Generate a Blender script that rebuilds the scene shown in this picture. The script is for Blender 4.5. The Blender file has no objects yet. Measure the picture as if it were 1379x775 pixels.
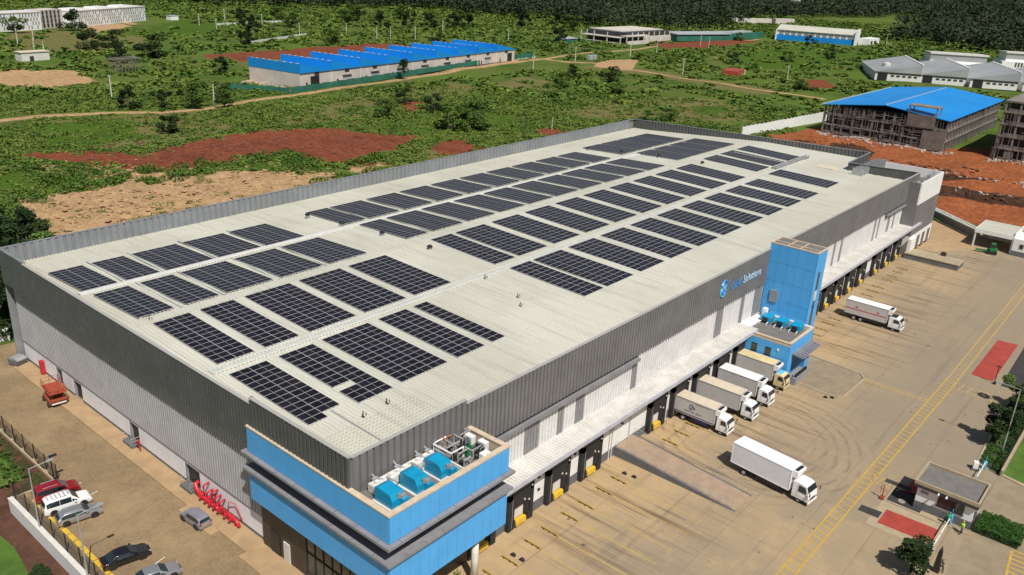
import bpy, bmesh, math, random
import numpy as np
from mathutils import Vector, Matrix
R = math.radians
PI = math.pi
scn = bpy.context.scene
col = scn.collection

# ------------------------------------------------------------------ materials
def _n(nt, t, **kw):
    n = nt.nodes.new(t)
    for k, v in kw.items():
        setattr(n, k, v)
    return n

def new_mat(name):
    m = bpy.data.materials.new(name)
    m.use_nodes = True
    nt = m.node_tree
    b = nt.nodes['Principled BSDF']
    return m, nt, b

def mixc(nt, fac, a, b, mode='MIX'):
    m = _n(nt, 'ShaderNodeMix', data_type='RGBA', blend_type=mode)
    for s, v in ((m.inputs[0], fac), (m.inputs[6], a), (m.inputs[7], b)):
        if isinstance(v, (int, float)):
            s.default_value = v
        elif isinstance(v, tuple):
            s.default_value = (*v[:3], 1)
        else:
            nt.links.new(v, s)
    return m.outputs[2]

def mathn(nt, op, a, b=0.0, c=None, clamp=False):
    m = _n(nt, 'ShaderNodeMath', operation=op, use_clamp=clamp)
    for i, v in enumerate((a, b, c)):
        if v is None:
            continue
        if isinstance(v, (int, float)):
            m.inputs[i].default_value = v
        else:
            nt.links.new(v, m.inputs[i])
    return m.outputs[0]

def pos(nt, scale=(1, 1, 1), rot=0.0):
    g = _n(nt, 'ShaderNodeNewGeometry')
    mp = _n(nt, 'ShaderNodeMapping')
    mp.inputs['Scale'].default_value = scale
    mp.inputs['Rotation'].default_value = (0, 0, rot)
    nt.links.new(g.outputs['Position'], mp.inputs[0])
    return mp.outputs[0]

def noise(nt, vec, scale, detail=4, rough=0.55):
    n = _n(nt, 'ShaderNodeTexNoise')
    n.inputs['Scale'].default_value = scale
    n.inputs['Detail'].default_value = detail
    n.inputs['Roughness'].default_value = rough
    nt.links.new(vec, n.inputs['Vector'])
    return n.outputs['Fac']

def ramp(nt, fac, lo, hi):
    m = _n(nt, 'ShaderNodeMapRange')
    m.interpolation_type = 'SMOOTHSTEP'
    m.inputs['From Min'].default_value = lo
    m.inputs['From Max'].default_value = hi
    nt.links.new(fac, m.inputs['Value'])
    return m.outputs[0]

def surf(name, c, rough=0.6, metal=0.0, dirt=None, amt=0.5, sc=0.6, var=0.12, bump=0.0, bsc=8.0, spec=0.5, coat=0.0):
    """plain surface: base colour, slow variation, patchy dirt, fine bump"""
    m, nt, b = new_mat(name)
    v = pos(nt)
    n1 = noise(nt, v, sc, 5, 0.65)
    hi = tuple(min(1, x * (1 + var)) for x in c)
    lo = tuple(x * (1 - var) for x in c)
    o = mixc(nt, ramp(nt, n1, 0.3, 0.7), lo, hi)
    if dirt:
        n2 = noise(nt, v, sc * 2.7, 6, 0.7)
        o = mixc(nt, mathn(nt, 'MULTIPLY', ramp(nt, n2, 0.5, 0.75), amt), o, dirt)
    nt.links.new(o, b.inputs['Base Color'])
    b.inputs['Roughness'].default_value = rough
    b.inputs['Metallic'].default_value = metal
    b.inputs['Specular IOR Level'].default_value = spec
    b.inputs['Coat Weight'].default_value = coat
    if bump:
        bp = _n(nt, 'ShaderNodeBump')
        bp.inputs['Strength'].default_value = bump
        bp.inputs['Distance'].default_value = 0.05
        nt.links.new(noise(nt, v, bsc, 3), bp.inputs['Height'])
        nt.links.new(bp.outputs[0], b.inputs['Normal'])
    return m

M = {}
def defmats():
    M['white'] = surf('white_paint', (.76, .76, .75), .55, dirt=(.52, .48, .42), amt=.35, var=.05)
    M['offwhite'] = surf('off_white', (.62, .60, .56), .6, dirt=(.4, .36, .3), amt=.4, var=.08)
    M['plinth'] = surf('white_plinth', (.78, .78, .80), .6, dirt=(.5, .46, .4), amt=.3, var=.05)
    M['basegrey'] = surf('base_grey', (.12, .125, .135), .7, dirt=(.25, .2, .14), amt=.4)
    M['grey'] = surf('mid_grey', (.25, .26, .28), .55, dirt=(.3, .27, .22), amt=.3)
    M['ledge'] = surf('ledge_grey', (.22, .22, .235), .55, dirt=(.3, .27, .24), amt=.4)
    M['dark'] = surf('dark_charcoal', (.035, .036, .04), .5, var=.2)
    M['brown'] = surf('dark_brown_wall', (.045, .036, .03), .45, var=.2)
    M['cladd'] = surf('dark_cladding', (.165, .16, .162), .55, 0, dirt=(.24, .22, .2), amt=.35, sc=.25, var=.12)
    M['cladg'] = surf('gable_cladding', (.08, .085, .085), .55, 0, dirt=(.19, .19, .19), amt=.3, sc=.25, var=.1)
    M['cladin'] = surf('parapet_inner_cladding', (.22, .235, .25), .55, .1, dirt=(.25, .25, .24), amt=.3, sc=.25)
    M['cladl'] = surf('light_cladding', (.40, .40, .415), .55, 0, dirt=(.55, .52, .48), amt=.35, sc=.3, var=.08)
    M['cladw'] = surf('white_cladding', (.66, .65, .645), .55, 0, dirt=(.6, .52, .46), amt=.5, sc=.4, var=.08)
    M['cladm'] = surf('mid_cladding', (.22, .22, .225), .5, 0, dirt=(.3, .27, .22), amt=.4, sc=.4)
    M['flash'] = surf('edge_flashing', (.40, .39, .37), .5, .1, var=.05)
    M['capgrey'] = surf('cap_grey', (.30, .31, .33), .45, .4)
    M['blue'] = surf('blue_panel', (.075, .375, .78), .42, 0, dirt=(.08, .31, .62), amt=.3, sc=.5, var=.05)
    M['seam'] = surf('panel_seam', (.02, .16, .36), .6)
    M['coping'] = surf('sand_coping', (.56, .45, .33), .8, dirt=(.38, .3, .22), amt=.5, sc=1.2)
    M['deck'] = surf('roof_felt', (.15, .14, .13), .85, dirt=(.28, .24, .19), amt=.5, sc=.9)
    M['plant'] = surf('plant_blue', (.005, .27, .48), .35, var=.1, coat=.3)
    M['glass'] = surf('dark_glass', (.02, .028, .035), .08, var=.2, spec=.8)
    M['glassg'] = surf('green_tinted_glass', (.03, .05, .05), .08, var=.3, spec=.9)
    M['rubber'] = surf('black_rubber', (.018, .017, .017), .8, dirt=(.07, .055, .04), amt=.3)
    M['tyre'] = surf('tyre_black', (.02, .02, .02), .85)
    M['steel'] = surf('steel', (.45, .45, .46), .35, .8)
    M['galv'] = surf('galvanised', (.48, .49, .50), .5, .5, dirt=(.3, .28, .25), amt=.3)
    M['tray'] = surf('tray_metal', (.66, .655, .62), .5, .1, var=.06)
    M['skylt'] = surf('skylight_sheet', (.50, .52, .47), .4, 0, dirt=(.42, .42, .38), amt=.5, sc=.5)
    M['yellow'] = surf('yellow_paint', (.62, .40, .03), .6, dirt=(.35, .24, .1), amt=.6, sc=2)
    M['red'] = surf('red_paint', (.48, .02, .03), .35, var=.15)
    M['rust'] = surf('rust_red', (.33, .06, .03), .6, dirt=(.15, .05, .03), amt=.6, sc=2)
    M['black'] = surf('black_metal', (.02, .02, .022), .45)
    M['concrete'] = surf('raw_concrete', (.20, .182, .162), .9, dirt=(.15, .13, .11), amt=.7, sc=.25, var=.2)
    M['concreted'] = surf('dark_concrete', (.15, .13, .115), .9, dirt=(.28, .25, .21), amt=.6, sc=.3, var=.25)
    M['block'] = surf('block_wall', (.52, .475, .43), .9, dirt=(.42, .33, .27), amt=.5, sc=.12, var=.12)
    M['blueroof'] = surf('blue_roof_sheet', (.006, .235, .64), .45, 0, dirt=(.02, .17, .5), amt=.4, sc=.05, var=.08)
    M['greyroof'] = surf('grey_roof_sheet', (.36, .37, .38), .5, .2, sc=.05)
    M['greennet'] = surf('green_sheet', (.02, .13, .09), .7, dirt=(.04, .2, .14), amt=.5, sc=.1, var=.2)
    M['silver'] = surf('silver_car_paint', (.42, .42, .44), .28, .6, var=.03, coat=.6)
    M['carwhite'] = surf('white_car_paint', (.80, .80, .80), .25, var=.03, coat=.6)
    M['carred'] = surf('red_car_paint', (.26, .012, .018), .25, .1, var=.03, coat=.7)
    M['carblack'] = surf('black_car_paint', (.010, .010, .012), .15, var=.03, coat=.8)
    M['carlilac'] = surf('grey_lilac_car_paint', (.34, .33, .40), .3, .5, var=.03, coat=.6)
    M['boxwhite'] = surf('box_white', (.74, .75, .80), .45, dirt=(.6, .58, .55), amt=.3, var=.03)
    M['boxgrey'] = surf('box_weathered', (.50, .49, .48), .55, dirt=(.42, .37, .31), amt=.4, var=.05)
    M['boxcream'] = surf('box_cream', (.60, .52, .40), .6, dirt=(.42, .33, .22), amt=.5, sc=1.2, var=.06)
    M['boxyell'] = surf('box_roof_yellowed', (.62, .52, .28), .6, dirt=(.45, .37, .2), amt=.4)
    M['lamp'] = surf('lamp_lens', (.30, .30, .30), .2)
    M['amber'] = surf('tail_lens', (.22, .015, .012), .3)
    M['navy'] = surf('navy_ink', (.02, .02, .12), .5)
    M['signblue'] = surf('sign_blue', (.04, .24, .66), .4)
    M['signlight'] = surf('sign_light_blue', (.12, .45, .72), .4)
    M['signwhite'] = surf('sign_white', (.42, .62, .82), .4)
    M['pole'] = surf('concrete_pole', (.50, .48, .44), .85)
    M['bark'] = surf('bark', (.13, .10, .075), .9, dirt=(.25, .22, .18), amt=.5, sc=3)
    M['barkpale'] = surf('pale_bark', (.42, .38, .32), .9)
    M['skin'] = surf('skin', (.16, .08, .05), .6)
    M['hivis'] = surf('hi_vis', (.50, .85, .05), .6)
    M['greencloth'] = surf('green_cloth', (.02, .33, .16), .7)
    M['trousers'] = surf('dark_trousers', (.04, .04, .06), .8)
    M['green'] = surf('green_machine', (.01, .17, .05), .45)
    M['debris'] = surf('debris', (.42, .38, .33), .9, dirt=(.2, .16, .13), amt=.6, sc=1)
    M['canopy'] = surf('canopy_sheet', (.60, .58, .545), .55, 0, dirt=(.45, .41, .36), amt=.4, sc=.5)
    M['tinroof'] = surf('tin_roof', (.5, .52, .54), .5, .4)

# ------------------------------------------------------------------ geometry
class MB:
    def __init__(s):
        s.v, s.f, s.m = [], [], []
    def quad(s, a, b, c, d, m=0):
        i = len(s.v); s.v += [a, b, c, d]; s.f.append((i, i+1, i+2, i+3)); s.m.append(m)
        return s
    def tri(s, a, b, c, m=0):
        i = len(s.v); s.v += [a, b, c]; s.f.append((i, i+1, i+2)); s.m.append(m)
    def box(s, x0, y0, z0, x1, y1, z1, m=0, top=None):
        if x0 > x1: x0, x1 = x1, x0
        if y0 > y1: y0, y1 = y1, y0
        if z0 > z1: z0, z1 = z1, z0
        i = len(s.v)
        s.v += [(x0,y0,z0),(x1,y0,z0),(x1,y1,z0),(x0,y1,z0),(x0,y0,z1),(x1,y0,z1),(x1,y1,z1),(x0,y1,z1)]
        for k, q in enumerate(((0,3,2,1),(4,5,6,7),(0,1,5,4),(1,2,6,5),(2,3,7,6),(3,0,4,7))):
            s.f.append(tuple(i+j for j in q)); s.m.append(top if (k == 1 and top is not None) else m)
        return s
    def prism(s, poly, z0, z1, m=0, top=None):
        a = sum(poly[k][0]*poly[(k+1) % len(poly)][1]-poly[(k+1) % len(poly)][0]*poly[k][1] for k in range(len(poly)))
        if a < 0: poly = poly[::-1]
        n = len(poly); i = len(s.v)
        s.v += [(p[0],p[1],z0) for p in poly] + [(p[0],p[1],z1) for p in poly]
        s.f.append(tuple(i+n+k for k in range(n))); s.m.append(m if top is None else top)
        s.f.append(tuple(i+n-1-k for k in range(n))); s.m.append(m)
        for k in range(n):
            k2 = (k+1) % n
            s.f.append((i+k, i+k2, i+n+k2, i+n+k)); s.m.append(m)
        return s
    def profile(s, pts, axis, a, b, m=0):
        """pts 2-D polygon extruded along an axis ('x': pts are (y,z); 'y': pts are (x,z))"""
        n = len(pts); i = len(s.v)
        for t in (a, b):
            for p in pts:
                s.v.append((t, p[0], p[1]) if axis == 'x' else (p[0], t, p[1]))
        s.f.append(tuple(i+k for k in range(n))[::-1]); s.m.append(m)
        s.f.append(tuple(i+n+k for k in range(n))); s.m.append(m)
        for k in range(n):
            k2 = (k+1) % n
            s.f.append((i+k, i+k2, i+n+k2, i+n+k)); s.m.append(m)
        return s
    def tube(s, pts, r, n=6, m=0, cap=True):
        pts = [Vector(p) for p in pts]
        rs = r if isinstance(r, (list, tuple)) else [r]*len(pts)
        i0 = len(s.v)
        for k, p in enumerate(pts):
            d = (pts[min(k+1, len(pts)-1)] - pts[max(k-1, 0)]).normalized()
            a = d.cross(Vector((0, 0, 1)))
            if a.length < 1e-3: a = Vector((1, 0, 0))
            a.normalize(); b = d.cross(a)
            for j in range(n):
                t = 2*PI*j/n
                s.v.append(tuple(p + (a*math.cos(t)+b*math.sin(t))*rs[k]))
        for k in range(len(pts)-1):
            for j in range(n):
                j2 = (j+1) % n
                s.f.append((i0+k*n+j, i0+k*n+j2, i0+(k+1)*n+j2, i0+(k+1)*n+j)); s.m.append(m)
        if cap:
            s.f.append(tuple(i0+j for j in range(n))); s.m.append(m)
            e = i0+(len(pts)-1)*n
            s.f.append(tuple(e+n-1-j for j in range(n))); s.m.append(m)
        return s
    def each(s, name, mats, parent=None, every=1, limit=100, **kw):
        """one object per piece (pieces = groups of touching faces, taken in the order they were added)"""
        par = list(range(len(s.v)))
        def find(a):
            while par[a] != a: par[a] = par[par[a]]; a = par[a]
            return a
        for f in s.f:
            r0 = find(f[0])
            for v in f[1:]: par[find(v)] = r0
        groups = {}
        for k, f in enumerate(s.f): groups.setdefault(find(f[0]), []).append(k)
        gl = list(groups.values()); out = []
        cuts = list(range(0, min(len(gl), limit*every), every)); rest = gl[limit*every:]
        for q in cuts+([-1] if rest else []):
            n = MB(); mp = {}
            for g in (rest if q < 0 else gl[q:q+every]):
                for k in g:
                    f = []
                    for v in s.f[k]:
                        if v not in mp: mp[v] = len(n.v); n.v.append(s.v[v])
                        f.append(mp[v])
                    n.f.append(tuple(f)); n.m.append(s.m[k])
            out.append(n.build(name, mats, parent, **kw))
            if q < 0: out[-1]['kind'] = 'stuff'
        return out
    def rot(s, a, o=(0, 0)):
        ca, sa = math.cos(a), math.sin(a)
        s.v = [(o[0]+(x-o[0])*ca-(y-o[1])*sa, o[1]+(x-o[0])*sa+(y-o[1])*ca, z) for x, y, z in s.v]
        return s
    def build(s, name, mats, parent=None, smooth=False, bevel=0.0, loc=None):
        me = bpy.data.meshes.new(name)
        me.from_pydata(s.v, [], s.f)
        if not isinstance(mats, (list, tuple)): mats = [mats]
        for m in mats: me.materials.append(m if not isinstance(m, str) else M[m])
        me.polygons.foreach_set('material_index', s.m)
        bm = bmesh.new(); bm.from_mesh(me)
        bmesh.ops.recalc_face_normals(bm, faces=bm.faces)
        bm.to_mesh(me); bm.free()
        if smooth:
            me.polygons.foreach_set('use_smooth', [True]*len(me.polygons))
        o = bpy.data.objects.new(name, me); col.objects.link(o)
        if parent: o.parent = parent
        if loc: o.location = loc
        if bevel:
            b = o.modifiers.new('bevel', 'BEVEL'); b.width = bevel; b.segments = 2; b.limit_method = 'ANGLE'
        return o

def ribbed(s, p0, p1, z0, z1, nrm, pitch=.5, depth=.07, m=0, z1b=None):
    """trapezoid-ribbed vertical sheet from p0 to p1 (x,y), outward normal nrm (x,y)"""
    L = math.hypot(p1[0]-p0[0], p1[1]-p0[1]); ux, uy = (p1[0]-p0[0])/L, (p1[1]-p0[1])/L
    n = max(1, round(L/pitch)); w = L/n
    prof = []
    for k in range(n):
        a = k*w
        prof += [(a, 0), (a+w*.20, 0), (a+w*.30, depth), (a+w*.92, depth)]
    prof.append((L, 0))
    i = len(s.v)
    zb = z1 if z1b is None else z1b
    for t, d in prof:
        x, y = p0[0]+ux*t+nrm[0]*d, p0[1]+uy*t+nrm[1]*d
        s.v += [(x, y, z0), (x, y, z1+(zb-z1)*t/L)]
    for k in range(len(prof)-1):
        s.f.append((i+2*k, i+2*k+2, i+2*k+3, i+2*k+1)); s.m.append(m)

def empty(name, loc=(0, 0, 0), rz=0.0, label=None, cat=None, group=None, kind=None, size=1.0):
    o = bpy.data.objects.new(name, None); col.objects.link(o)
    o.location = loc; o.rotation_euler = (0, 0, rz); o.scale = (size, size, size)
    o.empty_display_size = .3
    return tag(o, label, cat, group, kind)

def tag(o, label=None, cat=None, group=None, kind=None):
    if label: o['label'] = label
    if cat: o['category'] = cat
    if group: o['group'] = group
    if kind: o['kind'] = kind
    return o

def copy_tree(src, loc, rz=0.0, size=1.0, label=None, group=None):
    r = src.copy(); col.objects.link(r); r.location = loc; r.rotation_euler = (0, 0, rz); r.scale = (size,)*3
    if label: r['label'] = label
    if group: r['group'] = group
    def rec(s, d):
        for ch in list(s.children):
            c = ch.copy(); col.objects.link(c); c.parent = d
            c.matrix_parent_inverse = ch.matrix_parent_inverse
            rec(ch, c)
    rec(src, r)
    return r

ORD = ['first', 'second', 'third', 'fourth', 'fifth', 'sixth', 'seventh', 'eighth', 'ninth', 'tenth', 'eleventh', 'twelfth']

def text_mesh(body, size, depth, mat, name, parent, loc, rot, space=1.0):
    cu = bpy.data.curves.new(name, 'FONT'); cu.body = body; cu.size = size; cu.extrude = depth; cu.space_character = space
    cu.align_x = 'LEFT'
    tmp = bpy.data.objects.new(name, cu); col.objects.link(tmp)
    bpy.context.view_layer.update()
    me = bpy.data.meshes.new_from_object(tmp.evaluated_get(bpy.context.evaluated_depsgraph_get()))
    bpy.data.objects.remove(tmp)
    me.name = name; me.materials.clear(); me.materials.append(M[mat])
    o = bpy.data.objects.new(name, me); col.objects.link(o)
    if parent: o.parent = parent
    o.location = loc; o.rotation_euler = rot
    return o
# ------------------------------------------------------------------ ground
def zone_mats():
    # ---- open land
    m, nt, b = new_mat('open_land')
    v = pos(nt)
    at = _n(nt, 'ShaderNodeAttribute', attribute_name='zone_a')
    at2 = _n(nt, 'ShaderNodeAttribute', attribute_name='zone_b')
    sa = _n(nt, 'ShaderNodeSeparateColor'); nt.links.new(at.outputs['Color'], sa.inputs[0])
    sb = _n(nt, 'ShaderNodeSeparateColor'); nt.links.new(at2.outputs['Color'], sb.inputs[0])
    big = noise(nt, v, .012, 5, .6); mid = noise(nt, v, .07, 6, .65); fine = noise(nt, v, .6, 5, .7); patch = noise(nt, pos(nt, (1, .45, 1), R(30)), .16, 6, .7)
    g = mixc(nt, ramp(nt, big, .38, .62), (.048, .096, .015), (.092, .138, .024))
    g = mixc(nt, ramp(nt, mid, .42, .68), g, (.125, .125, .040))
    g = mixc(nt, mathn(nt, 'MULTIPLY', ramp(nt, fine, .45, .7), .5), g, (.030, .058, .012))
    g = mixc(nt, mathn(nt, 'MULTIPLY', ramp(nt, noise(nt, pos(nt, (1, 1.4, 1)), .022, 4, .55), .48, .60), .7), g, (.085, .145, .022))
    def lay(base, chan, c1, c2, k=.55):
        e = mathn(nt, 'ADD', chan, mathn(nt, 'MULTIPLY', mathn(nt, 'SUBTRACT', mid, .5), 1.3))
        e = mathn(nt, 'ADD', e, mathn(nt, 'MULTIPLY', mathn(nt, 'SUBTRACT', fine, .5), .8))
        f = ramp(nt, e, .42, .58)
        cc = mixc(nt, ramp(nt, fine, .35, .65), c1, c2)
        cc = mixc(nt, mathn(nt, 'MULTIPLY', ramp(nt, patch, .45, .7), .5), cc, tuple(x*.5 for x in c1))
        return mixc(nt, f, base, cc)
    g = lay(g, sa.outputs[2], (.17, .15, .055), (.115, .115, .04))       # dry grass
    g = lay(g, sb.outputs[2], (.045, .105, .010), (.075, .115, .016))      # bright grass
    g = lay(g, sa.outputs[1], (.48, .32, .175), (.31, .19, .095))          # sand
    g = lay(g, sa.outputs[0], (.15, .038, .020), (.225, .078, .040))      # red soil
    g = lay(g, sb.outputs[0], (.34, .115, .042), (.20, .062, .028))       # orange works earth
    g = lay(g, sb.outputs[1], (.035, .018, .012), (.09, .045, .025))        # dark heaps
    nt.links.new(g, b.inputs['Base Color']); b.inputs['Roughness'].default_value = 1; b.inputs['Specular IOR Level'].default_value = .1
    bp = _n(nt, 'ShaderNodeBump'); bp.inputs['Strength'].default_value = .8; bp.inputs['Distance'].default_value = .6
    nt.links.new(noise(nt, v, .45, 6, .7), bp.inputs['Height']); nt.links.new(bp.outputs[0], b.inputs['Normal'])
    M['land'] = m

    # ---- concrete yard
    m, nt, b = new_mat('yard_concrete')
    v = pos(nt); big = noise(nt, v, .05, 5, .6); mid = noise(nt, v, .35, 6, .65)
    o = mixc(nt, ramp(nt, big, .35, .65), (.38, .28, .165), (.275, .22, .15))
    o = mixc(nt, mathn(nt, 'MULTIPLY', ramp(nt, mid, .45, .75), .5), o, (.47, .335, .185))
    sx0 = _n(nt, 'ShaderNodeSeparateXYZ'); nt.links.new(pos(nt), sx0.inputs[0])
    lanew = mathn(nt, 'MULTIPLY', ramp(nt, mathn(nt, 'MULTIPLY', sx0.outputs[1], -1), 12, 24), ramp(nt, sx0.outputs[0], 40, 75))
    o = mixc(nt, mathn(nt, 'MULTIPLY', lanew, .75), o, (.25, .205, .148))
    gold = mathn(nt, 'MULTIPLY', ramp(nt, sx0.outputs[1], -16, -3), ramp(nt, mathn(nt, 'MULTIPLY', sx0.outputs[0], -1), -160, -60))
    o = mixc(nt, mathn(nt, 'MULTIPLY', gold, mathn(nt, 'ADD', .25, mathn(nt, 'MULTIPLY', mid, .6))), o, (.50, .345, .175))
    # tyre wear running out from the docks, and along the lane
    st = noise(nt, pos(nt, (.9, .045, 1)), 1.0, 5, .7)
    sx = _n(nt, 'ShaderNodeSeparateXYZ'); nt.links.new(pos(nt), sx.inputs[0])
    inner = mathn(nt, 'MULTIPLY', ramp(nt, sx.outputs[1], -26, -12), ramp(nt, sx.outputs[0], 14, 30))
    o = mixc(nt, mathn(nt, 'MULTIPLY', mathn(nt, 'MULTIPLY', ramp(nt, st, .48, .68), inner), .85), o, (.13, .085, .05))
    lane = noise(nt, pos(nt, (.03, .5, 1), R(-12)), 1.0, 5, .7)
    o = mixc(nt, mathn(nt, 'MULTIPLY', ramp(nt, lane, .52, .75), .5), o, (.16, .125, .09))
    # turning arcs
    w = _n(nt, 'ShaderNodeTexWave', wave_type='RINGS', rings_direction='Z')
    mp = _n(nt, 'ShaderNodeMapping'); mp.inputs['Location'].default_value = (-60, 12, 0)
    g_ = _n(nt, 'ShaderNodeNewGeometry'); nt.links.new(g_.outputs['Position'], mp.inputs[0]); nt.links.new(mp.outputs[0], w.inputs[0])
    w.inputs['Scale'].default_value = .2; w.inputs['Distortion'].default_value = 3.5; w.inputs['Detail'].default_value = 3
    vl = _n(nt, 'ShaderNodeVectorMath', operation='LENGTH'); nt.links.new(mp.outputs[0], vl.inputs[0])
    ringm = mathn(nt, 'MULTIPLY', mathn(nt, 'MULTIPLY', ramp(nt, vl.outputs['Value'], 7, 10), ramp(nt, mathn(nt, 'MULTIPLY', vl.outputs['Value'], -1), -19, -14)), ramp(nt, mid, .4, .6))
    o = mixc(nt, mathn(nt, 'MULTIPLY', ramp(nt, w.outputs['Fac'], .6, .95), mathn(nt, 'MULTIPLY', ringm, .42)), o, (.13, .10, .075))
    # sealed cracks and seams
    sf = noise(nt, pos(nt, (.25, 2.2, 1), R(-35)), 1.0, 6, .75)
    o = mixc(nt, mathn(nt, 'MULTIPLY', ramp(nt, sf, .55, .8), .35), o, (.48, .40, .30))
    # joints
    br = _n(nt, 'ShaderNodeTexBrick'); br.offset = 0
    nt.links.new(v, br.inputs['Vector']); br.inputs['Scale'].default_value = 1.0
    br.inputs['Brick Width'].default_value = 6.5; br.inputs['Row Height'].default_value = 6.5; br.inputs['Mortar Size'].default_value = .05
    o = mixc(nt, mathn(nt, 'MULTIPLY', br.outputs['Fac'], .35), o, (.12, .09, .065))
    ol = noise(nt, v, .8, 2, .5)
    o = mixc(nt, mathn(nt, 'MULTIPLY', ramp(nt, ol, .70, .76), .7), o, (.06, .05, .045))
    nt.links.new(o, b.inputs['Base Color']); b.inputs['Roughness'].default_value = .9; b.inputs['Specular IOR Level'].default_value = .25
    M['yard'] = m

    # ---- block paving
    m, nt, b = new_mat('block_paving')
    v = pos(nt, rot=R(12)); big = noise(nt, v, .12, 5, .65); mid = noise(nt, v, 1.1, 5, .7)
    br = _n(nt, 'ShaderNodeTexBrick'); nt.links.new(v, br.inputs['Vector'])
    br.inputs['Scale'].default_value = 1; br.inputs['Brick Width'].default_value = .26; br.inputs['Row Height'].default_value = .16; br.inputs['Mortar Size'].default_value = .02
    br.inputs['Color1'].default_value = (.34, .245, .14, 1); br.inputs['Color2'].default_value = (.255, .18, .10, 1); br.inputs['Mortar'].default_value = (.09, .065, .042, 1)
    o = mixc(nt, mathn(nt, 'MULTIPLY', ramp(nt, big, .4, .7), .55), br.outputs['Color'], (.39, .28, .16))
    o = mixc(nt, mathn(nt, 'MULTIPLY', ramp(nt, mid, .5, .8), .6), o, (.14, .105, .07))
    nt.links.new(o, b.inputs['Base Color']); b.inputs['Roughness'].default_value = .95; b.inputs['Specular IOR Level'].default_value = .2
    M['paver'] = m
    M['kerbtan'] = surf('tan_walkway', (.37, .25, .135), .9, dirt=(.3, .2, .12), amt=.5, sc=.5)
    M['ramptop'] = surf('ramp_brick', (.32, .235, .16), .9, dirt=(.24, .15, .1), amt=.6, sc=.8)
    M['pad'] = surf('paved_pad', (.26, .205, .135), .9, dirt=(.17, .13, .09), amt=.5, sc=.4)
    M['kerb'] = surf('kerb_stone', (.36, .29, .19), .9, dirt=(.3, .25, .18), amt=.5, sc=1)
    M['asphalt'] = surf('asphalt', (.038, .034, .033), .95, var=.2)
    M['redcoat'] = surf('red_road_coating', (.33, .045, .030), .85, dirt=(.2, .05, .045), amt=.7, sc=.6, var=.15)
    M['lineyell'] = surf('road_yellow', (.50, .31, .035), .85, dirt=(.30, .22, .12), amt=1.0, sc=.9, var=.12)
    M['linefaint'] = surf('worn_road_yellow', (.45, .30, .09), .9, dirt=(.33, .235, .13), amt=.95, sc=1.3)
    M['linewhite'] = surf('road_white', (.62, .58, .5), .85, dirt=(.36, .27, .17), amt=.6, sc=1)
    M['soil'] = surf('garden_soil', (.085, .036, .021), 1, dirt=(.13, .06, .035), amt=.6, sc=.7, var=.3)
    M['sandstone'] = surf('sandstone', (.40, .26, .14), 1, dirt=(.2, .12, .07), amt=.7, sc=.3, var=.3)
    M['clod'] = surf('red_clod', (.13, .042, .025), 1, var=.3)
    M['darkbed'] = surf('planted_bed', (.03, .045, .014), 1, dirt=(.06, .045, .025), amt=.6, sc=.9, var=.3)
    M['turf'] = surf('mown_turf', (.060, .125, .012), 1, dirt=(.11, .14, .02), amt=.7, sc=.3, var=.25)

RED=[[(51,211),(59,212),(72,203),(80,191),(91,199),(120,201),(146,195),(154,189),(151,181),(165,165),(159,157),(138,151),(130,144),(123,139),(113,149),(114,165),(102,170),(88,165),(74,168),(65,187),(54,200),(50,207)],
 [(157,149),(168,155),(174,150),(166,133),(153,126),(151,140)],[(205,146),(216,143),(214,133),(198,131)],
 [(222,400),(260,404),(372,413),(375,386),(317,365),(265,357),(214,365)],[(207,221),(216,214),(198,198),(194,204)],
 [(454,146),(477,139),(449,122),(425,127)],
 [(569,315),(682,322),(716,288),(627,279),(538,283)]]
SAND=[[(33,165),(40,166),(56,164),(71,162),(85,159),(95,149),(107,142),(105,133),(86,126),(64,125),(52,124),(40,127),(27,135),(28,142),(29,152)],
 [(47,200),(61,188),(75,169),(74,160),(62,164),(52,177)],[(90,366),(111,386),(120,391),(136,367),(130,330),(104,321),(98,334)],
 [(118,145),(130,143),(124,133),(108,132)],[(243,590),(286,604),(246,542),(222,539)],[(430,267),(461,261),(399,227),(396,252)],
 [(186,264),(380,301),(372,292),(196,268)]]
DRY=[[(393,261),(417,233),(406,167),(413,144),(385,131),(381,163),(387,209),(381,241)],[(157,223),(202,241),(264,248),(268,232),(244,219),(216,219),(186,204),(147,201),(133,208)],
 [(242,166),(313,171),(342,142),(325,114),(297,101),(266,123),(250,148)],[(189,572),(216,536),(253,540),(222,460),(160,438),(142,469)],
 [(150,149),(166,152),(146,132),(134,132)],[(270,224),(315,243),(318,225),(274,209)],[(77,255),(127,247),(123,206),(76,205),(65,226)],
 [(53,124),(103,136),(108,132),(62,122)]]
ORANGE=[[(268,84),(290,78),(313,76),(306,31),(340,6),(330,-60),(213,-45),(203,2),(250,17),(262,37),(266,65)]]
DARKZ=[[(238,16),(243,4),(253,-40),(235,-34),(229,1),(227,12)],[(247,30),(260,17),(266,3),(252,6),(247,21)],[(275,58),(275,42),(268,42),(266,55)]]
BRIGHT=[[(313,138),(330,130),(313,118),(296,125)],[(162,190),(192,194),(218,186),(221,164),(195,146),(175,161),(157,180)],
 [(45,196),(53,187),(59,162),(49,162),(36,169),(30,181)],[(101,171),(114,165),(112,147),(97,141),(92,151)],
 [(231,515),(341,625),(332,525),(251,487)],[(343,353),(435,371),(427,343),(344,327)],[(71,252),(101,247),(92,214),(61,216)],
 [(560,240),(700,250),(690,180),(520,170),(480,190)]]
TRACK=[[(60,262),(82,265),(100,260),(116,251),(138,250),(184,257),(266,273),(401,296),(409,261),(401,207),(400,155),(398,109)],
 [(392,295),(462,298),(571,303),(741,299)]]

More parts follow.
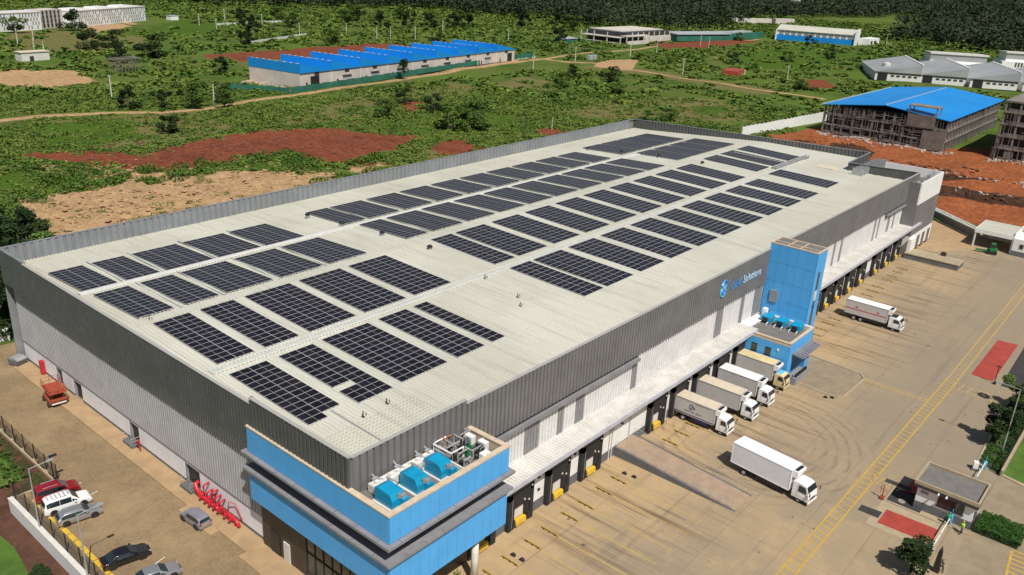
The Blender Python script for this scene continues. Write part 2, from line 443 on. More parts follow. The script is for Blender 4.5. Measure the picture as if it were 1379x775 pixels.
def inpoly(X, Y, poly):
    ins = np.zeros(X.shape, bool); n = len(poly)
    for i in range(n):
        x1, y1 = poly[i]; x2, y2 = poly[(i+1) % n]
        if y1 == y2: continue
        c = ((y1 > Y) != (y2 > Y)) & (X < (x2-x1)*(Y-y1)/(y2-y1)+x1)
        ins ^= c
    return ins
def distline(X, Y, pl):
    d = np.full(X.shape, 1e9)
    for (x1, y1), (x2, y2) in zip(pl[:-1], pl[1:]):
        L2 = (x2-x1)**2+(y2-y1)**2
        t = np.clip(((X-x1)*(x2-x1)+(Y-y1)*(y2-y1))/L2, 0, 1)
        d = np.minimum(d, np.hypot(X-(x1+t*(x2-x1)), Y-(y1+t*(y2-y1))))
    return d
_rs = np.random.RandomState(3)
_wv = [( _rs.uniform(.01, .12), _rs.uniform(0, 6.28), _rs.uniform(0, 6.28)) for _ in range(14)]
def lumps(X, Y):
    z = np.zeros(X.shape)
    for k, a, p in _wv:
        z += np.sin((X*math.cos(a)+Y*math.sin(a))*k*2+p)*min(1, .03/k)
    return z/4
def land_height(X, Y):
    yardbox = (X > -13) & (X < 206) & (Y > -70) & (Y < 81)
    z = lumps(X, Y)*.8
    near = np.clip((np.hypot(np.clip(X-210, 0, None), np.clip(Y-82, 0, None)))/25, 0, 1)
    z = z*near
    for pl in SAND[:1]:
        ins = inpoly(X, Y, pl)
        z = np.where(ins, z+.5*np.sin(X*.55+1.3*np.sin(Y*.3))*np.cos(Y*.5+X*.2)*.8, z)
    og = inpoly(X, Y, ORANGE[0])
    hp = np.zeros(X.shape)
    for hx, hy, hr, hh in ((224, 4, 4, 1.8), (236, -8, 5, 1.6), (250, 2, 4, 2.0), (262, 28, 5, 1.6), (272, 52, 6, 2.2), (284, 66, 5, 1.4), (246, 20, 5, 1.2), (280, 10, 7, 1.5), (232, -25, 6, 2.0), (262, -20, 6, 1.8), (290, 35, 5, 1.2)): hp = hp+hh*np.exp(-(((X-hx)/hr)**2+((Y-hy)/(hr*1.8))**2))
    z = np.where(og, .25*np.sin(X*.6+1.5*np.sin(Y*.2))+.35*np.sin(Y*.35+X*.15)+hp, z)
    sd_ = inpoly(X, Y, SAND[0]); z = np.where(sd_, z+.45*np.sin(X*.9+np.sin(Y*.7)*2)*np.sin(Y*.8+np.cos(X*.5)*2), z)
    z = np.where((X < -9.2) & (Y > 41.5) & (Y < 100), -.6, z)
    z = np.where((X < -14) & (Y < 46), -1.75, z)
    z = np.where(yardbox & ~((X < -9.2) & (Y > 41.5)), -.4, z)
    return z

def make_land():
    def axis(lo, a, b, hi, st):
        c = list(np.arange(a, b+.01, st)); s = st; x = b
        while x < hi: s *= 1.12; x += s; c.append(x)
        s = st; x = a; L = []
        while x > lo: s *= 1.15; x -= s; L.append(x)
        return np.array(L[::-1]+c)
    xs = axis(-3000, -60, 470, 6500, 2.4); ys = axis(-3000, -60, 430, 6500, 2.4)
    X, Y = np.meshgrid(xs, ys, indexing='ij'); Z = land_height(X, Y)
    n, k = X.shape
    co = np.stack([X, Y, Z], -1).reshape(-1, 3)
    i = np.arange(n*k).reshape(n, k)
    f = np.stack([i[:-1, :-1], i[1:, :-1], i[1:, 1:], i[:-1, 1:]], -1).reshape(-1, 4)
    me = bpy.data.meshes.new('ground')
    me.vertices.add(len(co)); me.vertices.foreach_set('co', co.ravel())
    me.loops.add(f.size); me.loops.foreach_set('vertex_index', f.ravel())
    me.polygons.add(len(f)); me.polygons.foreach_set('loop_start', np.arange(0, f.size, 4)); me.polygons.foreach_set('loop_total', np.full(len(f), 4))
    me.update()
    def soft(polys):
        w = np.zeros(X.shape)
        for pl in polys:
            w = np.maximum(w, np.where(inpoly(X, Y, pl), 1.0, 0))
            d = distline(X, Y, pl+[pl[0]])
            w = np.maximum(w, np.where(inpoly(X, Y, pl), .5+np.clip(d/6, 0, .5), .5-np.clip(d/6, 0, .5)))
        return np.clip(w, 0, 1)
    tr = np.zeros(X.shape)
    for pl in TRACK: tr = np.maximum(tr, np.clip(1.15-distline(X, Y, pl)/3.2, 0, 1.0))
    sand = np.maximum(soft(SAND), tr)
    A = np.stack([soft(RED), sand, soft(DRY), np.ones(X.shape)], -1).reshape(-1, 4)
    B = np.stack([soft(ORANGE), soft(DARKZ), soft(BRIGHT), np.ones(X.shape)], -1).reshape(-1, 4)
    for nm, a in (('zone_a', A), ('zone_b', B)):
        at = me.color_attributes.new(nm, 'FLOAT_COLOR', 'POINT'); at.data.foreach_set('color', a.astype(np.float32).ravel())
    me.polygons.foreach_set('use_smooth', np.ones(len(f), bool))
    me.materials.append(M['land'])
    o = bpy.data.objects.new('ground', me); col.objects.link(o); tag(o, kind='structure')

def sheet(name, poly, z, mat, t=.05, kind='structure'):
    o = MB().prism(poly, z-t, z).build(name, mat)
    return tag(o, kind=kind)

def make_paving():
    sheet('yard', [(-40, -75), (202, -75), (202, -12), (198.5, 2.5), (-40, 2.5)], 0, 'yard', .3)
    sheet('car_park', [(-14.2, -8), (-.5, -8), (-.5, 1.0), (2, 1.0), (2, 82), (3, 84.5), (-9.3, 86), (-9.3, 42.3), (-14.2, 42.3)], .006, 'paver', .02)
    MB().box(-1.5, 15.9, 0, 1.05, 76, .13).build('pavement', 'kerbtan')['kind'] = 'structure'
    MB().box(-2.6, 21.0, 0, -1.5, 27.5, .11).build('pavement', 'kerbtan')['kind'] = 'structure'
    MB().box(-2.4, -5.0, 0, 1.0, 15.9, .10).build('pavement', 'kerbtan')['kind'] = 'structure'
    # raised pad outside the annex
    m = MB().prism([(80.0, -10.8), (79.7, -17.0), (80.6, -17.5), (89.0, -17.7), (90.2, -16.9), (90.9, -8.2)], 0, .10)
    tag(m.build('paved_pad', 'pad'), kind='structure')
    m = MB()
    for a, b_ in (((79.8, -10.8), (79.5, -17.1)), ((79.5, -17.1), (80.6, -17.8)), ((80.6, -17.8), (89.1, -18.0)), ((89.1, -18.0), (90.5, -17.0)), ((90.5, -17), (91.3, -8.2))):
        dx, dy = b_[0]-a[0], b_[1]-a[1]; L = math.hypot(dx, dy); nx, ny = -dy/L*.16, dx/L*.16
        m.prism([(a[0]+nx, a[1]+ny), (b_[0]+nx, b_[1]+ny), (b_[0]-nx, b_[1]-ny), (a[0]-nx, a[1]-ny)], 0, .14)
    tag(m.build('pad_kerb', 'kerb'), kind='structure')
    # sandy corner by the staff block
    sheet('sandy_corner', [(169, -1.2), (199, 2.0), (193, -9), (184, -13), (176, -11), (170, -7)], .01, 'kerbtan', .008)
    # hatched lane
    def lane(p, q, w, sp, mat, name, edge=.18):
        m = MB(); dx, dy = q[0]-p[0], q[1]-p[1]; L = math.hypot(dx, dy); ux, uy = dx/L, dy/L; nx, ny = -uy, ux
        def strip(a, b_, o0, o1):
            P = lambda t, o: (p[0]+ux*t+nx*o, p[1]+uy*t+ny*o, .008)
            m.quad(P(a, o0), P(b_, o0), P(b_, o1), P(a, o1))
        strip(0, L, -w/2, -w/2+edge); strip(0, L, w/2-edge, w/2)
        t = sp/2
        while t < L-edge:
            a = t
            P = lambda tt, o: (p[0]+ux*tt+nx*o, p[1]+uy*tt+ny*o, .010)
            sk = .25
            m.quad(P(t, -w/2+edge), P(t+edge, -w/2+edge), P(t+edge+sk, w/2-edge), P(t+sk, w/2-edge)); t += sp
        tag(m.build(name, mat), kind='structure')
    lane((31, -28.0), (100, -28.5), 1.65, 1.25, 'lineyell', 'lane_marking', .17)
    lane((100, -28.5), (162, -28.1), 1.6, 1.25, 'linefaint', 'lane_marking', .17)
    lane((88.9, -17.9), (88.9, -27.6), 1.0, .8, 'linefaint', 'lane_marking', .14)
    lane((97.6, -29.5), (97.2, -37.0), 2.6, 1.2, 'linefaint', 'lane_marking', .14)
    lane((61.5, -27.6), (61.2, -32.5), 1.9, 1.2, 'linefaint', 'lane_marking', .14)
    lane((51.0, -48.2), (58.0, -47.6), 4.6, .9, 'lineyell', 'lane_marking', .22)
    # approach lines from the wheel guides
    m = MB()
    for x in (13.75, 16.8, 20.55, 23.65, 27.4, 30.55, 34.4, 37.6):
        m.quad((x-.07, -17, .009), (x+.07, -17, .009), (x+.09, -6.6, .009), (x-.09, -6.6, .009))
    for x in (50.0, 53.2, 56.2, 59.3, 62.6, 65.7, 69.0, 72.2, 94, 97, 100.2, 103.4, 107, 110, 117.6, 120.9, 124.3, 127.4, 130.8, 134.0, 140, 143.2, 146.9, 150.1):
        m.quad((x-.06, -9.5, .009), (x+.06, -9.5, .009), (x+.08, -6.6, .009), (x-.08, -6.6, .009))
    tag(m.build('bay_lines', 'linefaint'), kind='structure')
    # red coated strips, concrete margins and dark asphalt
    sheet('red_strip', [(104.0, -30.2), (123.0, -30.2), (123.4, -33.4), (103.8, -33.5)], .009, 'redcoat', .004)
    sheet('red_strip', [(52.1, -32.2), (55.6, -32.2), (55.8, -38.1), (52.3, -38.2)], .009, 'redcoat', .004)
    sheet('red_strip', [(61.0, -32.6), (64.6, -32.6), (64.7, -38), (61.2, -38)], .009, 'redcoat', .004)
    sheet('margin', [(51.0, -31.2), (58.3, -31.2), (58.4, -38.6), (51.2, -38.8)], .005, 'kerb', .003)
    sheet('asphalt_bay', [(103.0, -34.8), (124, -34.4), (124, -40.2), (103.2, -40.2)], .007, 'asphalt', .004)
    sheet('asphalt_bay', [(57.2, -31.4), (61.2, -31.4), (61.4, -35.4), (57.4, -35.4)], .009, 'asphalt', .002)
    sheet('dark_patch', [(53.0, -29.6), (54.4, -29.6), (54.6, -32.0), (53.0, -32.0)], .009, 'asphalt', .002)
    sheet('dark_patch', [(61.6, -30.0), (62.5, -30.0), (62.6, -33.2), (61.6, -33.2)], .0125, 'asphalt', .002)
    sheet('road', [(44, -75), (74, -75), (74, -40.8), (44, -40.8)], .006, 'pad', .004)
    m = MB()
    m.box(57.2, -41.0, 0, 57.45, -31.3, .13); m.box(57.45, -31.5, 0, 61.3, -31.3, .13)
    tag(m.build('island_kerb', 'kerb'), kind='structure')
    # green strip along the right boundary
    sheet('garden_strip', [(75.6, -37.9), (95, -37.2), (99.5, -37.1), (102.8, -40.5), (74.2, -40.5)], .06, 'darkbed', .06)
    tag(MB().prism([(75.2, -37.6), (95, -36.9), (99.8, -36.8), (99.7, -37.1), (95, -37.2), (75.6, -37.9)], 0, .13).build('garden_kerb', 'kerb'), kind='structure')
    sheet('lawn', [(74.4, -41.1), (150, -41.1), (150, -75), (73.8, -75), (73.6, -43.7)], .08, 'turf', .08)
    tag(MB().prism([(73.3, -75), (73.2, -43.6), (74.0, -40.9), (74.4, -41.1), (73.8, -43.7), (73.9, -75)], 0, .14).build('lawn_kerb', 'kerb'), kind='structure')
    # white bay lines and yellow line in the car park
    m = MB()
    for (a, b_) in (((-13.0, 36.35), (-7.1, 37.4)), ((-13.2, 20.0), (-7.6, 21.3)), ((-13.0, 39.2), (-7.6, 40.4))):
        dx, dy = b_[0]-a[0], b_[1]-a[1]; L = math.hypot(dx, dy); nx, ny = -dy/L*.06, dx/L*.06
        m.quad((a[0]+nx, a[1]+ny, .012), (a[0]-nx, a[1]-ny, .012), (b_[0]-nx, b_[1]-ny, .012), (b_[0]+nx, b_[1]+ny, .012))
    tag(m.build('bay_lines', 'linewhite'), kind='structure')
    m = MB()
    y = 21.5
    while y < 41:
        m.quad((-12.95, y, .013), (-12.45, y, .013), (-12.45, y+1.35, .013), (-12.95, y+1.35, .013)); y += 1.5
    tag(m.build('yellow_line', 'yellow'), kind='structure')
    # garden below the retaining wall
    sheet('garden_soil', [(-60, -40), (-14.6, -40), (-14.6, 43), (-60, 43)], -1.6, 'soil', .1)
    sheet('garden_soil', [(-60, 46), (-14.6, 42.6), (-9.4, 42.5), (-9.4, 88), (-60, 88)], -.35, 'soil', 1.4)
    sheet('lawn', [(-60, -40), (-19.2, -20), (-18.6, 20), (-17.6, 30), (-16.9, 36), (-17.3, 41), (-60, 43)], -1.57, 'turf', .02)
    sheet('lawn', [(-11.8, 46), (-11.2, 53), (-11.2, 62), (-12.5, 85), (-40, 85), (-22, 58), (-15.5, 48)], -.33, 'turf', .02)
# ------------------------------------------------------------------ warehouse
CAM = (-40.37, -50.56, 60.02)
def roofz(y):
    return 15.5+1.2*y/42.3 if y <= 42.3 else 16.7-1.5*(y-42.3)/36
def yb(x): return 77.6+x*.0145          # rear wall line
def rx(y): return 168.2+y*.036          # far wall line
def adj(x, y, h=.17):
    """survey points were taken at level 17.4: slide them to the true roof level"""
    z = roofz(y)+h; k = (z-17.4)/(CAM[2]-17.4)
    return x+(CAM[0]-x)*k, y+(CAM[1]-y)*k, z

def make_warehouse():
    w = empty('warehouse', label='huge grey warehouse with ribbed cream roof, dark upper cladding and a row of loading docks', cat='warehouse')
    # roof sheet, ribs running down the slope
    m = MB(); xs = []; n = 336; p = 168.4/n
    for k in range(n): xs += [(k*p, 0), (k*p+p*.45, 0), (k*p+p*.60, .12), (k*p+p*.85, .12)]
    xs.append((168.4, 0))
    ys = [.15, 14, 28, 42.3, 55, 68, 77.4]
    base = 0
    for x, d in xs:
        for y in ys:
            yy = y if y < 77 else yb(x)-.1
            m.v.append((x+y*.036*x/168, yy, roofz(min(yy, 78))+d))
    q = len(ys)
    for k in range(len(xs)-1):
        for j in range(q-1):
            a = k*q+j
            m.f.append((a, a+q, a+q+1, a+1)); m.m.append(0)
    roofm, nt, b = new_mat('cream_roof_sheet')
    v = pos(nt)
    o = mixc(nt, ramp(nt, noise(nt, v, .05, 5, .6), .35, .65), (.55, .54, .46), (.63, .62, .54))
    o = mixc(nt, mathn(nt, 'MULTIPLY', ramp(nt, noise(nt, pos(nt, (1.2, .05, 1)), 1, 5, .7), .46, .7), .55), o, (.42, .40, .33))
    o = mixc(nt, mathn(nt, 'MULTIPLY', ramp(nt, noise(nt, v, .3, 6, .7), .55, .8), .3), o, (.36, .32, .25))
    nt.links.new(o, b.inputs['Base Color']); b.inputs['Roughness'].default_value = .5; b.inputs['Metallic'].default_value = .15
    M['roof'] = roofm
    roof = m.build('roof', 'roof', w)
    # ridge cap with a toothed edge, cable trays, skylight strips
    m = MB()
    m.box(.3, 41.75, 16.74, 169.5, 42.85, 16.86)
    for k in range(336): m.box(k*.5+.3, 41.55, 16.72, k*.5+.55, 43.05, 16.83)
    m.build('ridge_cap', 'roof', roof)
    def yat(y): return adj(0, y, .1)[1]
    m = MB()
    y = yat(54.6); m.box(2.0, y-.42, roofz(y)+.12, 166, y+.42, roofz(y)+.24)
    for k in range(330): m.box(2+k*.5, y-.62, roofz(y)+.1, 2.22+k*.5, y+.62, roofz(y)+.2)
    m.build('cable_tray', 'tray', roof)
    m = MB()
    y = yat(24.05)
    m.box(2.0, y-.62, roofz(y)+.10, 140, y-.48, roofz(y)+.24); m.box(2.0, y+.42, roofz(y)+.10, 166, y+.56, roofz(y)+.24)
    m.build('cable_tray', 'tray', roof)
    m = MB()
    for k in range(14):
        z = roofz(.8+k*.5)+.118; m.box(.25, .8+k*.5, z-.03, 15, .95+k*.5, z+.014)
    m.build('cross_ribs', 'roof', roof)
    m = MB(); m.box(2.0, y-.30, roofz(y)+.09, 158, y+.30, roofz(y)+.14); m.build('roof_gutter', 'skylt', roof)
    # ---------------- upper cladding band (parapet)
    def band(name, fn, mats): 
        mm = MB(); fn(mm); return mm.build(name, mats, w)
    TOP = 17.95; CT = 18.42; BOT = 12.3
    def f(mm):   # gable side
        ribbed(mm, (0, yb(0)), (0, 15.2), 12.75, 17.72, (-1, 0), .55, .26)
        ribbed(mm, (0, 15.2), (0, 0), 12.75, 18.3, (-1, 0), .62, .28)
        mm.box(0, .1, 12.75, .12, yb(0)-.1, 17.7)
        mm.box(-.02, 0, 12.65, 1.0, yb(0), 12.75)
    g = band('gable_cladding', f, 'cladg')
    mm = MB(); mm.box(-.28, 15.2, 17.72, .12, 69.2, 17.80); mm.box(-.30, 0, CT-.08, .14, 15.2, CT); mm.box(-.10, 15.1, 17.7, .3, 15.3, CT)
    mm.build('edge_flashing', 'flash', g)
    mm = MB(); mm.box(-.13, 69.2, 17.74, .30, yb(0)+.1, 17.90); mm.build('coping_cap', 'capgrey', g)
    # corner block roof lifts to the higher coping
    def f(mm):   # front side
        ribbed(mm, (0, 0), (14.8, 0), 12.3, 18.3, (0, -1), .8, .24)
        ribbed(mm, (14.8, 0), (86.8, 0), 12.05, 17.88, (0, -1), .66, .24)
        ribbed(mm, (91, 0), (168.2, 0), 12.15, 17.9, (0, -1), .66, .24)
        mm.box(.1, .02, 12.3, 168.1, .14, 17.86)
        mm.box(0, .12, 11.85, 168.1, .5, 12.3)
    g = band('front_cladding', f, 'cladd')
    mm = MB(); mm.box(0, -.26, CT-.1, 14.8, .14, CT-.01); mm.box(14.8, -.26, 17.88, 168.3, .14, 17.96)
    mm.build('edge_flashing', 'flash', g)
    def f(mm):   # rear parapet, seen from inside
        ribbed(mm, (168.2, yb(168.2)), (0, yb(0)), 14.6, 17.8, (0, -1), 1.15, .2)
        mm.quad((0, yb(0)+.3, 4), (171.1, yb(171)+.3, 4), (171.1, yb(171)+.3, 17.8), (0, yb(0)+.3, 17.8))
    g = band('rear_parapet', f, 'cladin')
    mm = MB(); mm.prism([(0, yb(0)-.15), (171.2, yb(171)-.15), (171.2, yb(171)+.35), (0, yb(0)+.35)], 17.8, 17.87); mm.box(0, yb(0)+.3, 0, 171, yb(0)+.5, 4)
    mm.build('coping_cap', 'capgrey', g)
    def f(mm):   # far end parapet with the setback corner
        A = [(171.1, 79.9), (182.4, 16.0)]
        ribbed(mm, A[0], A[1], 14.6, 17.85, (-1, 0), .9, .1)
        mm.prism([A[0], A[1], (A[1][0]+.2, A[1][1]), (A[0][0]+.2, A[0][1])], 0, 17.85)
        ribbed(mm, (165.2, 15.4), (168.3, .3), 14.8, 17.85, (-1, 0), .5, .09)
        mm.prism([(165.2, 15.4), (168.3, 0), (168.5, 0), (165.4, 15.4)], 0, 17.85)
        mm.prism([(165.2, 15.3), (182.4, 16.0), (182.4, 16.2), (165.2, 15.5)], 0, 17.85)
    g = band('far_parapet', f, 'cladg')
    mm = MB()
    for a, b_ in (((171.1, 79.9), (182.5, 16.0)), ((165.1, 15.4), (168.4, 0)), ((182.4, 16.1), (165.2, 15.4))):
        dx, dy = b_[0]-a[0], b_[1]-a[1]; L = math.hypot(dx, dy); nx, ny = -dy/L*.2, dx/L*.2
        mm.prism([(a[0]+nx, a[1]+ny), (b_[0]+nx, b_[1]+ny), (b_[0]-nx, b_[1]-ny), (a[0]-nx, a[1]-ny)], 17.85, 17.93)
    mm.build('coping_cap', 'capgrey', g)
    mm = MB()   # sloped roof wedge out to the far wall
    yy = [16.1, 28, 42.3, 55, 68, 79.6]
    for k in range(5):
        a, b_ = yy[k], yy[k+1]
        mm.quad((167.9+a*.035, a, roofz(a)+.02), (182.3-(a-16)*.178, a, roofz(a)+.02), (182.3-(b_-16)*.178, b_, roofz(b_)+.02), (167.9+b_*.035, b_, roofz(b_)+.02))
    mm.build('roof_end', 'roof', w)
    mm = MB().prism([(176, 76.0), (176.8, 76.0), (176, 79), (172, 79)], 10, 15) if False else MB().box(161.5, 17.5, roofz(18)+.1, 165, 22, roofz(18)+.3)
    mm.build('walk_mat', 'boxcream', roof)
    # ---------------- lower walls
    mm = MB(); ribbed(mm, (1.0, 77.2), (1.0, 15.7), 3.35, 12.75, (-1, 0), .5, .22); mm.box(1.0, 15.7, 3.3, 1.3, 77.2, 12.7)
    lg = mm.build('gable_wall', 'cladl', w)
    mm = MB(); mm.box(.84, 15.7, 3.15, 1.3, 77.4, 3.35); mm.build('drip_rail', 'grey', lg)
    mm = MB()
    doors = [(66.6, 64.6), (61.2, 58.6), (45.4, 42.9), (32.0, 28.7)]
    edges = [77.4] + [v for d in doors for v in d] + [15.7]
    for k in range(0, len(edges), 2): mm.box(.95, edges[k], .45, 1.4, edges[k+1], 3.2)
    for a, b_ in doors: mm.box(.95, a, 2.75, 1.4, b_, 3.2)
    pw = mm.build('plinth_wall', 'plinth', w)
    mm = MB()
    for k in range(0, len(edges), 2): mm.box(.9, edges[k], 0, 1.4, edges[k+1], .46)
    mm.build('wall_base', 'basegrey', pw)
    for a, b_ in doors:
        d = MB().box(1.35, a, 0, 1.42, b_, 2.76).build('side_door', 'dark', w)
        MB().box(1.0, a, 0, 1.4, a-.12, 2.7).box(1.0, b_, 0, 1.4, b_+.12, 2.7).box(1.0, a, 2.66, 1.4, b_, 2.76).build('door_frame', 'grey', d)
    # steps with rail at two of the doors
    for y in (30.2, 44.0):
        mm = MB().box(-.2, y-1.2, .1, 1.0, y+1.2, .5)
        st = mm.build('door_steps', 'basegrey', w)
        mm = MB()
        for yy in (y-1.1, y+1.1):
            mm.tube([(-.15, yy, .5), (-.15, yy, 1.45), (.9, yy, 1.45)], .035); mm.tube([(-.15, yy, 1.0), (.9, yy, 1.0)], .025)
        mm.each('handrail', 'galv', st, 2)
    # front upper wall: light bays and grey bays
    dk = [(18, 18.6), (25.0, 27.7), (31.2, 32.4), (34.8, 36.6), (47.3, 48.6), (70.6, 72.9), (79.0, 80.2), (83.8, 86.8), (118.5, 119.5), (122.2, 123.3), (141.8, 142.9), (144.5, 145.4), (151.0, 152.6), (155.0, 156.0), (163.0, 168.2)]
    mm = MB(); lt = []; c = 15.4
    for a, b_ in dk: lt.append((c, a)); c = b_
    for a, b_ in lt:
        if b_-a < .3: continue
        ribbed(mm, (a, .34), (b_, .34), 6.5, 11.9, (0, -1), .6, .22)
    mm.box(15.4, .4, 6.5, 168.2, .6, 11.9)
    up = mm.build('upper_wall', 'cladw', w)
    mm = MB()
    for a, b_ in dk: ribbed(mm, (a, .22), (b_, .22), 6.5, 11.9, (0, -1), .5, .12)
    mm.each('grey_bay', 'cladm', up)
    MB().box(165.2, .2, 6.9, 167.4, .32, 9.9).build('louvre_window', 'black', up)
    # steel beam and blue brackets below the band
    for a, b_ in ((18.9, 48.0), (148.2, 166.5)):
        mm = MB().box(a, -.55, 11.35, b_, .05, 11.7).box(a, -.60, 11.3, b_, -.55, 11.78)
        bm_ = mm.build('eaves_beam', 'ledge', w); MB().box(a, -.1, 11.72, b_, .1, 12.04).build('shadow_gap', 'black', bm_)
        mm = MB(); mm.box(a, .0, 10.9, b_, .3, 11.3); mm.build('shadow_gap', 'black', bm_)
        x = a+1.6
        while x < b_:
            MB().profile([(-.5, 11.3), (.3, 11.3), (.3, 10.5)], 'x', x, x+.3).build('bracket', 'blue', bm_); x += 8.3
    # dock wall
    mm = MB()
    for a, b_ in ((15.4, 86.9), (91, 159.5)):
        mm.box(a, -1.5, 1.3, b_, .3, 6.6)
    dw = mm.build('dock_wall', 'white', w)
    mm = MB()
    for a, b_ in ((15.4, 86.9), (91, 159.5)):
        mm.box(a, -1.56, 0, b_, .3, 1.3)
    mm.build('wall_base', 'basegrey', dw)
    mm = MB()
    for x in (40.6, 41.2, 45.3, 54.9, 61.1, 67.5, 73.9, 80.2):
        mm.tube([(x, -1.66, 0), (x, -1.66, 6.5)], .07)
    mm.each('downpipe', 'offwhite', dw)
    mm = MB()
    for x, z in ((26.0, 4.4), (26.1, 2.7), (33.0, 4.3), (43.4, 4.2)): mm.box(x-.16, -1.72, z-.08, x+.16, -1.5, z+.1)
    mm.each('wall_light', 'black', dw)
    # lettering and emblem board go on separately
    # canopy over the docks
    for a, b_ in ((15.5, 79.5), (91.2, 166.6)):
        mm = MB(); n = int((b_-a)/.5)
        for k in range(n):
            x0 = a+k*(b_-a)/n; x1 = a+(k+1)*(b_-a)/n
            mm.box(x0, -3.12, 6.94, x0+.08, .33, 7.02)
        mm.box(a, -3.15, 6.86, b_, .34, 6.95)
        for k in range(8): mm.box(a, -2.9+k*.4, 6.94, b_, -2.87+k*.4, 6.97)
        cn = mm.build('dock_canopy', 'canopy', w)
        MB().box(a, -3.25, 6.45, b_, -3.12, 7.0).build('fascia', surf('fascia', (.45, .46, .52), .5), cn)
        MB().box(a, .26, 6.95, b_, .33, 7.12).build('flashing', 'coping', cn)
        mm = MB()
        x = a+1
        while x < b_: mm.box(x, -3.1, 6.55, x+.12, -1.4, 6.85); x += 3.2
        mm.each('canopy_beam', 'galv', cn)
    # ---------------- docks
    dock = [15.9, 22.35, 29.35, 36.1, 51.75, 57.9, 64.2, 70.7, 77.1, 94.6, 101, 107.4, 113.7, 119.3, 125.9, 132.5, 141.6, 148.6, 155.6]
    first = None
    def mk(x):
        mm = MB()   # shelter: deep black frame and curtains
        mm.box(x-2.15, -2.12, 0.05, x-1.55, -1.5, 4.95); mm.box(x+1.55, -2.12, 0.05, x+2.15, -1.5, 4.95)
        mm.box(x-2.15, -2.12, 4.1, x+2.15, -1.5, 4.98)
        mm.box(x-1.56, -1.72, 1.2, x+1.56, -1.5, 4.2).box(x-1.6, -2.08, 2.75, x+1.6, -1.95, 4.2).box(x+.75, -2.0, .6, x+1.6, -1.8, 2.8).box(x-1.56, -2.0, .6, x-1.05, -1.8, 2.8)
        s = mm.build('dock_shelter', 'rubber', w)
        MB().box(x-2.22, -2.15, 4.98, x+2.22, -1.5, 5.04).box(x-1.62, -2.15, .4, x-1.55, -2.10, 4.15).build('shelter_trim', 'grey', s)
        MB().box(x-1.0, -1.80, 1.15, x+.7, -1.72, 2.6).build('dock_door', 'offwhite', s)
        MB().box(x-1.05, -2.2, .72, x+.8, -1.5, 1.0).profile([(-2.34, .42), (-2.2, .42), (-2.2, 1.0), (-2.28, 1.0)], 'x', x-1.0, x+.75).build('dock_leveller', 'yellow', s)
        MB().box(x+1.05, -2.25, .35, x+1.45, -1.5, 1.3).box(x-1.45, -2.25, .35, x-1.12, -1.5, 1.3).box(x-1.1, -1.6, 0, x+1.1, -1.55, .8).build('bumper', 'tyre', s)
        mm = MB()
        for dx, dz in ((-1.3, 1.1), (1.3, 2.9), (.5, 3.3), (1.75, 4.6)): mm.box(x+dx-.09, -2.2, dz-.09, x+dx+.09, -2.1, dz+.09)
        mm.each('signal_lamp', 'offwhite', s)
        return s
    for x in dock: mk(x)
    # roof vents
    for k, (x, y) in enumerate(((43.6, 62.9), (44.9, 55.6), (46.5, 47.4), (47.3, 37.3), (127.7, 64.8), (131.2, 57.6), (134.4, 49.0), (136.5, 38.7))):
        x, y, z = adj(x-1.0, y, 0)
        v_ = empty('roof_vent', (x, y, z), label='%s dark roof vent from the rear parapet in the %s cross aisle' % (ORD[k % 4], 'near' if k < 4 else 'far'), cat='roof vent', group='dark roof vents in the cross aisles')
        MB().tube([(0, 0, 0), (0, 0, .35)], .28, 10).build('collar', 'galv', v_)
        MB().tube([(0, 0, .35), (0, 0, .48), (0, 0, .68), (0, 0, .85)], [.3, .48, .42, .12], 12).build('cowl', 'black', v_)
    # small anchor posts
    for k, (x, y) in enumerate(((41.1, 15.2), (39.0, 13.0), (6.3, 5.7), (9.6, 6.0), (43.2, 23.0), (3.0, 40.8))):
        x, y, z = adj(x, y, 0)
        mm = MB().tube([(x, y, z), (x, y, z+.75)], .06).box(x-.2, y-.2, z, x+.2, y+.2, z+.12).tube([(x+.3, y-.1, z), (x+.3, y-.1, z+.5)], .05)
        tag(mm.build('anchor_post', 'black'), ['black twin anchor post on bare front roof, the one nearer the blank centre', 'black twin anchor post on bare front roof, the one nearer the dock side', 'small black post beside the nearest roof corner', 'pair of little black pipes near the office roof', 'small black post at the central gutter', 'small black post at the near end of the ridge'][k], 'roof post', 'small posts on the roof')
    # gutter joint across the near corner, pipe run at the far end
    mm = MB(); mm.v += [(6.4, .4, 15.7), (6.56, .4, 15.7), (6.56, 11, 16.0), (6.4, 11, 16.0)]; mm.f.append((0, 1, 2, 3)); mm.m.append(0)
    mm.build('roof_joint', 'grey', roof)
    mm = MB()
    for a, b_ in (((149, 26.6, 16.9), (170, 26.9, 16.9)), ((149, 27.4, 16.9), (170, 27.7, 16.9)), ((156, 26.6, 16.9), (156, 41, 17.1))): mm.tube([a, b_], .12)
    for k in range(20): mm.box(149.5+k, 26.4, 16.2, 149.6+k, 27.9, 16.9)
    mm.build('pipe_run', 'galv', roof)
    return w

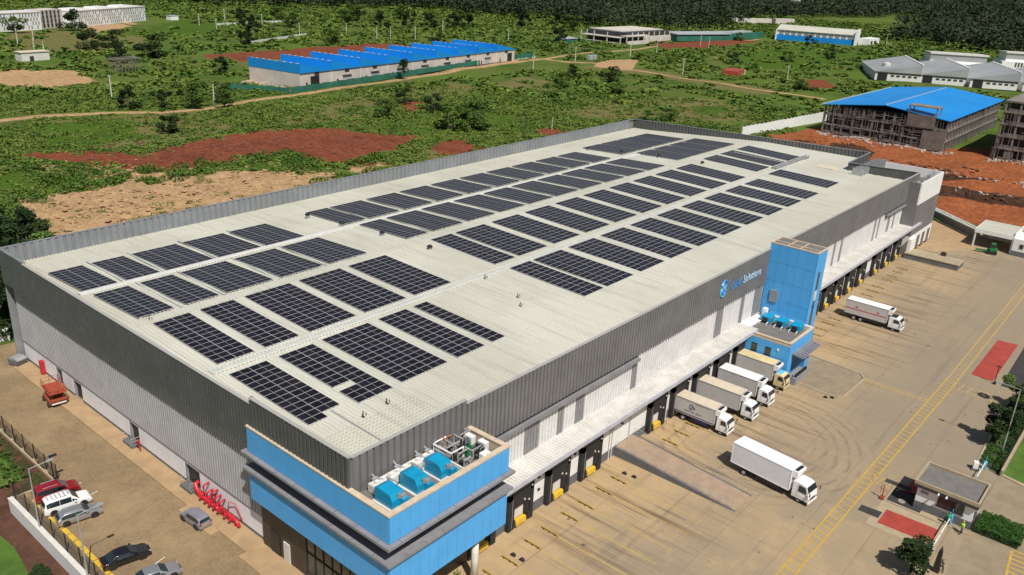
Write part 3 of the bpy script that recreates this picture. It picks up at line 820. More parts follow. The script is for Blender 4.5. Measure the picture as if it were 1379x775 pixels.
def make_sign():
    s = empty('wall_sign', (0, 0, 0), label='lettered company sign with looped blue emblem, left of the blue tower', cat='sign')
    y = -.28
    # looped emblem: two strands swapping sides
    def curve(ph):
        p = []
        for k in range(25):
            t = k/24; a = t*PI*1.0
            w_ = .95*math.sin(a*2+ph)
            p.append((70.9+w_*.7+ (t-.5)*.4, y, 14.1+2.4*t))
        return p
    mm = MB(); mm.tube(curve(.0), [.10+.22*math.sin(PI*k/24) for k in range(25)], 8)
    mm.tube([(70.8+.75*math.cos(a), y, 14.8+.75*math.sin(a)) for a in [2*PI*k/20 for k in range(21)]], .17, 8, cap=False)
    e = mm.build('emblem', 'signlight', s, smooth=True)
    mm = MB(); mm.tube([(71.1+.6*math.cos(a), y-.02, 15.95+.6*math.sin(a)) for a in [PI*(-.4+1.5*k/16) for k in range(17)]], .15, 8)
    mm.tube([(70.8+.35*math.cos(a), y-.05, 14.8+.35*math.sin(a)) for a in [2*PI*k/16 for k in range(17)]], .2, 8, cap=False)
    mm.build('emblem_accent', 'signblue', e, smooth=True)
    text_mesh('Cold', 1.8, .03, 'signblue', 'lettering', s, (73.4, y, 14.35), (PI/2, 0, 0), 1.0)
    text_mesh('Solutions', 1.8, .03, 'signwhite', 'lettering', s, (77.6, y, 14.35), (PI/2, 0, 0), .98)
    return s

# ------------------------------------------------------------------ solar arrays
def make_solar():
    pv, nt, b = new_mat('solar_cells')
    n1 = noise(nt, pos(nt), .9, 2, .5)
    o = mixc(nt, ramp(nt, n1, .35, .65), (.007, .006, .008), (.016, .013, .016))
    nt.links.new(o, b.inputs['Base Color']); b.inputs['Roughness'].default_value = .3; b.inputs['Specular IOR Level'].default_value = .30
    M['pv'] = pv
    M['pvframe'] = surf('module_frame', (.60, .58, .60), .45, .4, var=.03)
    ML, MW = 2.355, 1.05
    def module(mm, x, y, z, sl):
        """one framed module: half-cut cells, level in x, sloping with the roof in y"""
        x1, y1 = x+ML, y+MW
        P = lambda a, b_, h: (a, b_, z+h+sl*(b_-y))
        i = len(mm.v)
        # frame ring sides
        for (a, b_, c, d) in (((x, y), (x1, y), 0, 0), ((x1, y), (x1, y1), 0, 0), ((x1, y1), (x, y1), 0, 0), ((x, y1), (x, y), 0, 0)):
            mm.quad(P(*a, 0), P(*b_, 0), P(*b_, .05), P(*a, .05), 1)
        fx, fy = .03, .028
        mm.quad(P(x, y, .05), P(x1, y, .05), P(x1, y1, .05), P(x, y1, .05), 1)
        c = (x+x1)/2
        for a, b_ in ((x+fx, c-.018), (c+.018, x1-fx)):
            mm.quad(P(a, y+fy, .056), P(b_, y+fy, .056), P(b_, y1-fy, .056), P(a, y1-fy, .056), 0)
    shared = {}
    def block(x0, y0, nx, ny, near, label, group, drop=()):
        """(x0, y0) near-front corner at survey level, nx modules across, ny along the slope"""
        y_c = y0+ny*1.1/2
        ax, ay, az = adj(x0, y0); ax -= .4
        sl = (1.2/42.3 if y_c < 41 else -1.5/36)
        a = empty('solar_array', (ax, ay, az), label=label, cat='solar array', group=group)
        key = ('m', round(sl, 4))
        px, py = 2.39, (1.085)
        if near:
            if key not in shared:
                mm = MB(); module(mm, 0, 0, 0, sl); o = mm.build('solar_module', ['pv', 'pvframe'], a); shared[key] = o.data; bpy.data.objects.remove(o)
            for i in range(nx):
                for j in range(ny):
                    if (i, j) in drop: continue
                    o = bpy.data.objects.new('solar_module', shared[key]); col.objects.link(o); o.parent = a
                    o.location = (i*px, j*py, j*py*sl)
        else:
            k2 = ('b', nx, ny, round(sl, 4))
            if k2 not in shared:
                mm = MB()
                for i in range(nx):
                    for j in range(ny): module(mm, i*px, j*py, j*py*sl, sl)
                o = mm.build('module_field', ['pv', 'pvframe'], a); shared[k2] = o.data
            else:
                o = bpy.data.objects.new('module_field', shared[k2]); col.objects.link(o); o.parent = a
        k3 = ('r', nx, ny, round(sl, 4))
        if k3 not in shared:
            mm = MB(); L = ny*py
            for i in range(nx):
                for dx in (.45, 1.8):
                    x = i*px+dx
                    mm.v += [(x, -.15, -.1-.15*sl), (x+.06, -.15, -.1-.15*sl), (x+.06, L+.12, -.1+L*sl), (x, L+.12, -.1+L*sl), (x, -.15, -.02-.15*sl), (x+.06, -.15, -.02-.15*sl), (x+.06, L+.12, -.02+L*sl), (x, L+.12, -.02+L*sl)]
                    b0 = len(mm.v)-8
                    for q in ((4,5,6,7), (0,1,5,4), (1,2,6,5), (2,3,7,6), (3,0,4,7)): mm.f.append(tuple(b0+t for t in q)); mm.m.append(0)
            o = mm.build('mounting_rails', 'tray', a); shared[k3] = o.data
        else:
            o = bpy.data.objects.new('mounting_rails', shared[k3]); col.objects.link(o); o.parent = a
        return a
    rows = {'dock': 'the dock-side row', 'front': 'the row before the ridge', 'rear': 'the row behind the ridge', 'back': 'the rear row'}
    near = {
        'back': ([(2.0, 2), (7.9, 2), (13.7, 3), (21.7, 3), (29.6, 3)], 55.15, 10),
        'rear': ([(2.85, 2), (9.1, 2), (15.0, 3), (23.4, 3), (31.6, 3)], 42.6, 11),
        'front': ([(2.95, 2), (9.0, 2), (15.2, 3), (23.7, 3), (32.2, 3)], 25.35, 13),
        'dock': ([(2.1, 2), (8.25, 2), (14.3, 3), (22.85, 2), (28.8, 1)], 8.4, 13)}
    for r, (bl, y0, ny) in near.items():
        for k, (x, nx) in enumerate(bl):
            drop = ()
            yy = y0
            if r == 'dock' and k == 0: drop = ((1, 0),) ; yy = 8.2
            if r == 'dock' and k == 1: drop = ((0, 3), )
            if r == 'dock' and k == 1: yy = 8.2
            block(x, yy, nx, ny, True, '%s solar array from the gable in %s, near group' % (ORD[k], rows[r]), 'solar arrays of the near group', drop)
    mid = {
        'back': ([(45.2, 2)] + [(50.6+8.32*k, 3) for k in range(9)], 56.0, 10),
        'rear': ([(47.9, 2)] + [(53.9+8.36*k, 3) for k in range(9)], 43.7, 11),
        'front': ([(49.3, 2)] + [(54.9+8.84*k, 3) for k in range(9)], 26.1, 13),
        'dock': ([(48.8, 2)] + [(54.2+8.84*k, 3) for k in range(9)], 9.35, 13)}
    for r, (bl, y0, ny) in mid.items():
        for k, (x, nx) in enumerate(bl):
            block(x, y0, nx, ny, False, '%s solar array past the near cross aisle in %s' % (ORD[k], rows[r]), 'solar arrays of the middle group')
    far = {'back': ([(129.8+7.6*k, 3) for k in range(4)], 56.8, 11), 'rear': ([(135.4+7.5*k, 3) for k in range(4)], 44.8, 11),
           'front': ([(139.6, 3), (148.2, 3), (157.0, 3)], 26.9, 13), 'dock': ([(137.8, 3)], 9.9, 13)}
    for r, (bl, y0, ny) in far.items():
        for k, (x, nx) in enumerate(bl):
            lab = '%s solar array past the far cross aisle in %s' % (ORD[k], rows[r]) if len(bl) > 1 else 'lone solar array of the far group in the row nearest the docks'
            block(x, y0, nx, ny, False, lab, 'solar arrays of the far group')

def make_strips(w):
    """translucent strips lying in the gaps between arrays"""
    roof = [c for c in w.children if c.name.startswith('roof') and not c.name.startswith('roof_end')][0]
    mm = MB()
    def st(x, ya, yb_, wd=.42):
        a = adj(x, ya, .075); b_ = adj(x, yb_, .075)
        mm.v += [(a[0], a[1], a[2]), (a[0]+wd, a[1], a[2]), (b_[0]+wd, b_[1], b_[2]), (b_[0], b_[1], b_[2])]
        i = len(mm.v)-4; mm.f.append((i, i+1, i+2, i+3)); mm.m.append(0)
    for x in (6.9, 12.6, 20.7, 28.8): st(x, 54.9, 66)
    for x in (7.9, 13.9, 22.2, 30.4): st(x, 42.3, 54)
    for x in (8.0, 14.0, 22.4, 30.9): st(x, 25, 40, .6)
    for x in (7.2, 13.2, 21.6, 27.9): st(x, 7.2, 23.3, .6)
    for k in range(9):
        st(49.6+8.32*k, 56, 66, .3); st(52.7+8.36*k, 43.9, 54, .3); st(53.9+8.84*k, 26, 40.3, .3); st(53.2+8.84*k, 9.3, 23.4, .3)
    mm.each('skylight_strip', 'skylt', roof)
# ------------------------------------------------------------------ attached blocks
def panelled(mm, p0, p1, z0, z1, nrm, n, mat=0, seam=1, t=.06):
    """flat panels with open joints over a darker backing"""
    L = math.hypot(p1[0]-p0[0], p1[1]-p0[1]); ux, uy = (p1[0]-p0[0])/L, (p1[1]-p0[1])/L
    for k in range(n):
        a = L*k/n+.014; b = L*(k+1)/n-.014
        q = [(p0[0]+ux*a, p0[1]+uy*a), (p0[0]+ux*b, p0[1]+uy*b)]
        mm.prism([q[0], q[1], (q[1][0]+nrm[0]*t, q[1][1]+nrm[1]*t), (q[0][0]+nrm[0]*t, q[0][1]+nrm[1]*t)], z0, z1, mat)

def make_office():
    o = empty('office_block', (0, 0, 0), label='blue two-storey office corner with tan coping wrapped round the near end of the warehouse', cat='office block')
    X0, X1, Y0, Y1 = -.4, 15.4, -5.5, 15.7
    mm = MB()
    panelled(mm, (X0, Y1), (X0, Y0), 12.25, 15.0, (-1, 0), 17)
    panelled(mm, (X0, Y0), (X1, Y0), 12.25, 15.0, (0, -1), 13)
    panelled(mm, (X1, Y0), (X1, 0), 12.25, 15.0, (1, 0), 4)
    u = mm.build('upper_band', 'blue', o)
    mm = MB(); mm.box(X0, Y0, 12.2, X0+.3, Y1, 14.98).box(X0, Y0, 12.2, X1, Y0+.3, 14.98).box(X1-.3, Y0, 12.2, X1, 0, 14.98)
    mm.build('panel_backing', 'seam', u)
    mm = MB()
    mm.prism([(X0-.1, Y0-.1), (X1+.1, Y0-.1), (X1+.1, Y0+.5), (X0+.5, Y0+.5)], 15.0, 15.14)
    mm.prism([(X0-.1, Y0-.1), (X0+.5, Y0+.5), (X0+.5, Y1+.1), (X0-.1, Y1+.1)], 15.0, 15.14)
    mm.prism([(X1-.5, Y0+.5), (X1+.1, Y0+.5), (X1+.1, -.15), (X1-.5, -.15)], 15.0, 15.14)
    mm.box(X0, Y0+.3, 14.2, X0+.45, Y1, 15.0).box(X0+.3, Y0, 14.2, X1, Y0+.45, 15.0).box(X1-.45, Y0, 14.2, X1-.3, -.15, 15.0)
    mm.box(X0, Y1-.4, 14.2, 1.0, Y1+.1, 15.13)
    mm.build('coping', 'coping', o)
    MB().box(X0+.3, Y0+.3, 13.9, X1-.3, -.1, 14.3).box(X0+.3, 0, 13.9, -.1, Y1, 14.3).build('roof_deck', 'deck', o)
    def ring(name, z0, z1, d, mat, inner=1.2, ext=.55):
        mm = MB()
        n = 9
        mm.prism([(X0-d, Y0-d), (X1+d, Y0-d), (X1+d, Y0+inner), (X0+inner, Y0+inner)], z0, z1)
        mm.prism([(X0-d, Y0-d), (X0+inner, Y0+inner), (X0+inner, Y1+ext), (X0-d, Y1+ext)], z0, z1)
        return mm.build(name, mat, o)
    ring('upper_ledge', 11.92, 12.2, .55, 'ledge')
    ring('lower_ledge', 9.98, 10.25, .45, 'ledge')
    mm = MB()   # joints on the ledges
    for k in range(7):
        y = Y0+1+k*3; mm.box(X0-.56, y, 12.2, X0, y+.04, 12.205).box(X0-.46, y+.8, 10.25, X0, y+.84, 10.255)
        x = X0+1+k*2.3; mm.box(x, Y0-.56, 12.2, x+.04, Y0, 12.205).box(x+.8, Y0-.46, 10.25, x+.84, Y0, 10.255)
    mm.each('ledge_joint', 'dark', o)
    # recessed ribbon glazing between the ledges
    mm = MB().box(X0+.9, Y0+.9, 10.0, X1-.2, Y1-.3, 11.95)
    g = mm.build('ribbon_window', 'glass', o)
    mm = MB()
    for k in range(14): mm.box(X0+.82, Y0+1.2+k*1.45, 10.25, X0+.9, Y0+1.27+k*1.45, 11.92)
    for k in range(10): mm.box(X0+1.4+k*1.45, Y0+.82, 10.25, X0+1.47+k*1.45, Y0+.9, 11.92)
    mm.build('mullion', 'black', g)
    mm = MB()
    panelled(mm, (X0, Y1), (X0, Y0), 6.45, 9.72, (-1, 0), 17)
    panelled(mm, (X0, Y0), (X1, Y0), 5.85, 9.72, (0, -1), 13)
    panelled(mm, (X1, Y0), (X1, -1.6), 5.85, 9.72, (1, 0), 3)
    mm.profile([(X0-.06, 6.45), (X0+.9, 5.85), (X0+.95, 5.95), (X0, 6.6)], 'y', Y0, Y1)
    lo = mm.build('lower_band', 'blue', o)
    mm = MB().box(X0, Y0, 6.5, X0+.3, Y1, 9.7).box(X0, Y0, 5.9, X1, Y0+.3, 9.7).box(X1-.3, Y0, 5.9, X1, -1.6, 9.7)
    mm.build('panel_backing', 'seam', lo)
    MB().box(X0+.1, Y0+.1, 5.85, X1-.1, -1.7, 6.1).box(X0+.9, -1.7, 5.85, 1.0, Y1, 6.1).build('soffit', 'dark', o)
    # dark ground floor
    mm = MB().box(.62, 8.0, .1, 1.2, 15.7, 6.0).box(.62, -1.6, .1, 1.0, 8.0, 1.0).box(.62, -1.6, 5.0, 1.0, 8.0, 6.0)
    mm.box(.62, -2.0, .1, 15.4, -1.6, 6.0)
    gf = mm.build('ground_floor_wall', 'brown', o)
    mm = MB().box(.66, -1.5, .9, .9, 8.0, 5.1)
    gl = mm.build('shopfront_glazing', 'glassg', o)
    mm = MB()
    for k in range(8): mm.box(.56, -1.5+k*1.36, .5, .66, -1.44+k*1.36, 5.1)
    mm.box(.56, -1.5, 3.3, .66, 8, 3.38)
    mm.build('mullion', 'black', gl)
    MB().box(.5, 10.9, .1, .62, 11.9, 2.5).build('white_panel', 'offwhite', gf)
    MB().box(.54, 12.6, .1, .62, 14.2, 2.9).build('entrance_door', 'black', gf)
    # columns
    for x in (.6, 11.9): 
        MB().tube([(x, -4.6, 0), (x, -4.6, 5.9)], .38, 18).build('column', 'offwhite', o, smooth=True)
    # pot plant by the column is a thing of its own
    return o

def make_units():
    # three blue roof-top units
    src = None
    for k, (x, y) in enumerate(((1.75, -3.25), (4.85, -3.15), (8.0, -3.05))):
        lab = ['blue rooftop air handler nearest the open corner of the office roof', 'middle blue rooftop air handler of the three on the office roof', 'blue rooftop air handler beside the pipework on the office roof'][k]
        if src is None:
            a = empty('air_handler', (x, y, 14.3), label=lab, cat='air handler', group='blue air handlers on the office roof')
            MB().box(-.75, -1.1, .12, .75, 1.25, .9).profile([(-1.1, .9), (-1.1, 1.0), (-.8, 1.55), (.7, 1.65), (1.25, 1.45), (1.25, .9)], 'x', -.75, .75).build('housing', 'plant', a, bevel=.05)
            MB().box(.15, -1.6, .3, .85, -1.1, 1.0).tube([(.5, -1.35, .4), (1.0, -1.35, .4)], .28, 12).build('motor', 'plant', a)
            MB().box(.2, -1.35, 1.0, .75, -1.0, 1.25).box(-.1, -1.2, 1.0, .2, -1.05, 1.5).build('valve_box', 'grey', a)
            MB().box(-.95, -1.75, 0, 1.1, 1.35, .12).build('base_slab', 'offwhite', a)
            mm = MB().tube([(.9, .2, .5), (1.25, .4, .5), (1.25, .4, 1.3), (1.25, 1.8, 1.3)], .09).tube([(-.2, 1.25, .7), (-.2, 1.9, .7)], .14).tube([(.4, 1.25, .5), (.4, 1.9, .9)], .1)
            mm.build('pipe', 'galv', a)
            src = a
        else: copy_tree(src, (x, y, 14.3), label=lab)
    d = empty('duct_bench', (1.4, -1.6, 14.3), label='long pale insulated duct bench running between the blue units and the grey cladding', cat='duct')
    MB().box(0, 0, .1, 8.0, .95, .95).build('duct_body', 'offwhite', d, bevel=.04)
    mm = MB()
    for k in range(9): mm.box(.4+k*.85, .2, .95, .75+k*.85, .5, 1.25).tube([(.5+k*.85, 0, .5), (.5+k*.85, -.5, .5), (.5+k*.85, -.5, 1.2)], .06)
    mm.each('valve_head', 'white', d, 2)
    mm = MB()
    for x in (0.6, 3.3, 6.0, 7.2): mm.box(x, .55, .95, x+.6, 1.15, 1.1).tube([(x+.3, .9, 1.0), (x+.3, 1.6, 1.4)], .1)
    mm.each('wall_duct', 'galv', d, 2)
    # chiller pipework with pumps
    p = empty('pipework', (9.9, -4.95, 14.3), label='tangle of pipes, pumps and valves filling the far end of the office roof', cat='pipework')
    rnd = random.Random(5); mm = MB()
    for k in range(26):
        x, y = rnd.uniform(.3, 4.6), rnd.uniform(.5, 4.4); L = rnd.uniform(.6, 2.0)
        z = rnd.uniform(.2, 1.0); ax = rnd.random() < .5
        q = (min(x+L, 4.9), y, z) if ax else (x, min(y+L, 4.6), z)
        mm.tube([(x, y, 0), (x, y, z), q, (q[0], q[1], 0)], rnd.uniform(.04, .10))
    mm.build('pipe_run', 'galv', p)
    mm = MB()
    for k in range(16):
        x, y = rnd.uniform(.4, 4.3), rnd.uniform(.6, 4.0); mm.box(x, y, 0, x+rnd.uniform(.2, .6), y+rnd.uniform(.2, .5), rnd.uniform(.3, .9))
    mm.each('pump', 'rubber', p)
    mm = MB()
    for x, y in ((2.2, 2.2), (2.6, 1.9), (2.0, 1.7), (2.9, 2.4)): mm.tube([(x, y, .2), (x, y, 1.0)], [.22, .12], 10)
    mm.each('green_valve', 'green', p)
    mm = MB().tube([(.1, 4.6, .0), (.1, 4.6, 1.1), (.1, 2.2, 1.1), (1.8, 2.2, 1.1), (1.8, 2.2, 0)], .09).tube([(.3, 4.7, 1.1), (1.9, 4.7, 1.1), (1.9, 4.7, 0)], .09).box(0, -.05, 0, .12, 4.8, .3)
    mm.build('white_pipe', 'white', p)
    mm = MB().tube([(1.5, 4.7, 0), (1.5, 4.7, 1.4)], .1).tube([(1.9, 4.5, 0), (1.9, 4.5, 1.2), (2.4, 4.5, 1.2)], .09)
    mm.build('copper_pipe', surf('copper', (.5, .22, .1), .5, .5), p)
    for k, (x, y, r_) in enumerate(((13.9, -1.6, 0), (14.0, -3.3, 0), (12.6, -4.75, PI/2))):
        c = empty('condenser', (x, y, 14.3), r_, ['white outdoor condenser against the end coping, nearer the cladding', 'white outdoor condenser against the end coping, nearer the yard', 'white outdoor condenser lying behind the yard side coping'][k], 'condenser', 'white condensers on the office roof')
        MB().box(-.3, -.5, .1, .3, .5, 1.0).build('casing', 'white', c, bevel=.03)
        MB().tube([(-.31, 0, .55), (-.33, 0, .55)], .33, 16).build('fan_grille', 'grey', c)

def make_tower():
    t = empty('stair_tower', (87, -7.8, 0), label='tall blue stair tower standing proud of the dock front', cat='tower')
    mm = MB(); n = 8
    # left face, front face in three storeys of panels
    for z0, z1 in ((0, 3.1), (3.15, 6.3), (6.35, 9.5), (9.55, 12.7), (12.75, 15.9), (15.95, 18.95)):
        panelled(mm, (-.06, 7.8), (-.06, 0), z0, z1, (-1, 0), 5, t=.03)
        for a, b in ((0, 1.35), (2.35, 3.9)):
            mm.box(a, -.09, z0, b, -.03, z1)
    mm.box(1.35, -.09, 15.5, 2.35, -.03, 18.95).box(1.35, -.09, 0, 2.35, -.03, 1.0)
    mm.box(3.9, 0, 0, 3.96, 7.8, 18.95)
    mm.build('panel_cladding', 'blue', t)
    MB().box(-.03, -.02, 0, 3.9, 7.8, 18.9).build('core', 'seam', t)
    MB().box(.1, .1, 18.9, 3.8, 7.6, 18.96).build('roof_deck', 'deck', t)
    mm = MB().box(1.4, -.08, 1.1, 2.3, -.02, 10.6).box(1.4, -.08, 12.3, 2.3, -.02, 15.4)
    s = mm.build('slot_window', 'glass', t)
    MB().box(1.38, -.1, 10.6, 2.32, 0, 12.3).build('infill_panel', 'offwhite', s)
    mm = MB()
    mm.box(-.12, -.14, 18.93, 4.02, .12, 19.1).box(-.12, 7.6, 18.93, 4.02, 7.9, 19.1).box(-.12, .12, 18.93, .14, 7.6, 19.1).box(3.8, .12, 18.93, 4.02, 7.6, 19.1)
    mm.box(1.4, .15, 18.9, 1.55, 7.5, 19.1).box(.15, 3, 18.9, 3.75, 3.12, 19.1).box(.15, 5, 18.9, 3.75, 5.12, 19.1)
    mm.build('coping', 'coping', t)
    MB().box(-.32, 5.2, 9.2, -.09, 6.5, 11.2).build('louvre', 'grey', t)
    return t

def make_annex():
    a = empty('reception_annex', (78, -9.3, 0), label='low blue flat-roofed annex in front of the tower with a glazed entrance', cat='annex')
    W, D, H = 9.0, 7.9, 6.75
    mm = MB(); panelled(mm, (0, D), (0, 0), 0, H, (-1, 0), 4, t=.04)
    mm.box(0, -.05, 0, 1.5, 0, H).box(7.5, -.05, 0, W, 0, H).box(1.5, -.05, 4.5, 7.5, 0, H).box(W-.1, -.05, 0, W, 1.4, H)
    mm.build('panel_cladding', 'blue', a)
    MB().box(.02, .02, 0, W-.1, D, H-.5).build('core', 'seam', a)
    mm = MB().box(-.1, -.1, H, W, .35, H+.15).box(-.1, .35, H, .3, D, H+.15).box(-.05, 0, H-.5, .25, D, H).box(0, 0, H-.5, W, .3, H)
    mm.build('coping', 'coping', a)
    MB().box(.2, .3, H-.55, W-.1, D, H-.42).build('roof_deck', 'deck', a)
    mm = MB()
    for y in (5.2, 2.9): mm.box(-.09, y, 3.8, -.03, y+.95, 5.2)
    mm.each('window', 'glass', a)
    MB().box(-.14, 1.7, 5.1, -.04, 1.95, 5.45).build('wall_light', 'white', a)
    mm = MB().box(1.6, .1, 1.3, 7.4, .3, 4.4)
    g = mm.build('entrance_glazing', 'glassg', a)
    mm = MB()
    for k in range(7): mm.box(1.6+k*.96, -.02, 1.2, 1.68+k*.96, .1, 4.4)
    mm.build('mullion', 'black', g)
    mm = MB()
    mm.profile([(-1.9, 4.55), (.0, 4.75), (0, 4.95), (-1.9, 4.7)], 'x', 1.0, 7.9)
    for k in range(9): mm.box(1.1+k*.8, -1.85, 4.75, 1.5+k*.8, -.1, 4.98)
    mm.build('porch_roof', 'ledge', a)
    MB().box(.6, -1.5, 0, 5.4, 0, 1.2).box(5.4, -1.3, 0, 6.2, 0, .8).box(6.2, -1.2, 0, 7.0, 0, .4).build('entrance_platform', 'grey', a)
    mm = MB()
    for k in range(6): mm.box(1.0+k*.75, -1.4, 1.2, 1.3+k*.75, -1.1, 1.75)
    mm.build('planter_rail', 'black', a)
    # units on the roof
    for k, (x, y) in enumerate(((6.9, 7.0), (6.9, 4.5), (6.9, 2.0))):
        u = empty('chiller', (78+x, -9.3+y, H-.42), label=['blue roof chiller on the annex, nearest the warehouse', 'middle blue roof chiller on the annex', 'blue roof chiller on the annex, nearest the yard'][k], cat='chiller', group='blue chillers on the annex roof')
        MB().box(-1.0, -.85, .2, 1.0, .85, 1.15).build('housing', 'plant', u, bevel=.05)
        MB().box(-1.15, -.4, .3, -1.0, .4, 1.0).build('grille', 'black', u)
        MB().tube([(-1.1, .6, .3), (-1.7, .6, .3), (-1.7, .6, 0)], .08).tube([(-1.1, -.6, .3), (-1.7, -.6, .3), (-1.7, -.6, 0)], .08).build('pipe', 'white', u)
    tag(MB().box(86.3, -9.0, H-.42, 86.9, -1.7, H+.25).build('upstand', 'offwhite'), 'long pale upstand between the chillers and the blue tower', 'upstand')
    tag(MB().box(85.6, -1.6, H-.42, 86.5, -.9, H+1.3).build('vent_box', 'white', bevel=.04), 'white vent box in the corner of the annex roof by the grey wall', 'vent box')
    return a

def make_staff():
    s = empty('staff_block', (161, -2.9, 0), label='grey and white staff block at the far end of the dock front', cat='building')
    W, D = 17.4, 16.5
    mm = MB().box(0, 0, 12.0, W, .3, 17.1).box(W-.3, .3, 12.0, W, D, 17.1)
    mm.build('white_band', 'white', s)
    mm = MB().box(0, .04, 4.5, W-.02, .4, 12.0).box(0, .4, 4.5, .3, 2.9, 17.0).box(W-.3, .4, 0, W-.02, D, 12.0)
    mm.build('grey_wall', 'cladd', s)
    mm = MB().box(0, 0, .6, W, .3, 4.5).box(0, .3, 0, .3, 2.0, 4.5)
    w = mm.build('plinth_wall', 'white', s)
    for k in range(4):
        x = 1.7+k*4.1
        f = MB().box(x, -.06, .5, x+2.2, 0, 3.6).build('window', 'grey', w)
        MB().box(x+.2, -.09, 1.4, x+.95, -.06, 3.4).box(x+1.2, -.09, 1.4, x+2.0, -.06, 3.4).box(x+.2, -.09, 0.0, x+2.0, -.06, 1.2).build('pane', 'glass', f)
    MB().box(.3, .4, 14.6, W-.3, D, 15.0).build('roof_deck', 'deck', s)
    mm = MB()
    for k in range(9): mm.tube([(.6+k*2, 1.6+.1*k, 17), (.6+k*2, 1.9, 17), (.6+k*2, 2.2, 15)], .1); mm.box(.6+k*2, 13.5, 15, .9+k*2, 16.0, 17.6)
    mm.each('parapet_brace', 'galv', s)
    rnd = random.Random(8); mm = MB()
    for k in range(14):
        x, y = rnd.uniform(1, 8), rnd.uniform(1, 4); mm.box(x, y, 15, x+rnd.uniform(.3, 1.2), y+rnd.uniform(.3, 1), 15+rnd.uniform(.4, 1.7))
    mm.build('roof_plant', 'debris', s)
    mm = MB().box(9, -.5, 9.5, 9.3, 0, 9.8)
    # lower white kiosk by the last dock
    MB().box(-.8, -.6, 0, 3.0, .1, 4.1).build('lobby', 'white', s)
    return s

def make_guardhouse():
    g = empty('guardhouse', (58.4, -40.7, 0), label='small white and grey gatehouse with a flat parapet roof between the two entry lanes', cat='guardhouse')
    W, D = 4.7, 6.3
    MB().box(0, 0, 1.05, W, D, 3.5).build('wall', 'white', g)
    MB().box(-.03, -.03, 0, W+.03, D+.03, 1.05).build('wall_base', 'basegrey', g)
    mm = MB().box(-.42, -.42, 3.5, W+.42, -.2, 3.95).box(-.42, D+.2, 3.5, W+.42, D+.42, 3.95).box(-.42, -.2, 3.5, -.2, D+.2, 3.95).box(W+.2, -.2, 3.5, W+.42, D+.2, 3.95)
    r = mm.build('parapet', 'kerb', g)
    MB().box(-.2, -.2, 3.45, W+.2, D+.2, 3.62).build('roof_deck', 'deck', r)
    MB().box(-.42, -.42, 3.1, W+.42, D+.42, 3.5).build('soffit', 'dark', r)
    f = MB().box(-.05, 1.0, 1.55, 0, 3.9, 2.85).build('window', 'glass', g)
    mm = MB()
    for k in range(4): mm.box(-.08, 1.0+k*.95, 1.5, -.04, 1.06+k*.95, 2.9)
    mm.box(-.14, .9, 1.42, .0, 4.0, 1.52)
    mm.build('window_frame', 'black', f)
    MB().box(-.03, 5.0, 2.3, .0, 5.9, 2.7).build('vent', 'grey', g)
    MB().box(.6, -.05, 1.3, 3.2, 0, 2.8).build('side_window', 'glassg', g)
    MB().box(3.4, -.05, 0, 4.3, 0, 2.3).build('door', 'white', g)
    mm = MB()
    for y in (3.0, 3.9): mm.tube([(-.45, y, 3.35), (-.75, y, 3.2)], [.07, .14], 10)
    mm.each('floodlight', 'white', g)

def make_ramps():
    r = empty('access_ramp', (44.3, -1.5, 0), label='long sloping ramp with brown paved top and grey sides running out from the docks', cat='ramp')
    mm = MB()
    mm.profile([(0, 0), (0, 1.3), (-1.6, 1.3), (-17.4, .04), (-17.4, 0)], 'x', -2.3, -2.05)
    mm.profile([(0, 0), (0, 1.3), (-1.6, 1.3), (-17.4, .04), (-17.4, 0)], 'x', 2.05, 2.3)
    mm.build('side_wall', 'basegrey', r)
    MB().profile([(0, 0), (0, 1.25), (-1.6, 1.25), (-17.3, .02), (-17.3, 0)], 'x', -2.05, 2.05).build('ramp_deck', 'ramptop', r)
    for s, x in ((0, 2.18), (1, -2.18)):
        mm = MB()
        zt = lambda y: 1.3 if y > -1.6 else 1.3-(-1.6-y)*1.26/15.8
        top = []; mid = []
        for k in range(12):
            y = -.4-k*1.5; mm.tube([(x, y, zt(y)), (x, y, zt(y)+.95)], .028); top.append((x, y, zt(y)+.95)); mid.append((x, y, zt(y)+.5))
        mm.tube(top, .028).tube(mid, .018)
        mm.build('handrail', 'galv', r)
    q = empty('loading_platform', (162, -2.9, 0), label='raised concrete loading platform with a grey face jutting out beside the staff block', cat='platform')
    MB().box(-3.4, -11.6, 0, 1.4, 0, 1.15).build('platform_wall', 'basegrey', q)
    MB().box(-3.5, -11.7, 1.15, 1.5, 0, 1.27).build('platform_deck', 'kerb', q)
    mm = MB()
    for k in range(9): mm.tube([(-3.35, -.6-k*1.35, 1.27), (-3.35, -.6-k*1.35, 2.15)], .03)
    mm.tube([(-3.35, -.6, 2.15), (-3.35, -11.4, 2.15)], .03); mm.tube([(-3.35, -.6, 1.7), (-3.35, -11.4, 1.7)], .02)
    mm.tube([(1.3, -11.5, 1.27), (1.3, -11.5, 2.4)], .05); mm.tube([(-3.35, -11.4, 2.15), (1.3, -11.5, 2.15)], .03)
    mm.build('handrail', 'galv', q)
    c = MB().box(163.0, -10.6, 1.3, 163.9, -9.5, 1.95).box(163.2, -10.3, 1.95, 163.7, -9.8, 2.15)
    tag(c.build('crate', 'brown'), 'dark crate left on the raised loading platform', 'crate')

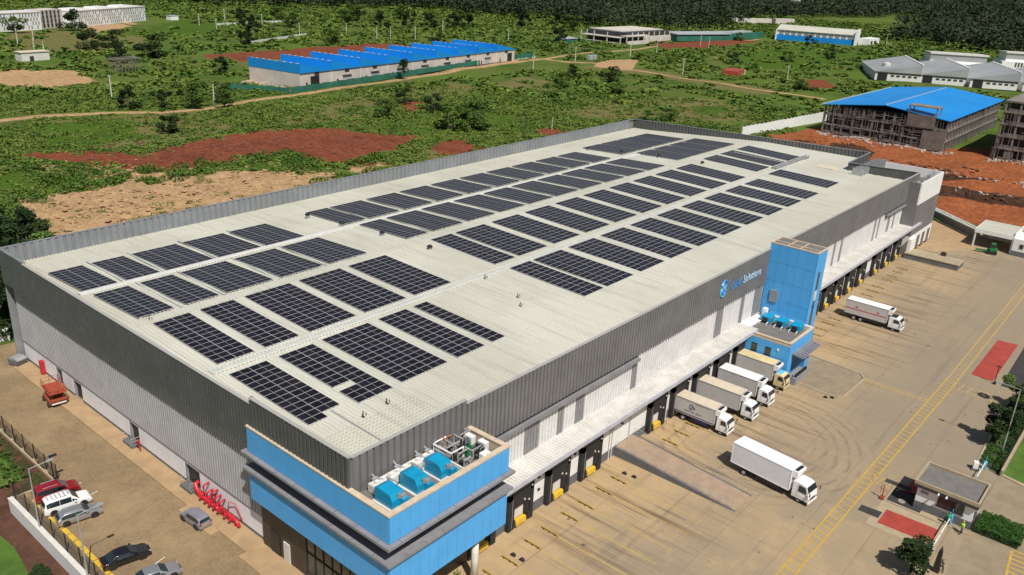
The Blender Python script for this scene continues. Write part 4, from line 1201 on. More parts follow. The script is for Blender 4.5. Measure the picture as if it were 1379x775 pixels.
def make_yard_things():
    # yellow wheel guides in pairs
    xs = [13.75, 16.8, 20.6, 23.65, 27.4, 30.55, 34.4, 37.6, 50.0, 53.2, 56.2, 59.3, 62.6, 65.7, 69.0, 72.2, 94, 97, 100.2, 103.4, 107, 110, 117.6, 120.9, 124.3, 127.4, 130.8, 134.0, 140, 143.2, 146.9, 150.1]
    src = None
    for k, x in enumerate(xs):
        seg = 'between the office block and the ramp' if k < 8 else ('between the ramp and the blue annex' if k < 16 else 'beyond the blue tower')
        i = k if k < 8 else (k-8 if k < 16 else k-16)
        nm = (ORD+['thirteenth', 'fourteenth', 'fifteenth', 'sixteenth'])[i]
        lab = '%s yellow wheel guide from the office side, %s' % (nm, seg)
        if src is None:
            src = empty('wheel_guide', (x, -4.1, 0), 0, lab, 'wheel guide', 'yellow wheel guides in front of the docks')
            MB().tube([(0, 0, .02), (0, -.12, .2), (0, -2.25, .2), (.06, -2.5, .02)], .065, 8).build('rail', surf('ochre_rail', (.40, .25, .02), .6, dirt=(.1, .06, .03), amt=.8, sc=3), src)
            mm = MB()
            for t in (.4, 1.2, 2.0): mm.box(-.12, -t-.05, 0, .12, -t+.05, .14)
            mm.build('foot_plate', 'black', src)
        else:
            copy_tree(src, (x, -4.1, 0), label=lab)
    for k, (x, y) in enumerate(((17.8, -4.9), (17.85, -6.1), (39.4, -5.0), (39.6, -6.3), (78.3, -15.8), (78.9, -16.6))):
        mm = MB().profile([(-.3, 0), (.3, 0), (.3, .12), (0, .32), (-.3, .12)], 'x', x-.18, x+.18); mm.v = [(a, b+y, c) for a, b, c in mm.v]
        tag(mm.build('wheel_chock', 'rubber'), ['black wheel chock on the concrete nearest the office block', 'second black wheel chock from the office block, further out', 'black wheel chock beside the long ramp, nearer the wall', 'black wheel chock beside the long ramp, further from the wall', 'dark wheel chock lying in the open yard, nearer the docks', 'dark wheel chock lying in the open yard, further out'][k], 'wheel chock', 'black wheel chocks')
    # boom gates
    for k, (x, y, L, d, lab) in enumerate(((58.3, -38.65, 9.5, -1, 'long white boom barrier lowered beside the guardhouse workers'), (74.2, -38.8, 4.6, -1, 'white boom barrier beyond the guardhouse with a blue post'))):
        g = empty('boom_barrier', (x, y, 0), 0, lab, 'boom barrier', 'white boom barriers')
        MB().box(-.2, -.2, 0, .2, .2, 1.1).build('cabinet', 'signlight', g, bevel=.02)
        MB().box(-L*.48, -.05, .92, -.2, .05, 1.04).box(-L, -.05, .92, -L*.52, .05, 1.04).build('boom', 'white', g)
        MB().tube([(-L, 0, 0), (-L, 0, .95)], .06).tube([(0, 0, 1.1), (0, 0, 1.9)], .04).build('rest_post', 'signlight', g)
    c = empty('utility_box', (73.2, -37.9, 0), .3, 'white utility box on the kerb beyond the guardhouse', 'utility box')
    MB().box(-.35, -.3, .25, .35, .3, 1.15).build('casing', 'white', c, bevel=.03)
    MB().box(-.5, -.45, 0, .5, .45, .25).build('plinth', 'basegrey', c)
    m_ = empty('manhole', (58.6, -33.0, 0), 0, 'round pale manhole ring in the dark asphalt island', 'manhole')
    MB().tube([(.38*math.cos(a), .38*math.sin(a), .03) for a in [2*PI*k/20 for k in range(21)]], .06, 6, cap=False).build('ring', 'kerb', m_)
    MB().tube([(0, 0, .012), (0, 0, .025)], .34, 18).build('cover', 'grey', m_)
    s = empty('valve_post', (57.4, -31.0, 0), 0, 'thin dark post with brackets on the corner of the asphalt island', 'post')
    MB().tube([(0, 0, 0), (0, 0, 2.0)], .06).box(-.3, -.2, 0, .3, .2, .35).tube([(0, -.5, 1.2), (0, .5, 1.5)], .04).tube([(0, .3, .9), (0, .3, 1.9)], .04).build('post', 'rust', s)
    # bicycle leaning by the dark cabinet near the entry lane
    b = empty('bicycle', (48.6, -40.3, 0), .35, 'dark bicycle standing by the entry lane near the picture edge', 'bicycle')
    for x in (-.55, .55):
        w = MB().tube([(x+.34*math.cos(a), 0, .36+.34*math.sin(a)) for a in [2*PI*k/20 for k in range(21)]], .035, 6, cap=False).build('wheel', 'tyre', b)
    MB().tube([(-.55, 0, .36), (-.2, 0, .85), (.4, 0, .85), (.0, 0, .36), (-.55, 0, .36)], .03).tube([(.55, 0, .36), (.4, 0, .95)], .03).tube([(0, 0, .36), (-.2, 0, .9)], .03).build('frame', 'black', b)
    MB().box(-.35, -.07, .9, -.08, .07, .97).build('saddle', 'black', b)
    MB().tube([(.38, -.28, 1.0), (.42, 0, .98), (.38, .28, 1.0)], .025).build('handlebar', 'black', b)
    k = empty('cabinet_post', (47.7, -39.9, 0), 0, 'tall dark tapered service post by the entry lane at the bottom edge', 'service post')
    MB().profile([(-.35, 0), (.35, 0), (.2, 2.6), (0, 3.3), (-.2, 2.6)], 'x', -.25, .25).build('post_body', 'black', k)
    # red firefighting valve manifold on the gable pavement
    v = empty('sprinkler_manifold', (.2, 20.0, .13), 0, 'cluster of bright red fire pipes and valves against the gable wall', 'fire pipes')
    mm = MB()
    mm.tube([(0, -.3, .2), (0, .1, .75), (0, 3.0, .85), (0, 3.2, .5)], .21, 10)
    mm.tube([(0, 3.0, .5), (0, 7.4, .6), (0, 8.3, .9), (.1, 8.6, 1.5), (.5, 8.6, 1.6)], .26, 10)
    mm.build('main_pipe', 'red', v, smooth=True)
    mm = MB()
    for y, h in ((6.6, 2.2), (5.9, 1.6), (4.8, 2.1), (4.2, 1.7), (3.4, 1.5), (5.3, 1.3)): mm.tube([(0, y, .5), (-.05, y, h), (.35, y, h+.12), (.7, y, h+.1)], .13, 8)
    mm.tube([(.1, 2.1, .8), (.3, 2.0, 2.2), (.5, 1.0, 2.3), (.6, 0, .6)], .05, 6)
    mm.each('riser', 'red', v, smooth=True)
    for k2, y in enumerate((1.0, 2.0, 3.3, 4.2, 5.1, 6.0, 7.0)):
        hb = MB().tube([(-.05, y, .75), (-.5, y-.1, .75)], .12, 8).tube([(-.5+.22*math.cos(a)*0, y-.1+.22*math.cos(a), .75+.22*math.sin(a)) for a in [2*PI*j/12 for j in range(13)]], .04, 5, cap=False).tube([(0, y, .6), (0, y, .95)], .32, 12)
        hb.build('valve_wheel', 'red', v)
    mm = MB()
    for y in (.4, 1.8, 3.2, 4.6, 6.0, 7.4): mm.box(-.15, y-.08, 0, .15, y+.08, .4)
    mm.each('support', 'red', v)
    # small things along the gable
    h = empty('hydrant_cabinet', (.55, 70.6, .13), 0, 'tall narrow red hydrant cabinet near the rear corner of the gable', 'hydrant cabinet')
    MB().box(-.25, -.35, 0, .3, .35, 2.2).build('case', 'red', h, bevel=.1); MB().box(-.28, -.2, .5, -.25, .2, 1.7).build('door', 'carred', h)
    h = empty('hose_stand', (.45, 42.0, .13), 0, 'small red hose stand beside the middle gable door', 'hose stand')
    MB().tube([(0, 0, 0), (0, 0, 1.5)], .09).tube([(-.3, -.6, .5), (0, 0, .6)], .08).build('post', 'red', h); MB().tube([(-.25, -.25, 1.1), (-.25, .25, 1.1)], .16, 10).build('reel', 'carred', h)
    s = empty('skip_bin', (-.6, 76.5, 0), .3, 'grey domed skip bin at the rear corner of the gable', 'skip')
    MB().profile([(-.9, .25), (.9, .25), (1.1, 1.0), (-1.1, 1.0)], 'x', -.8, .8).build('body', 'basegrey', s); MB().profile([(-1.1, 1.0), (1.1, 1.0), (.5, 1.35), (-.5, 1.35)], 'x', -.8, .8).build('lid', 'grey', s)
    for k3, (y, lab) in enumerate(((57.0, 'white gable floodlight nearest the rear doors'), (36.0, 'white gable floodlight above the blank plinth between doors'))):
        pass
    # scissor lift
    l = empty('scissor_lift', (-1.5, 61.6, 0), -.12, 'orange-red mobile scissor lift parked on the paving by the gable doors', 'scissor lift')
    MB().box(-1.1, -1.6, .35, 1.1, 1.6, .95).build('chassis', 'rust', l, bevel=.05)
    for x in (-1.15, 1.15):
        for y in (-1.15, 1.15): MB().tube([(x-.14, y, .35), (x+.14, y, .35)], .36, 14).build('wheel', 'tyre', l)
    mm = MB()
    for z in (1.0, 1.3, 1.6):
        for x in (-.7, .7): mm.tube([(x, -1.4, z), (x, 1.4, z+.3)], .06).tube([(x, 1.4, z), (x, -1.4, z+.3)], .06)
    mm.build('scissor_arms', 'rust', l)
    MB().box(-1.1, -1.8, 1.95, 1.1, 1.8, 2.08).box(-1.0, -1.9, .95, .9, -1.6, 1.2).build('platform', 'rust', l)
    mm = MB()
    for x in (-1.08, 0, 1.08):
        for y in (-1.78, -.6, .6, 1.78): mm.tube([(x, y, 2.08), (x, y, 3.1)], .035) if abs(x) > .5 or abs(y) > 1 else None
    for z in (2.6, 3.1): mm.tube([(-1.08, -1.78, z), (1.08, -1.78, z), (1.08, 1.78, z), (-1.08, 1.78, z), (-1.08, -1.78, z)], .035)
    mm.build('guard_rail', 'rust', l)
    MB().box(-.9, -1.95, .5, .9, -1.62, .62).build('bumper', 'offwhite', l)
    # plant pot by the office column
    p = empty('pot_plant', (10.6, -3.4, 0), 0, 'green potted plant beside the white column under the office', 'pot plant')
    MB().tube([(0, 0, 0), (0, 0, .5)], [.25, .32], 12).build('pot', 'offwhite', p)
    rnd = random.Random(2); mm = MB()
    for k in range(90):
        a = rnd.uniform(0, 2*PI); r_ = rnd.uniform(.05, .5); z = .5+rnd.uniform(0, .9); d = Vector((math.cos(a)*r_, math.sin(a)*r_, z)); t = Vector((rnd.uniform(-.12, .12), rnd.uniform(-.12, .12), rnd.uniform(-.05, .12)))
        u = Vector((-t.y, t.x, .02))
        mm.quad(tuple(d), tuple(d+t), tuple(d+t+u), tuple(d+u))
    mm.build('foliage', 'turf', p)

def make_fences():
    def fence(p, q, z, H, n, label, wires):
        f = empty('mesh_fence', (p[0], p[1], z), math.atan2(q[1]-p[1], q[0]-p[0]), label, 'fence')
        L = math.hypot(q[0]-p[0], q[1]-p[1])
        mm = MB(); k = 0.0
        while k <= L:
            mm.quad((k, -.004, .12), (k+.02, -.004, .12), (k+.02, -.004, H), (k, -.004, H)); k += wires
        for j in range(int(H/.3)+1): mm.quad((0, .004, .12+j*.3), (L, .004, .12+j*.3), (L, .004, .145+j*.3), (0, .004, .145+j*.3))
        mm.build('wire_mesh', 'black', f)
        for j in range(n+1): MB().box(L*j/n-.05, -.05, 0, L*j/n+.05, .05, H+.15).build('post', 'black', f)
        return f
    fence((-9.35, 42.5), (-9.35, 86), .05, 2.2, 14, 'dark mesh fence running along the garden beside the upper car park', .055)
    fence((-14.2, 42.0), (-14.2, 6.0), .25, 2.2, 11, 'dark mesh fence on top of the white retaining wall below the parked cars', .055)
    w = empty('retaining_wall', (-14.4, 42.6, -1.7), -PI/2, 'white retaining wall under the car park fence in the lower left corner', 'wall')
    MB().box(0, -.35, 0, 50, .12, 2.0).build('wall_body', 'white', w); MB().box(-.05, -.4, 2.0, 50, .15, 2.06).build('coping', 'offwhite', w)
    w = empty('low_wall', (-14.4, 42.3, -1.75), 0, 'low pale wall closing the car park behind the red car', 'wall')
    MB().box(0, 0, 0, 5.1, .25, 1.95).build('wall_body', 'kerb', w); MB().box(-.05, -.04, 1.95, 5.2, .3, 2.02).build('coping', 'kerb', w)
    w = empty('kerb_wall', (-9.55, 42.3, -1.7), PI/2, 'low kerb wall under the upper car park fence, pale blocks along its foot', 'wall')
    MB().box(0, -.1, 1.0, 44, .12, 1.75).build('wall_body', 'kerb', w)
    mm = MB()
    for k in range(12): mm.box(3+k*3.3, -.4, 1.55, 3.6+k*3.3, .2, 1.85)
    mm.each('footing', 'kerb', w)
    w = empty('boundary_wall', (-14, 86.6, -1.7), -.03, 'white boundary wall behind the rear corner of the warehouse', 'wall')
    MB().box(0, 0, 0, 16, .25, 3.9).build('wall_body', 'white', w); MB().box(0, -.05, 3.9, 16, .3, 4.0).build('coping', 'brown', w)
    # right side boundary wall with railings
    w = empty('boundary_wall', (73.8, -40.9, 0), 0, 'low pale wall with dark railings between the yard trees and the lawn', 'wall')
    MB().box(0, -.15, 0, 60, .15, .9).build('wall_body', 'kerb', w)
    mm = MB(); k = 0
    while k < 60: mm.box(k, .18, .2, k+.04, .22, 2.1); k += .16
    mm.box(0, .17, 2.0, 60, .23, 2.06)
    mm.build('railing', 'black', w)
    for j in range(16): MB().box(j*4-.06, .14, 0, j*4+.06, .26, 2.3).build('post', 'black', w)
    # grey wall and shed at the far end of the yard
    w = empty('boundary_wall', (200.0, .2, 0), math.atan2(-11.8, -10.5), 'grey block wall with greenish coping at the far end of the yard', 'wall')
    L = 46
    MB().box(-8, -.15, 0, 16, .15, 2.6).build('wall_body', 'cladin', w); 
    mm = MB()
    for k in range(24): mm.box(-8+k, -.7, 2.55, -7.55+k, .15, 2.75)
    mm.box(-8, -1.4, 2.2, 16, -.5, 2.5)
    mm.build('coping', 'skylt', w)
    s = empty('machine_shed', (181.8, -20.4, 0), 0, 'open-fronted white shed with a cream roof at the far end of the yard', 'shed')
    mm = MB().box(0, 0, 4.2, 10.6, 8.4, 4.45)
    for k in range(18): mm.box(0, k*.48, 4.45, 10.6, k*.48+.1, 4.52)
    mm.build('roof', 'roof', s)
    mm = MB().box(-.1, -.1, 3.5, 0, 8.5, 4.5).box(0, 8.4, 3.6, 10.6, 8.5, 4.5).box(10.4, 0, 0, 10.6, 8.4, 4.2).box(0, 8.35, 0, .3, 8.5, 4)
    mm.build('fascia', 'white', s)
    mm = MB().box(0, 8.1, 0, .35, 8.45, 3.6).box(0, 0, 0, .35, .35, 3.6)
    mm.build('post', 'white', s)
    mm = MB().box(-.6, -4.6, 1.2, 7, -.1, 4.1).box(0, -.1, 1.2, 10, 0, 5.2)
    o = mm.build('side_room', 'white', s); MB().box(-.65, -4.65, 0, 7, -.1, 1.2).build('wall_base', 'basegrey', o)
    MB().box(-.7, -2.4, 2.0, -.6, -1.6, 3.0).build('window', 'glass', o)
    t = empty('baler', (178.6, -17.0, 0), .2, 'green wheeled yard machine parked in front of the open shed', 'machine')
    MB().box(-.9, -1.1, .6, .9, .6, 1.4).box(-.5, -.6, 1.4, .5, .4, 2.6).build('body', 'green', t, bevel=.05)
    MB().box(-.55, -.65, 1.7, .55, .45, 2.3).build('cab_window', 'glass', t)
    MB().box(-.4, .6, .4, .4, 3.4, .7).build('drawbar', 'green', t)
    for x in (-.9, .9):
        for y in (-.7, .5): MB().tube([(x-.12, y, .5), (x+.12, y, .5)], .5, 14).build('wheel', 'tyre', t)

def make_lamps():
    def lamp(x, y, z, H, arm, ang, lab):
        l = empty('street_lamp', (x, y, z), ang, lab, 'street lamp', 'yard lamp posts')
        MB().tube([(0, 0, 0), (0, 0, H)], [.11, .06], 8).box(-.2, -.2, 0, .2, .2, .12).build('pole', 'galv', l)
        MB().tube([(0, 0, H-.05), (arm, 0, H+.05)], .04).build('arm', 'galv', l)
        MB().box(arm-.1, -.16, H, arm+.6, .16, H+.12).build('lamp_head', 'galv', l)
    lamp(-14.5, 34.8, -1.6, 9.4, 1.9, 0, 'tall grey lamp post rising past the tail of the white car')
    lamp(-14.5, 23.6, -1.6, 9.4, 1.9, 0, 'tall grey lamp post at the bottom edge beside the black car')
    lamp(81.0, -39.6, 0, 9.6, 2.3, PI/2, 'tall white lamp post among the trees by the right boundary wall')
    lamp(88.5, -42.0, 0, 7.5, .6, PI/2, 'thin lamp post just beyond the railings on the right')
    p = empty('floodlight_post', (-9.9, 42.0, 0), 0, 'short black floodlight post behind the red car', 'floodlight')
    MB().tube([(0, 0, 0), (0, 0, 3.8)], .08).build('post', 'black', p); MB().box(-.15, -.15, 3.8, .7, .2, 3.95).build('head', 'black', p)
    p = empty('camera_post', (102.9, -33.9, 0), 0, 'thin black camera post on the near corner of the red strip', 'camera post')
    MB().tube([(0, 0, 0), (0, 0, 3.2)], .07).box(-.2, -.2, 0, .2, .2, .4).build('post', 'black', p); MB().tube([(0, -.3, 3.1), (0, .3, 3.2)], .1).build('camera', 'black', p)
# ------------------------------------------------------------------ vehicles
def wheel(par, x, y, r, w=.26, dual=False):
    t = MB().tube([(x, y-w/2, r), (x, y+w/2, r)], r, 20)
    o = t.build('wheel', 'tyre', par, bevel=.03)
    s = 1 if y > 0 else -1
    MB().tube([(x, y+s*(w/2-.02), r), (x, y+s*(w/2+.02), r)], [r*.6, r*.5], 16).build('rim', 'galv', o)
    return o

def truck(name, loc, rz, BL, H, wd, gap, cabl, label, boxm='boxgrey', topm='boxcream', cabm='carwhite', cabtop=None, stripe=None, letter=None, cabh=2.55, axles=1, group='box trucks in the yard'):
    """rear face of the body at x=0, driving towards +x"""
    t = empty(name, loc, rz, label, 'truck', group)
    Z0 = 1.12; hw = wd/2
    MB().box(.1, -.45, .62, BL+gap+.4, -.2, .88).box(.1, .2, .62, BL+gap+.4, .45, .88).box(.3, -.45, .6, .5, .45, .8).build('chassis', 'black', t)
    mm = MB().box(0, -hw, Z0, BL, hw, H-.03)
    b = mm.build('cargo_box', boxm, t, bevel=.03)
    MB().box(.03, -hw+.04, H-.035, BL-.03, hw-.04, H).build('box_roof', topm, b)
    mm = MB()
    for s in (-1, 1):
        mm.box(-.02, s*hw-.03, H-.09, BL+.02, s*hw+.03, H+.01).box(-.02, s*hw-.03, Z0-.03, BL+.02, s*hw+.03, Z0+.09)
        for x in (-.02, BL-.05): mm.box(x, s*hw-.03, Z0, x+.07, s*hw+.03, H)
    mm.box(BL-.05, -hw, H-.09, BL+.03, hw, H+.01).box(-.03, -hw, H-.09, .05, hw, H+.01)
    k = .6
    while k < BL-.3: mm.box(k, -hw-.012, H-.16, k+.1, -hw, H-.10); mm.box(k, hw, H-.16, k+.1, hw+.012, H-.10); k += .42
    mm.build('edge_rail', 'boxwhite' if boxm == 'boxwhite' else 'galv', b)
    mm = MB().box(-.02, -.04, Z0+.1, 0, .04, H-.12)
    for y in (-.6, .6): mm.tube([(-.05, y, Z0+.2), (-.05, y, H-.2)], .025)
    mm.build('rear_door', 'grey', b)
    if stripe:
        mm = MB()
        for s in (-1, 1): mm.box(.06, s*(hw+.004), Z0+.98, BL-.06, s*(hw+.012), Z0+1.14)
        mm.build('stripe', stripe, b)
        mm = MB()
        for s in (-1, 1):
            for x in (BL*.27, BL*.78):
                mm.prism([(x-.28, 0), (x, 0), (x+.0, 0.01)], 0, .01) if False else None
                y = s*(hw+.008)
                for dx, dz in ((-.2, 0), (0, .12), (.2, 0), (0, -.05)): mm.box(x+dx-.11, y-.004, Z0+1.42+dz, x+dx+.11, y+.004, Z0+1.54+dz)
        mm.build('badge', 'red', b)
    # refrigeration unit over the cab
    MB().profile([(BL+.02, H-.95), (BL+.55, H-.95), (BL+.75, H-.35), (BL+.7, H-.02), (BL+.02, H-.02)], 'y', -hw+.25, hw-.25).build('fridge_unit', 'carwhite', t, bevel=.05)
    MB().box(BL+.1, -hw+.45, H-.03, BL+.55, hw-.45, H+.0).tube([(BL+.32, -.35, H), (BL+.32, -.35, H+.02)], .22, 14).tube([(BL+.32, .35, H), (BL+.32, .35, H+.02)], .22, 14).build('fan_panel', 'black', t)
    # cab: lofted sections
    cx = BL+gap; hc = hw-.14
    secs = [(0, cabh-.10, .92), (.25, cabh, .93), (cabl*.55, cabh-.01, .93), (cabl*.78, cabh-.16, .90), (cabl*.95, 1.72, .99), (cabl, 1.15, 1.0), (cabl-.02, .62, .98)]
    i = 0; mm = MB()
    for x, z, f in secs:
        wb = hc; wt = hc*f
        mm.v += [(cx+x, -wb*.98, .55), (cx+x, -wb, 1.1), (cx+x, -wt if z > 1.5 else -wb, min(z, z-.06)), (cx+x, -wt+.1, z), (cx+x, wt-.1, z), (cx+x, wt if z > 1.5 else wb, z-.06), (cx+x, wb, 1.1), (cx+x, wb*.98, .55)]
        if z < 1.2:
            for q in range(-8, 0):
                v_ = mm.v[q]
                if v_[2] > z: mm.v[q] = (v_[0], v_[1], z)
    n = len(secs)
    for a in range(n-1):
        for j in range(7): mm.f.append((a*8+j, (a+1)*8+j, (a+1)*8+j+1, a*8+j+1)); mm.m.append(0)
        mm.f.append((a*8+7, (a+1)*8+7, (a+1)*8, a*8)); mm.m.append(0)
    mm.f.append(tuple(range(8))); mm.m.append(0); mm.f.append(tuple((n-1)*8+7-j for j in range(8))); mm.m.append(0)
    c = mm.build('cab', cabm, t)
    if cabtop:
        MB().box(cx+.1, -hc+.2, cabh+.004, cx+cabl*.5, hc-.2, cabh+.02).build('roof_panel', cabtop, c)
    # windscreen lies on the raked section between the last two tall stations
    x0, z0 = cx+cabl*.80, cabh-.24; x1, z1 = cx+cabl*.935, 1.80
    e = .025
    MB().quad((x0+e, -hc*.86, z0+e), (x0+e, hc*.86, z0+e), (x1+e, hc*.93, z1+e), (x1+e, -hc*.93, z1+e)).build('windscreen', 'glass', c)
    for s in (-1, 1):
        y = s*(hc*.975+.03)
        MB().quad((cx+cabl*.36, s*(hc*.94+.035), cabh-.30), (cx+cabl*.74, s*(hc*.935+.035), cabh-.34), (cx+cabl*.86, s*(hc+.02), 1.62), (cx+cabl*.36, s*(hc+.02), 1.62)).build('side_window', 'glass', c)
        MB().box(cx+cabl*.30, s*(hc+.004), .75, cx+cabl*.31, s*(hc+.012), cabh-.25).box(cx+cabl*.88, s*(hc+.004), .75, cx+cabl*.89, s*(hc+.012), 1.5).build('door_seam', 'grey', c)
        MB().box(cx+cabl-.01, s*hc*.62, .72, cx+cabl+.03, s*hc*.95, .92).build('headlight', 'lamp', c)
        MB().tube([(cx+cabl*.85, s*hc, 1.95), (cx+cabl+.18, s*(hc+.2), 2.0)], .02).box(cx+cabl+.14, s*(hc+.12), 1.65, cx+cabl+.22, s*(hc+.30), 2.1).build('mirror', 'black', c)
    MB().box(cx+cabl-.04, -hc, .38, cx+cabl+.08, hc, .64).build('bumper', 'white' if cabm == 'carwhite' else cabm, c)
    MB().box(cx+cabl, -hc*.55, .70, cx+cabl+.015, hc*.55, 1.05).build('grille', 'black', c)
    MB().box(cx+.05, -hc, .42, cx+cabl-.1, hc, .6).build('step_skirt', 'black', c)
    xf = cx+cabl*.42
    for s in (-1, 1):
        wheel(t, xf, s*(hc-.16), .43)
        for k in range(axles): wheel(t, BL*.24+k*1.25, s*(hw-.28), .43, .5)
        MB().box(BL*.24-.6, s*(hw-.5), .92, BL*.24+1.25*(axles-1)+.6, s*(hw-.05), .98).build('mudguard', 'black', t)
        MB().box(BL*.45, s*(hw-.12), .55, BL*.85, s*(hw-.06), 1.05).build('side_guard', 'black' if not letter else 'navy', t)
    if letter:
        MB().box(.05, -hw-.012, Z0+.02, BL-.1, -hw-.004, Z0+.22).build('skirt_band', 'navy', b)
        text_mesh(letter, .42, .004, 'navy', 'lettering', b, (BL*.25, -hw-.012, Z0+.55), (PI/2, 0, 0), 1.35)
        mm = MB()
        for (ox, oz, r0, a0, a1) in ((BL*.43, Z0+1.42, .34, 1.0, 5.2), (BL*.43+.22, Z0+1.36, .2, 0, 4.0), (BL*.43+.42, Z0+1.30, .12, -1.5, 3.0)):
            mm.tube([(ox+r0*math.cos(a0+(a1-a0)*k/14), -hw-.012, oz+r0*math.sin(a0+(a1-a0)*k/14)) for k in range(15)], .045, 5)
        mm.build('emblem', 'navy', b)
        mm = MB()
        for k in range(14): mm.box(BL*.5+k*.16, -hw-.01, H-.32, BL*.5+k*.16+.09, -hw-.004, H-.24)
        mm.build('fine_print', 'navy', b)
    return t

def make_trucks():
    D = -PI/2
    truck('box_truck', (57.75, -2.0, 0), D, 6.2, 3.5, 2.4, .35, 1.75, 'docked box truck with a dark round emblem and dark lettering on its pale side', letter='LEMUR BAY', group='box trucks in the yard')
    truck('box_truck', (64.1, -1.75, 0), D, 7.1, 3.62, 2.4, .35, 1.8, 'docked box truck with a stained beige roof, parked second from the ramp')
    truck('box_truck', (69.8, -2.45, 0), D, 6.25, 3.7, 2.45, .35, 1.8, 'docked box truck with a clean white roof between beige-roofed and yellow-roofed trucks', topm='white', cabh=2.6)
    truck('box_truck', (76.4, -2.2, 0), D, 6.05, 3.8, 2.4, .35, 1.75, 'docked truck with a yellowed box roof and an ochre cab, beside the blue annex', topm='boxyell', cabm='boxyell', cabtop='signlight')
    truck('box_truck', (113.7, -6.0, 0), D, 7.6, 3.75, 2.5, .4, 2.2, 'white box truck with a thin red stripe standing beyond the blue tower', topm='white', boxm='boxgrey', stripe='red', axles=2, cabtop='black')
    truck('box_truck', (51.25, -14.3, 0), D-.11, 8.2, 3.95, 2.5, .35, 2.2, 'large plain white box truck alone in the middle of the yard', boxm='boxwhite', topm='boxwhite', cabh=2.75)

def car(loc, rz, paint, label, kind='suv', name='parked_car'):
    L, W, H = {'suv': (4.7, 1.86, 1.74), 'wagon': (4.6, 1.78, 1.50), 'sedan': (4.75, 1.82, 1.45), 'hatch': (3.9, 1.7, 1.52), 'big': (4.95, 1.92, 1.86)}[kind]
    t = empty(name, loc, rz, label, 'car', 'cars in the paved car park')
    hw = W/2; B = .98 if kind in ('suv', 'big') else .88
    if kind in ('suv', 'big'): st = [(0, .78, .78), (.06, B, B), (.28, B+.04, H-.18), (.55, B+.02, H-.03), (1.6, B, H), (2.75, B-.02, H-.06), (3.55, B-.02, B+.03), (4.25, B-.06, B-.02), (4.58, B-.18, B-.15), (4.7, .64, .64)]
    elif kind == 'hatch': st = [(0, .70, .70), (.05, B+.02, B+.02), (.28, B+.04, H-.2), (.6, B+.02, H-.03), (1.5, B, H), (2.4, B-.02, H-.06), (3.1, B-.02, B+.03), (3.6, B-.08, B-.04), (3.82, B-.2, B-.18), (3.9, .6, .6)]
    elif kind == 'wagon': st = [(0, .70, .70), (.06, B+.02, B+.02), (.42, B+.04, H-.22), (.85, B+.02, H-.04), (1.9, B, H), (2.65, B-.02, H-.06), (3.5, B-.02, B+.03), (4.15, B-.08, B-.04), (4.45, B-.2, B-.18), (4.6, .58, .58)]
    else: st = [(0, .66, .66), (.08, B-.02, B-.02), (.55, B, B+.03), (1.35, B, H-.07), (2.0, B, H), (2.65, B-.02, H-.05), (3.55, B-.04, B+.01), (4.25, B-.10, B-.06), (4.55, B-.24, B-.22), (4.75, .55, .55)]
    mm = MB(); sx = L/st[-1][0]
    for x, zb, zt in st:
        tap = 1-.10*abs(2*x/st[-1][0]-1)**3
        w = hw*tap; wt = (hw*.74 if zt > zb+.15 else w*.93)
        mm.v += [(x*sx, -w*.93, .24), (x*sx, -w, .52), (x*sx, -w*.97, zb), (x*sx, -wt, zt-.03 if zt > zb+.1 else zt), (x*sx, -wt*.7, zt), (x*sx, wt*.7, zt), (x*sx, wt, zt-.03 if zt > zb+.1 else zt), (x*sx, w*.97, zb), (x*sx, w, .52), (x*sx, w*.93, .24)]
    n = len(st)
    for a in range(n-1):
        for j in range(9): mm.f.append((a*10+j, (a+1)*10+j, (a+1)*10+j+1, a*10+j+1)); mm.m.append(0)
        mm.f.append((a*10+9, (a+1)*10+9, (a+1)*10, a*10)); mm.m.append(0)
    mm.f.append(tuple(range(10))); mm.m.append(0); mm.f.append(tuple((n-1)*10+9-j for j in range(10))); mm.m.append(0)
    b = mm.build('body', paint, t, smooth=False)
    sd = b.modifiers.new('soft', 'BEVEL'); sd.width = .06; sd.segments = 3; sd.limit_method = 'ANGLE'; sd.angle_limit = R(25)
    b.data.polygons.foreach_set('use_smooth', [True]*len(b.data.polygons))
    V = mm.v
    def patch(a, c, j, u0, u1, v0, v1, name, mat='glass', off=.016):
        """pane lying on the skin between stations a and c, strip j"""
        P = lambda s, q: Vector(V[s*10+q])
        def pt(u, v):
            return P(a, j).lerp(P(c, j), u).lerp(P(a, j+1).lerp(P(c, j+1), u), v)
        nrm = (pt(1, 0)-pt(0, 0)).cross(pt(0, 1)-pt(0, 0)).normalized()
        ctr = Vector((L/2, 0, .7))
        if nrm.dot(pt(.5, .5)-ctr) < 0: nrm = -nrm
        q = [pt(u0, v0)+nrm*off, pt(u1, v0)+nrm*off, pt(u1, v1)+nrm*off, pt(u0, v1)+nrm*off]
        return q
    def cross_pane(a, c, u0, u1, f, name):
        """windscreen / rear window across the top between stations a and c"""
        P = lambda s, q: Vector(V[s*10+q])
        l0 = P(a, 3).lerp(P(c, 3), u0); l1 = P(a, 3).lerp(P(c, 3), u1); r0 = P(a, 6).lerp(P(c, 6), u0); r1 = P(a, 6).lerp(P(c, 6), u1)
        up = Vector((0, 0, .03)); k = Vector((.02 if a > n/2-1 else -.02, 0, 0))
        m0 = (l0+r0)/2; m1 = (l1+r1)/2
        q = [m0+(l0-m0)*f+up+k, m0+(r0-m0)*f+up+k, m1+(r1-m1)*f+up+k, m1+(l1-m1)*f+up+k]
        MB().quad(*[tuple(v) for v in q]).build(name, 'glass', b)
    tall = [k for k in range(n) if st[k][2] > st[k][1]+.15]
    f, l = tall[0], tall[-1]
    cross_pane(l, l+1, .10, .85, .92, 'windscreen')
    cross_pane(f-1, f, .12 if kind != 'sedan' else .1, .9, .90, 'rear_window')
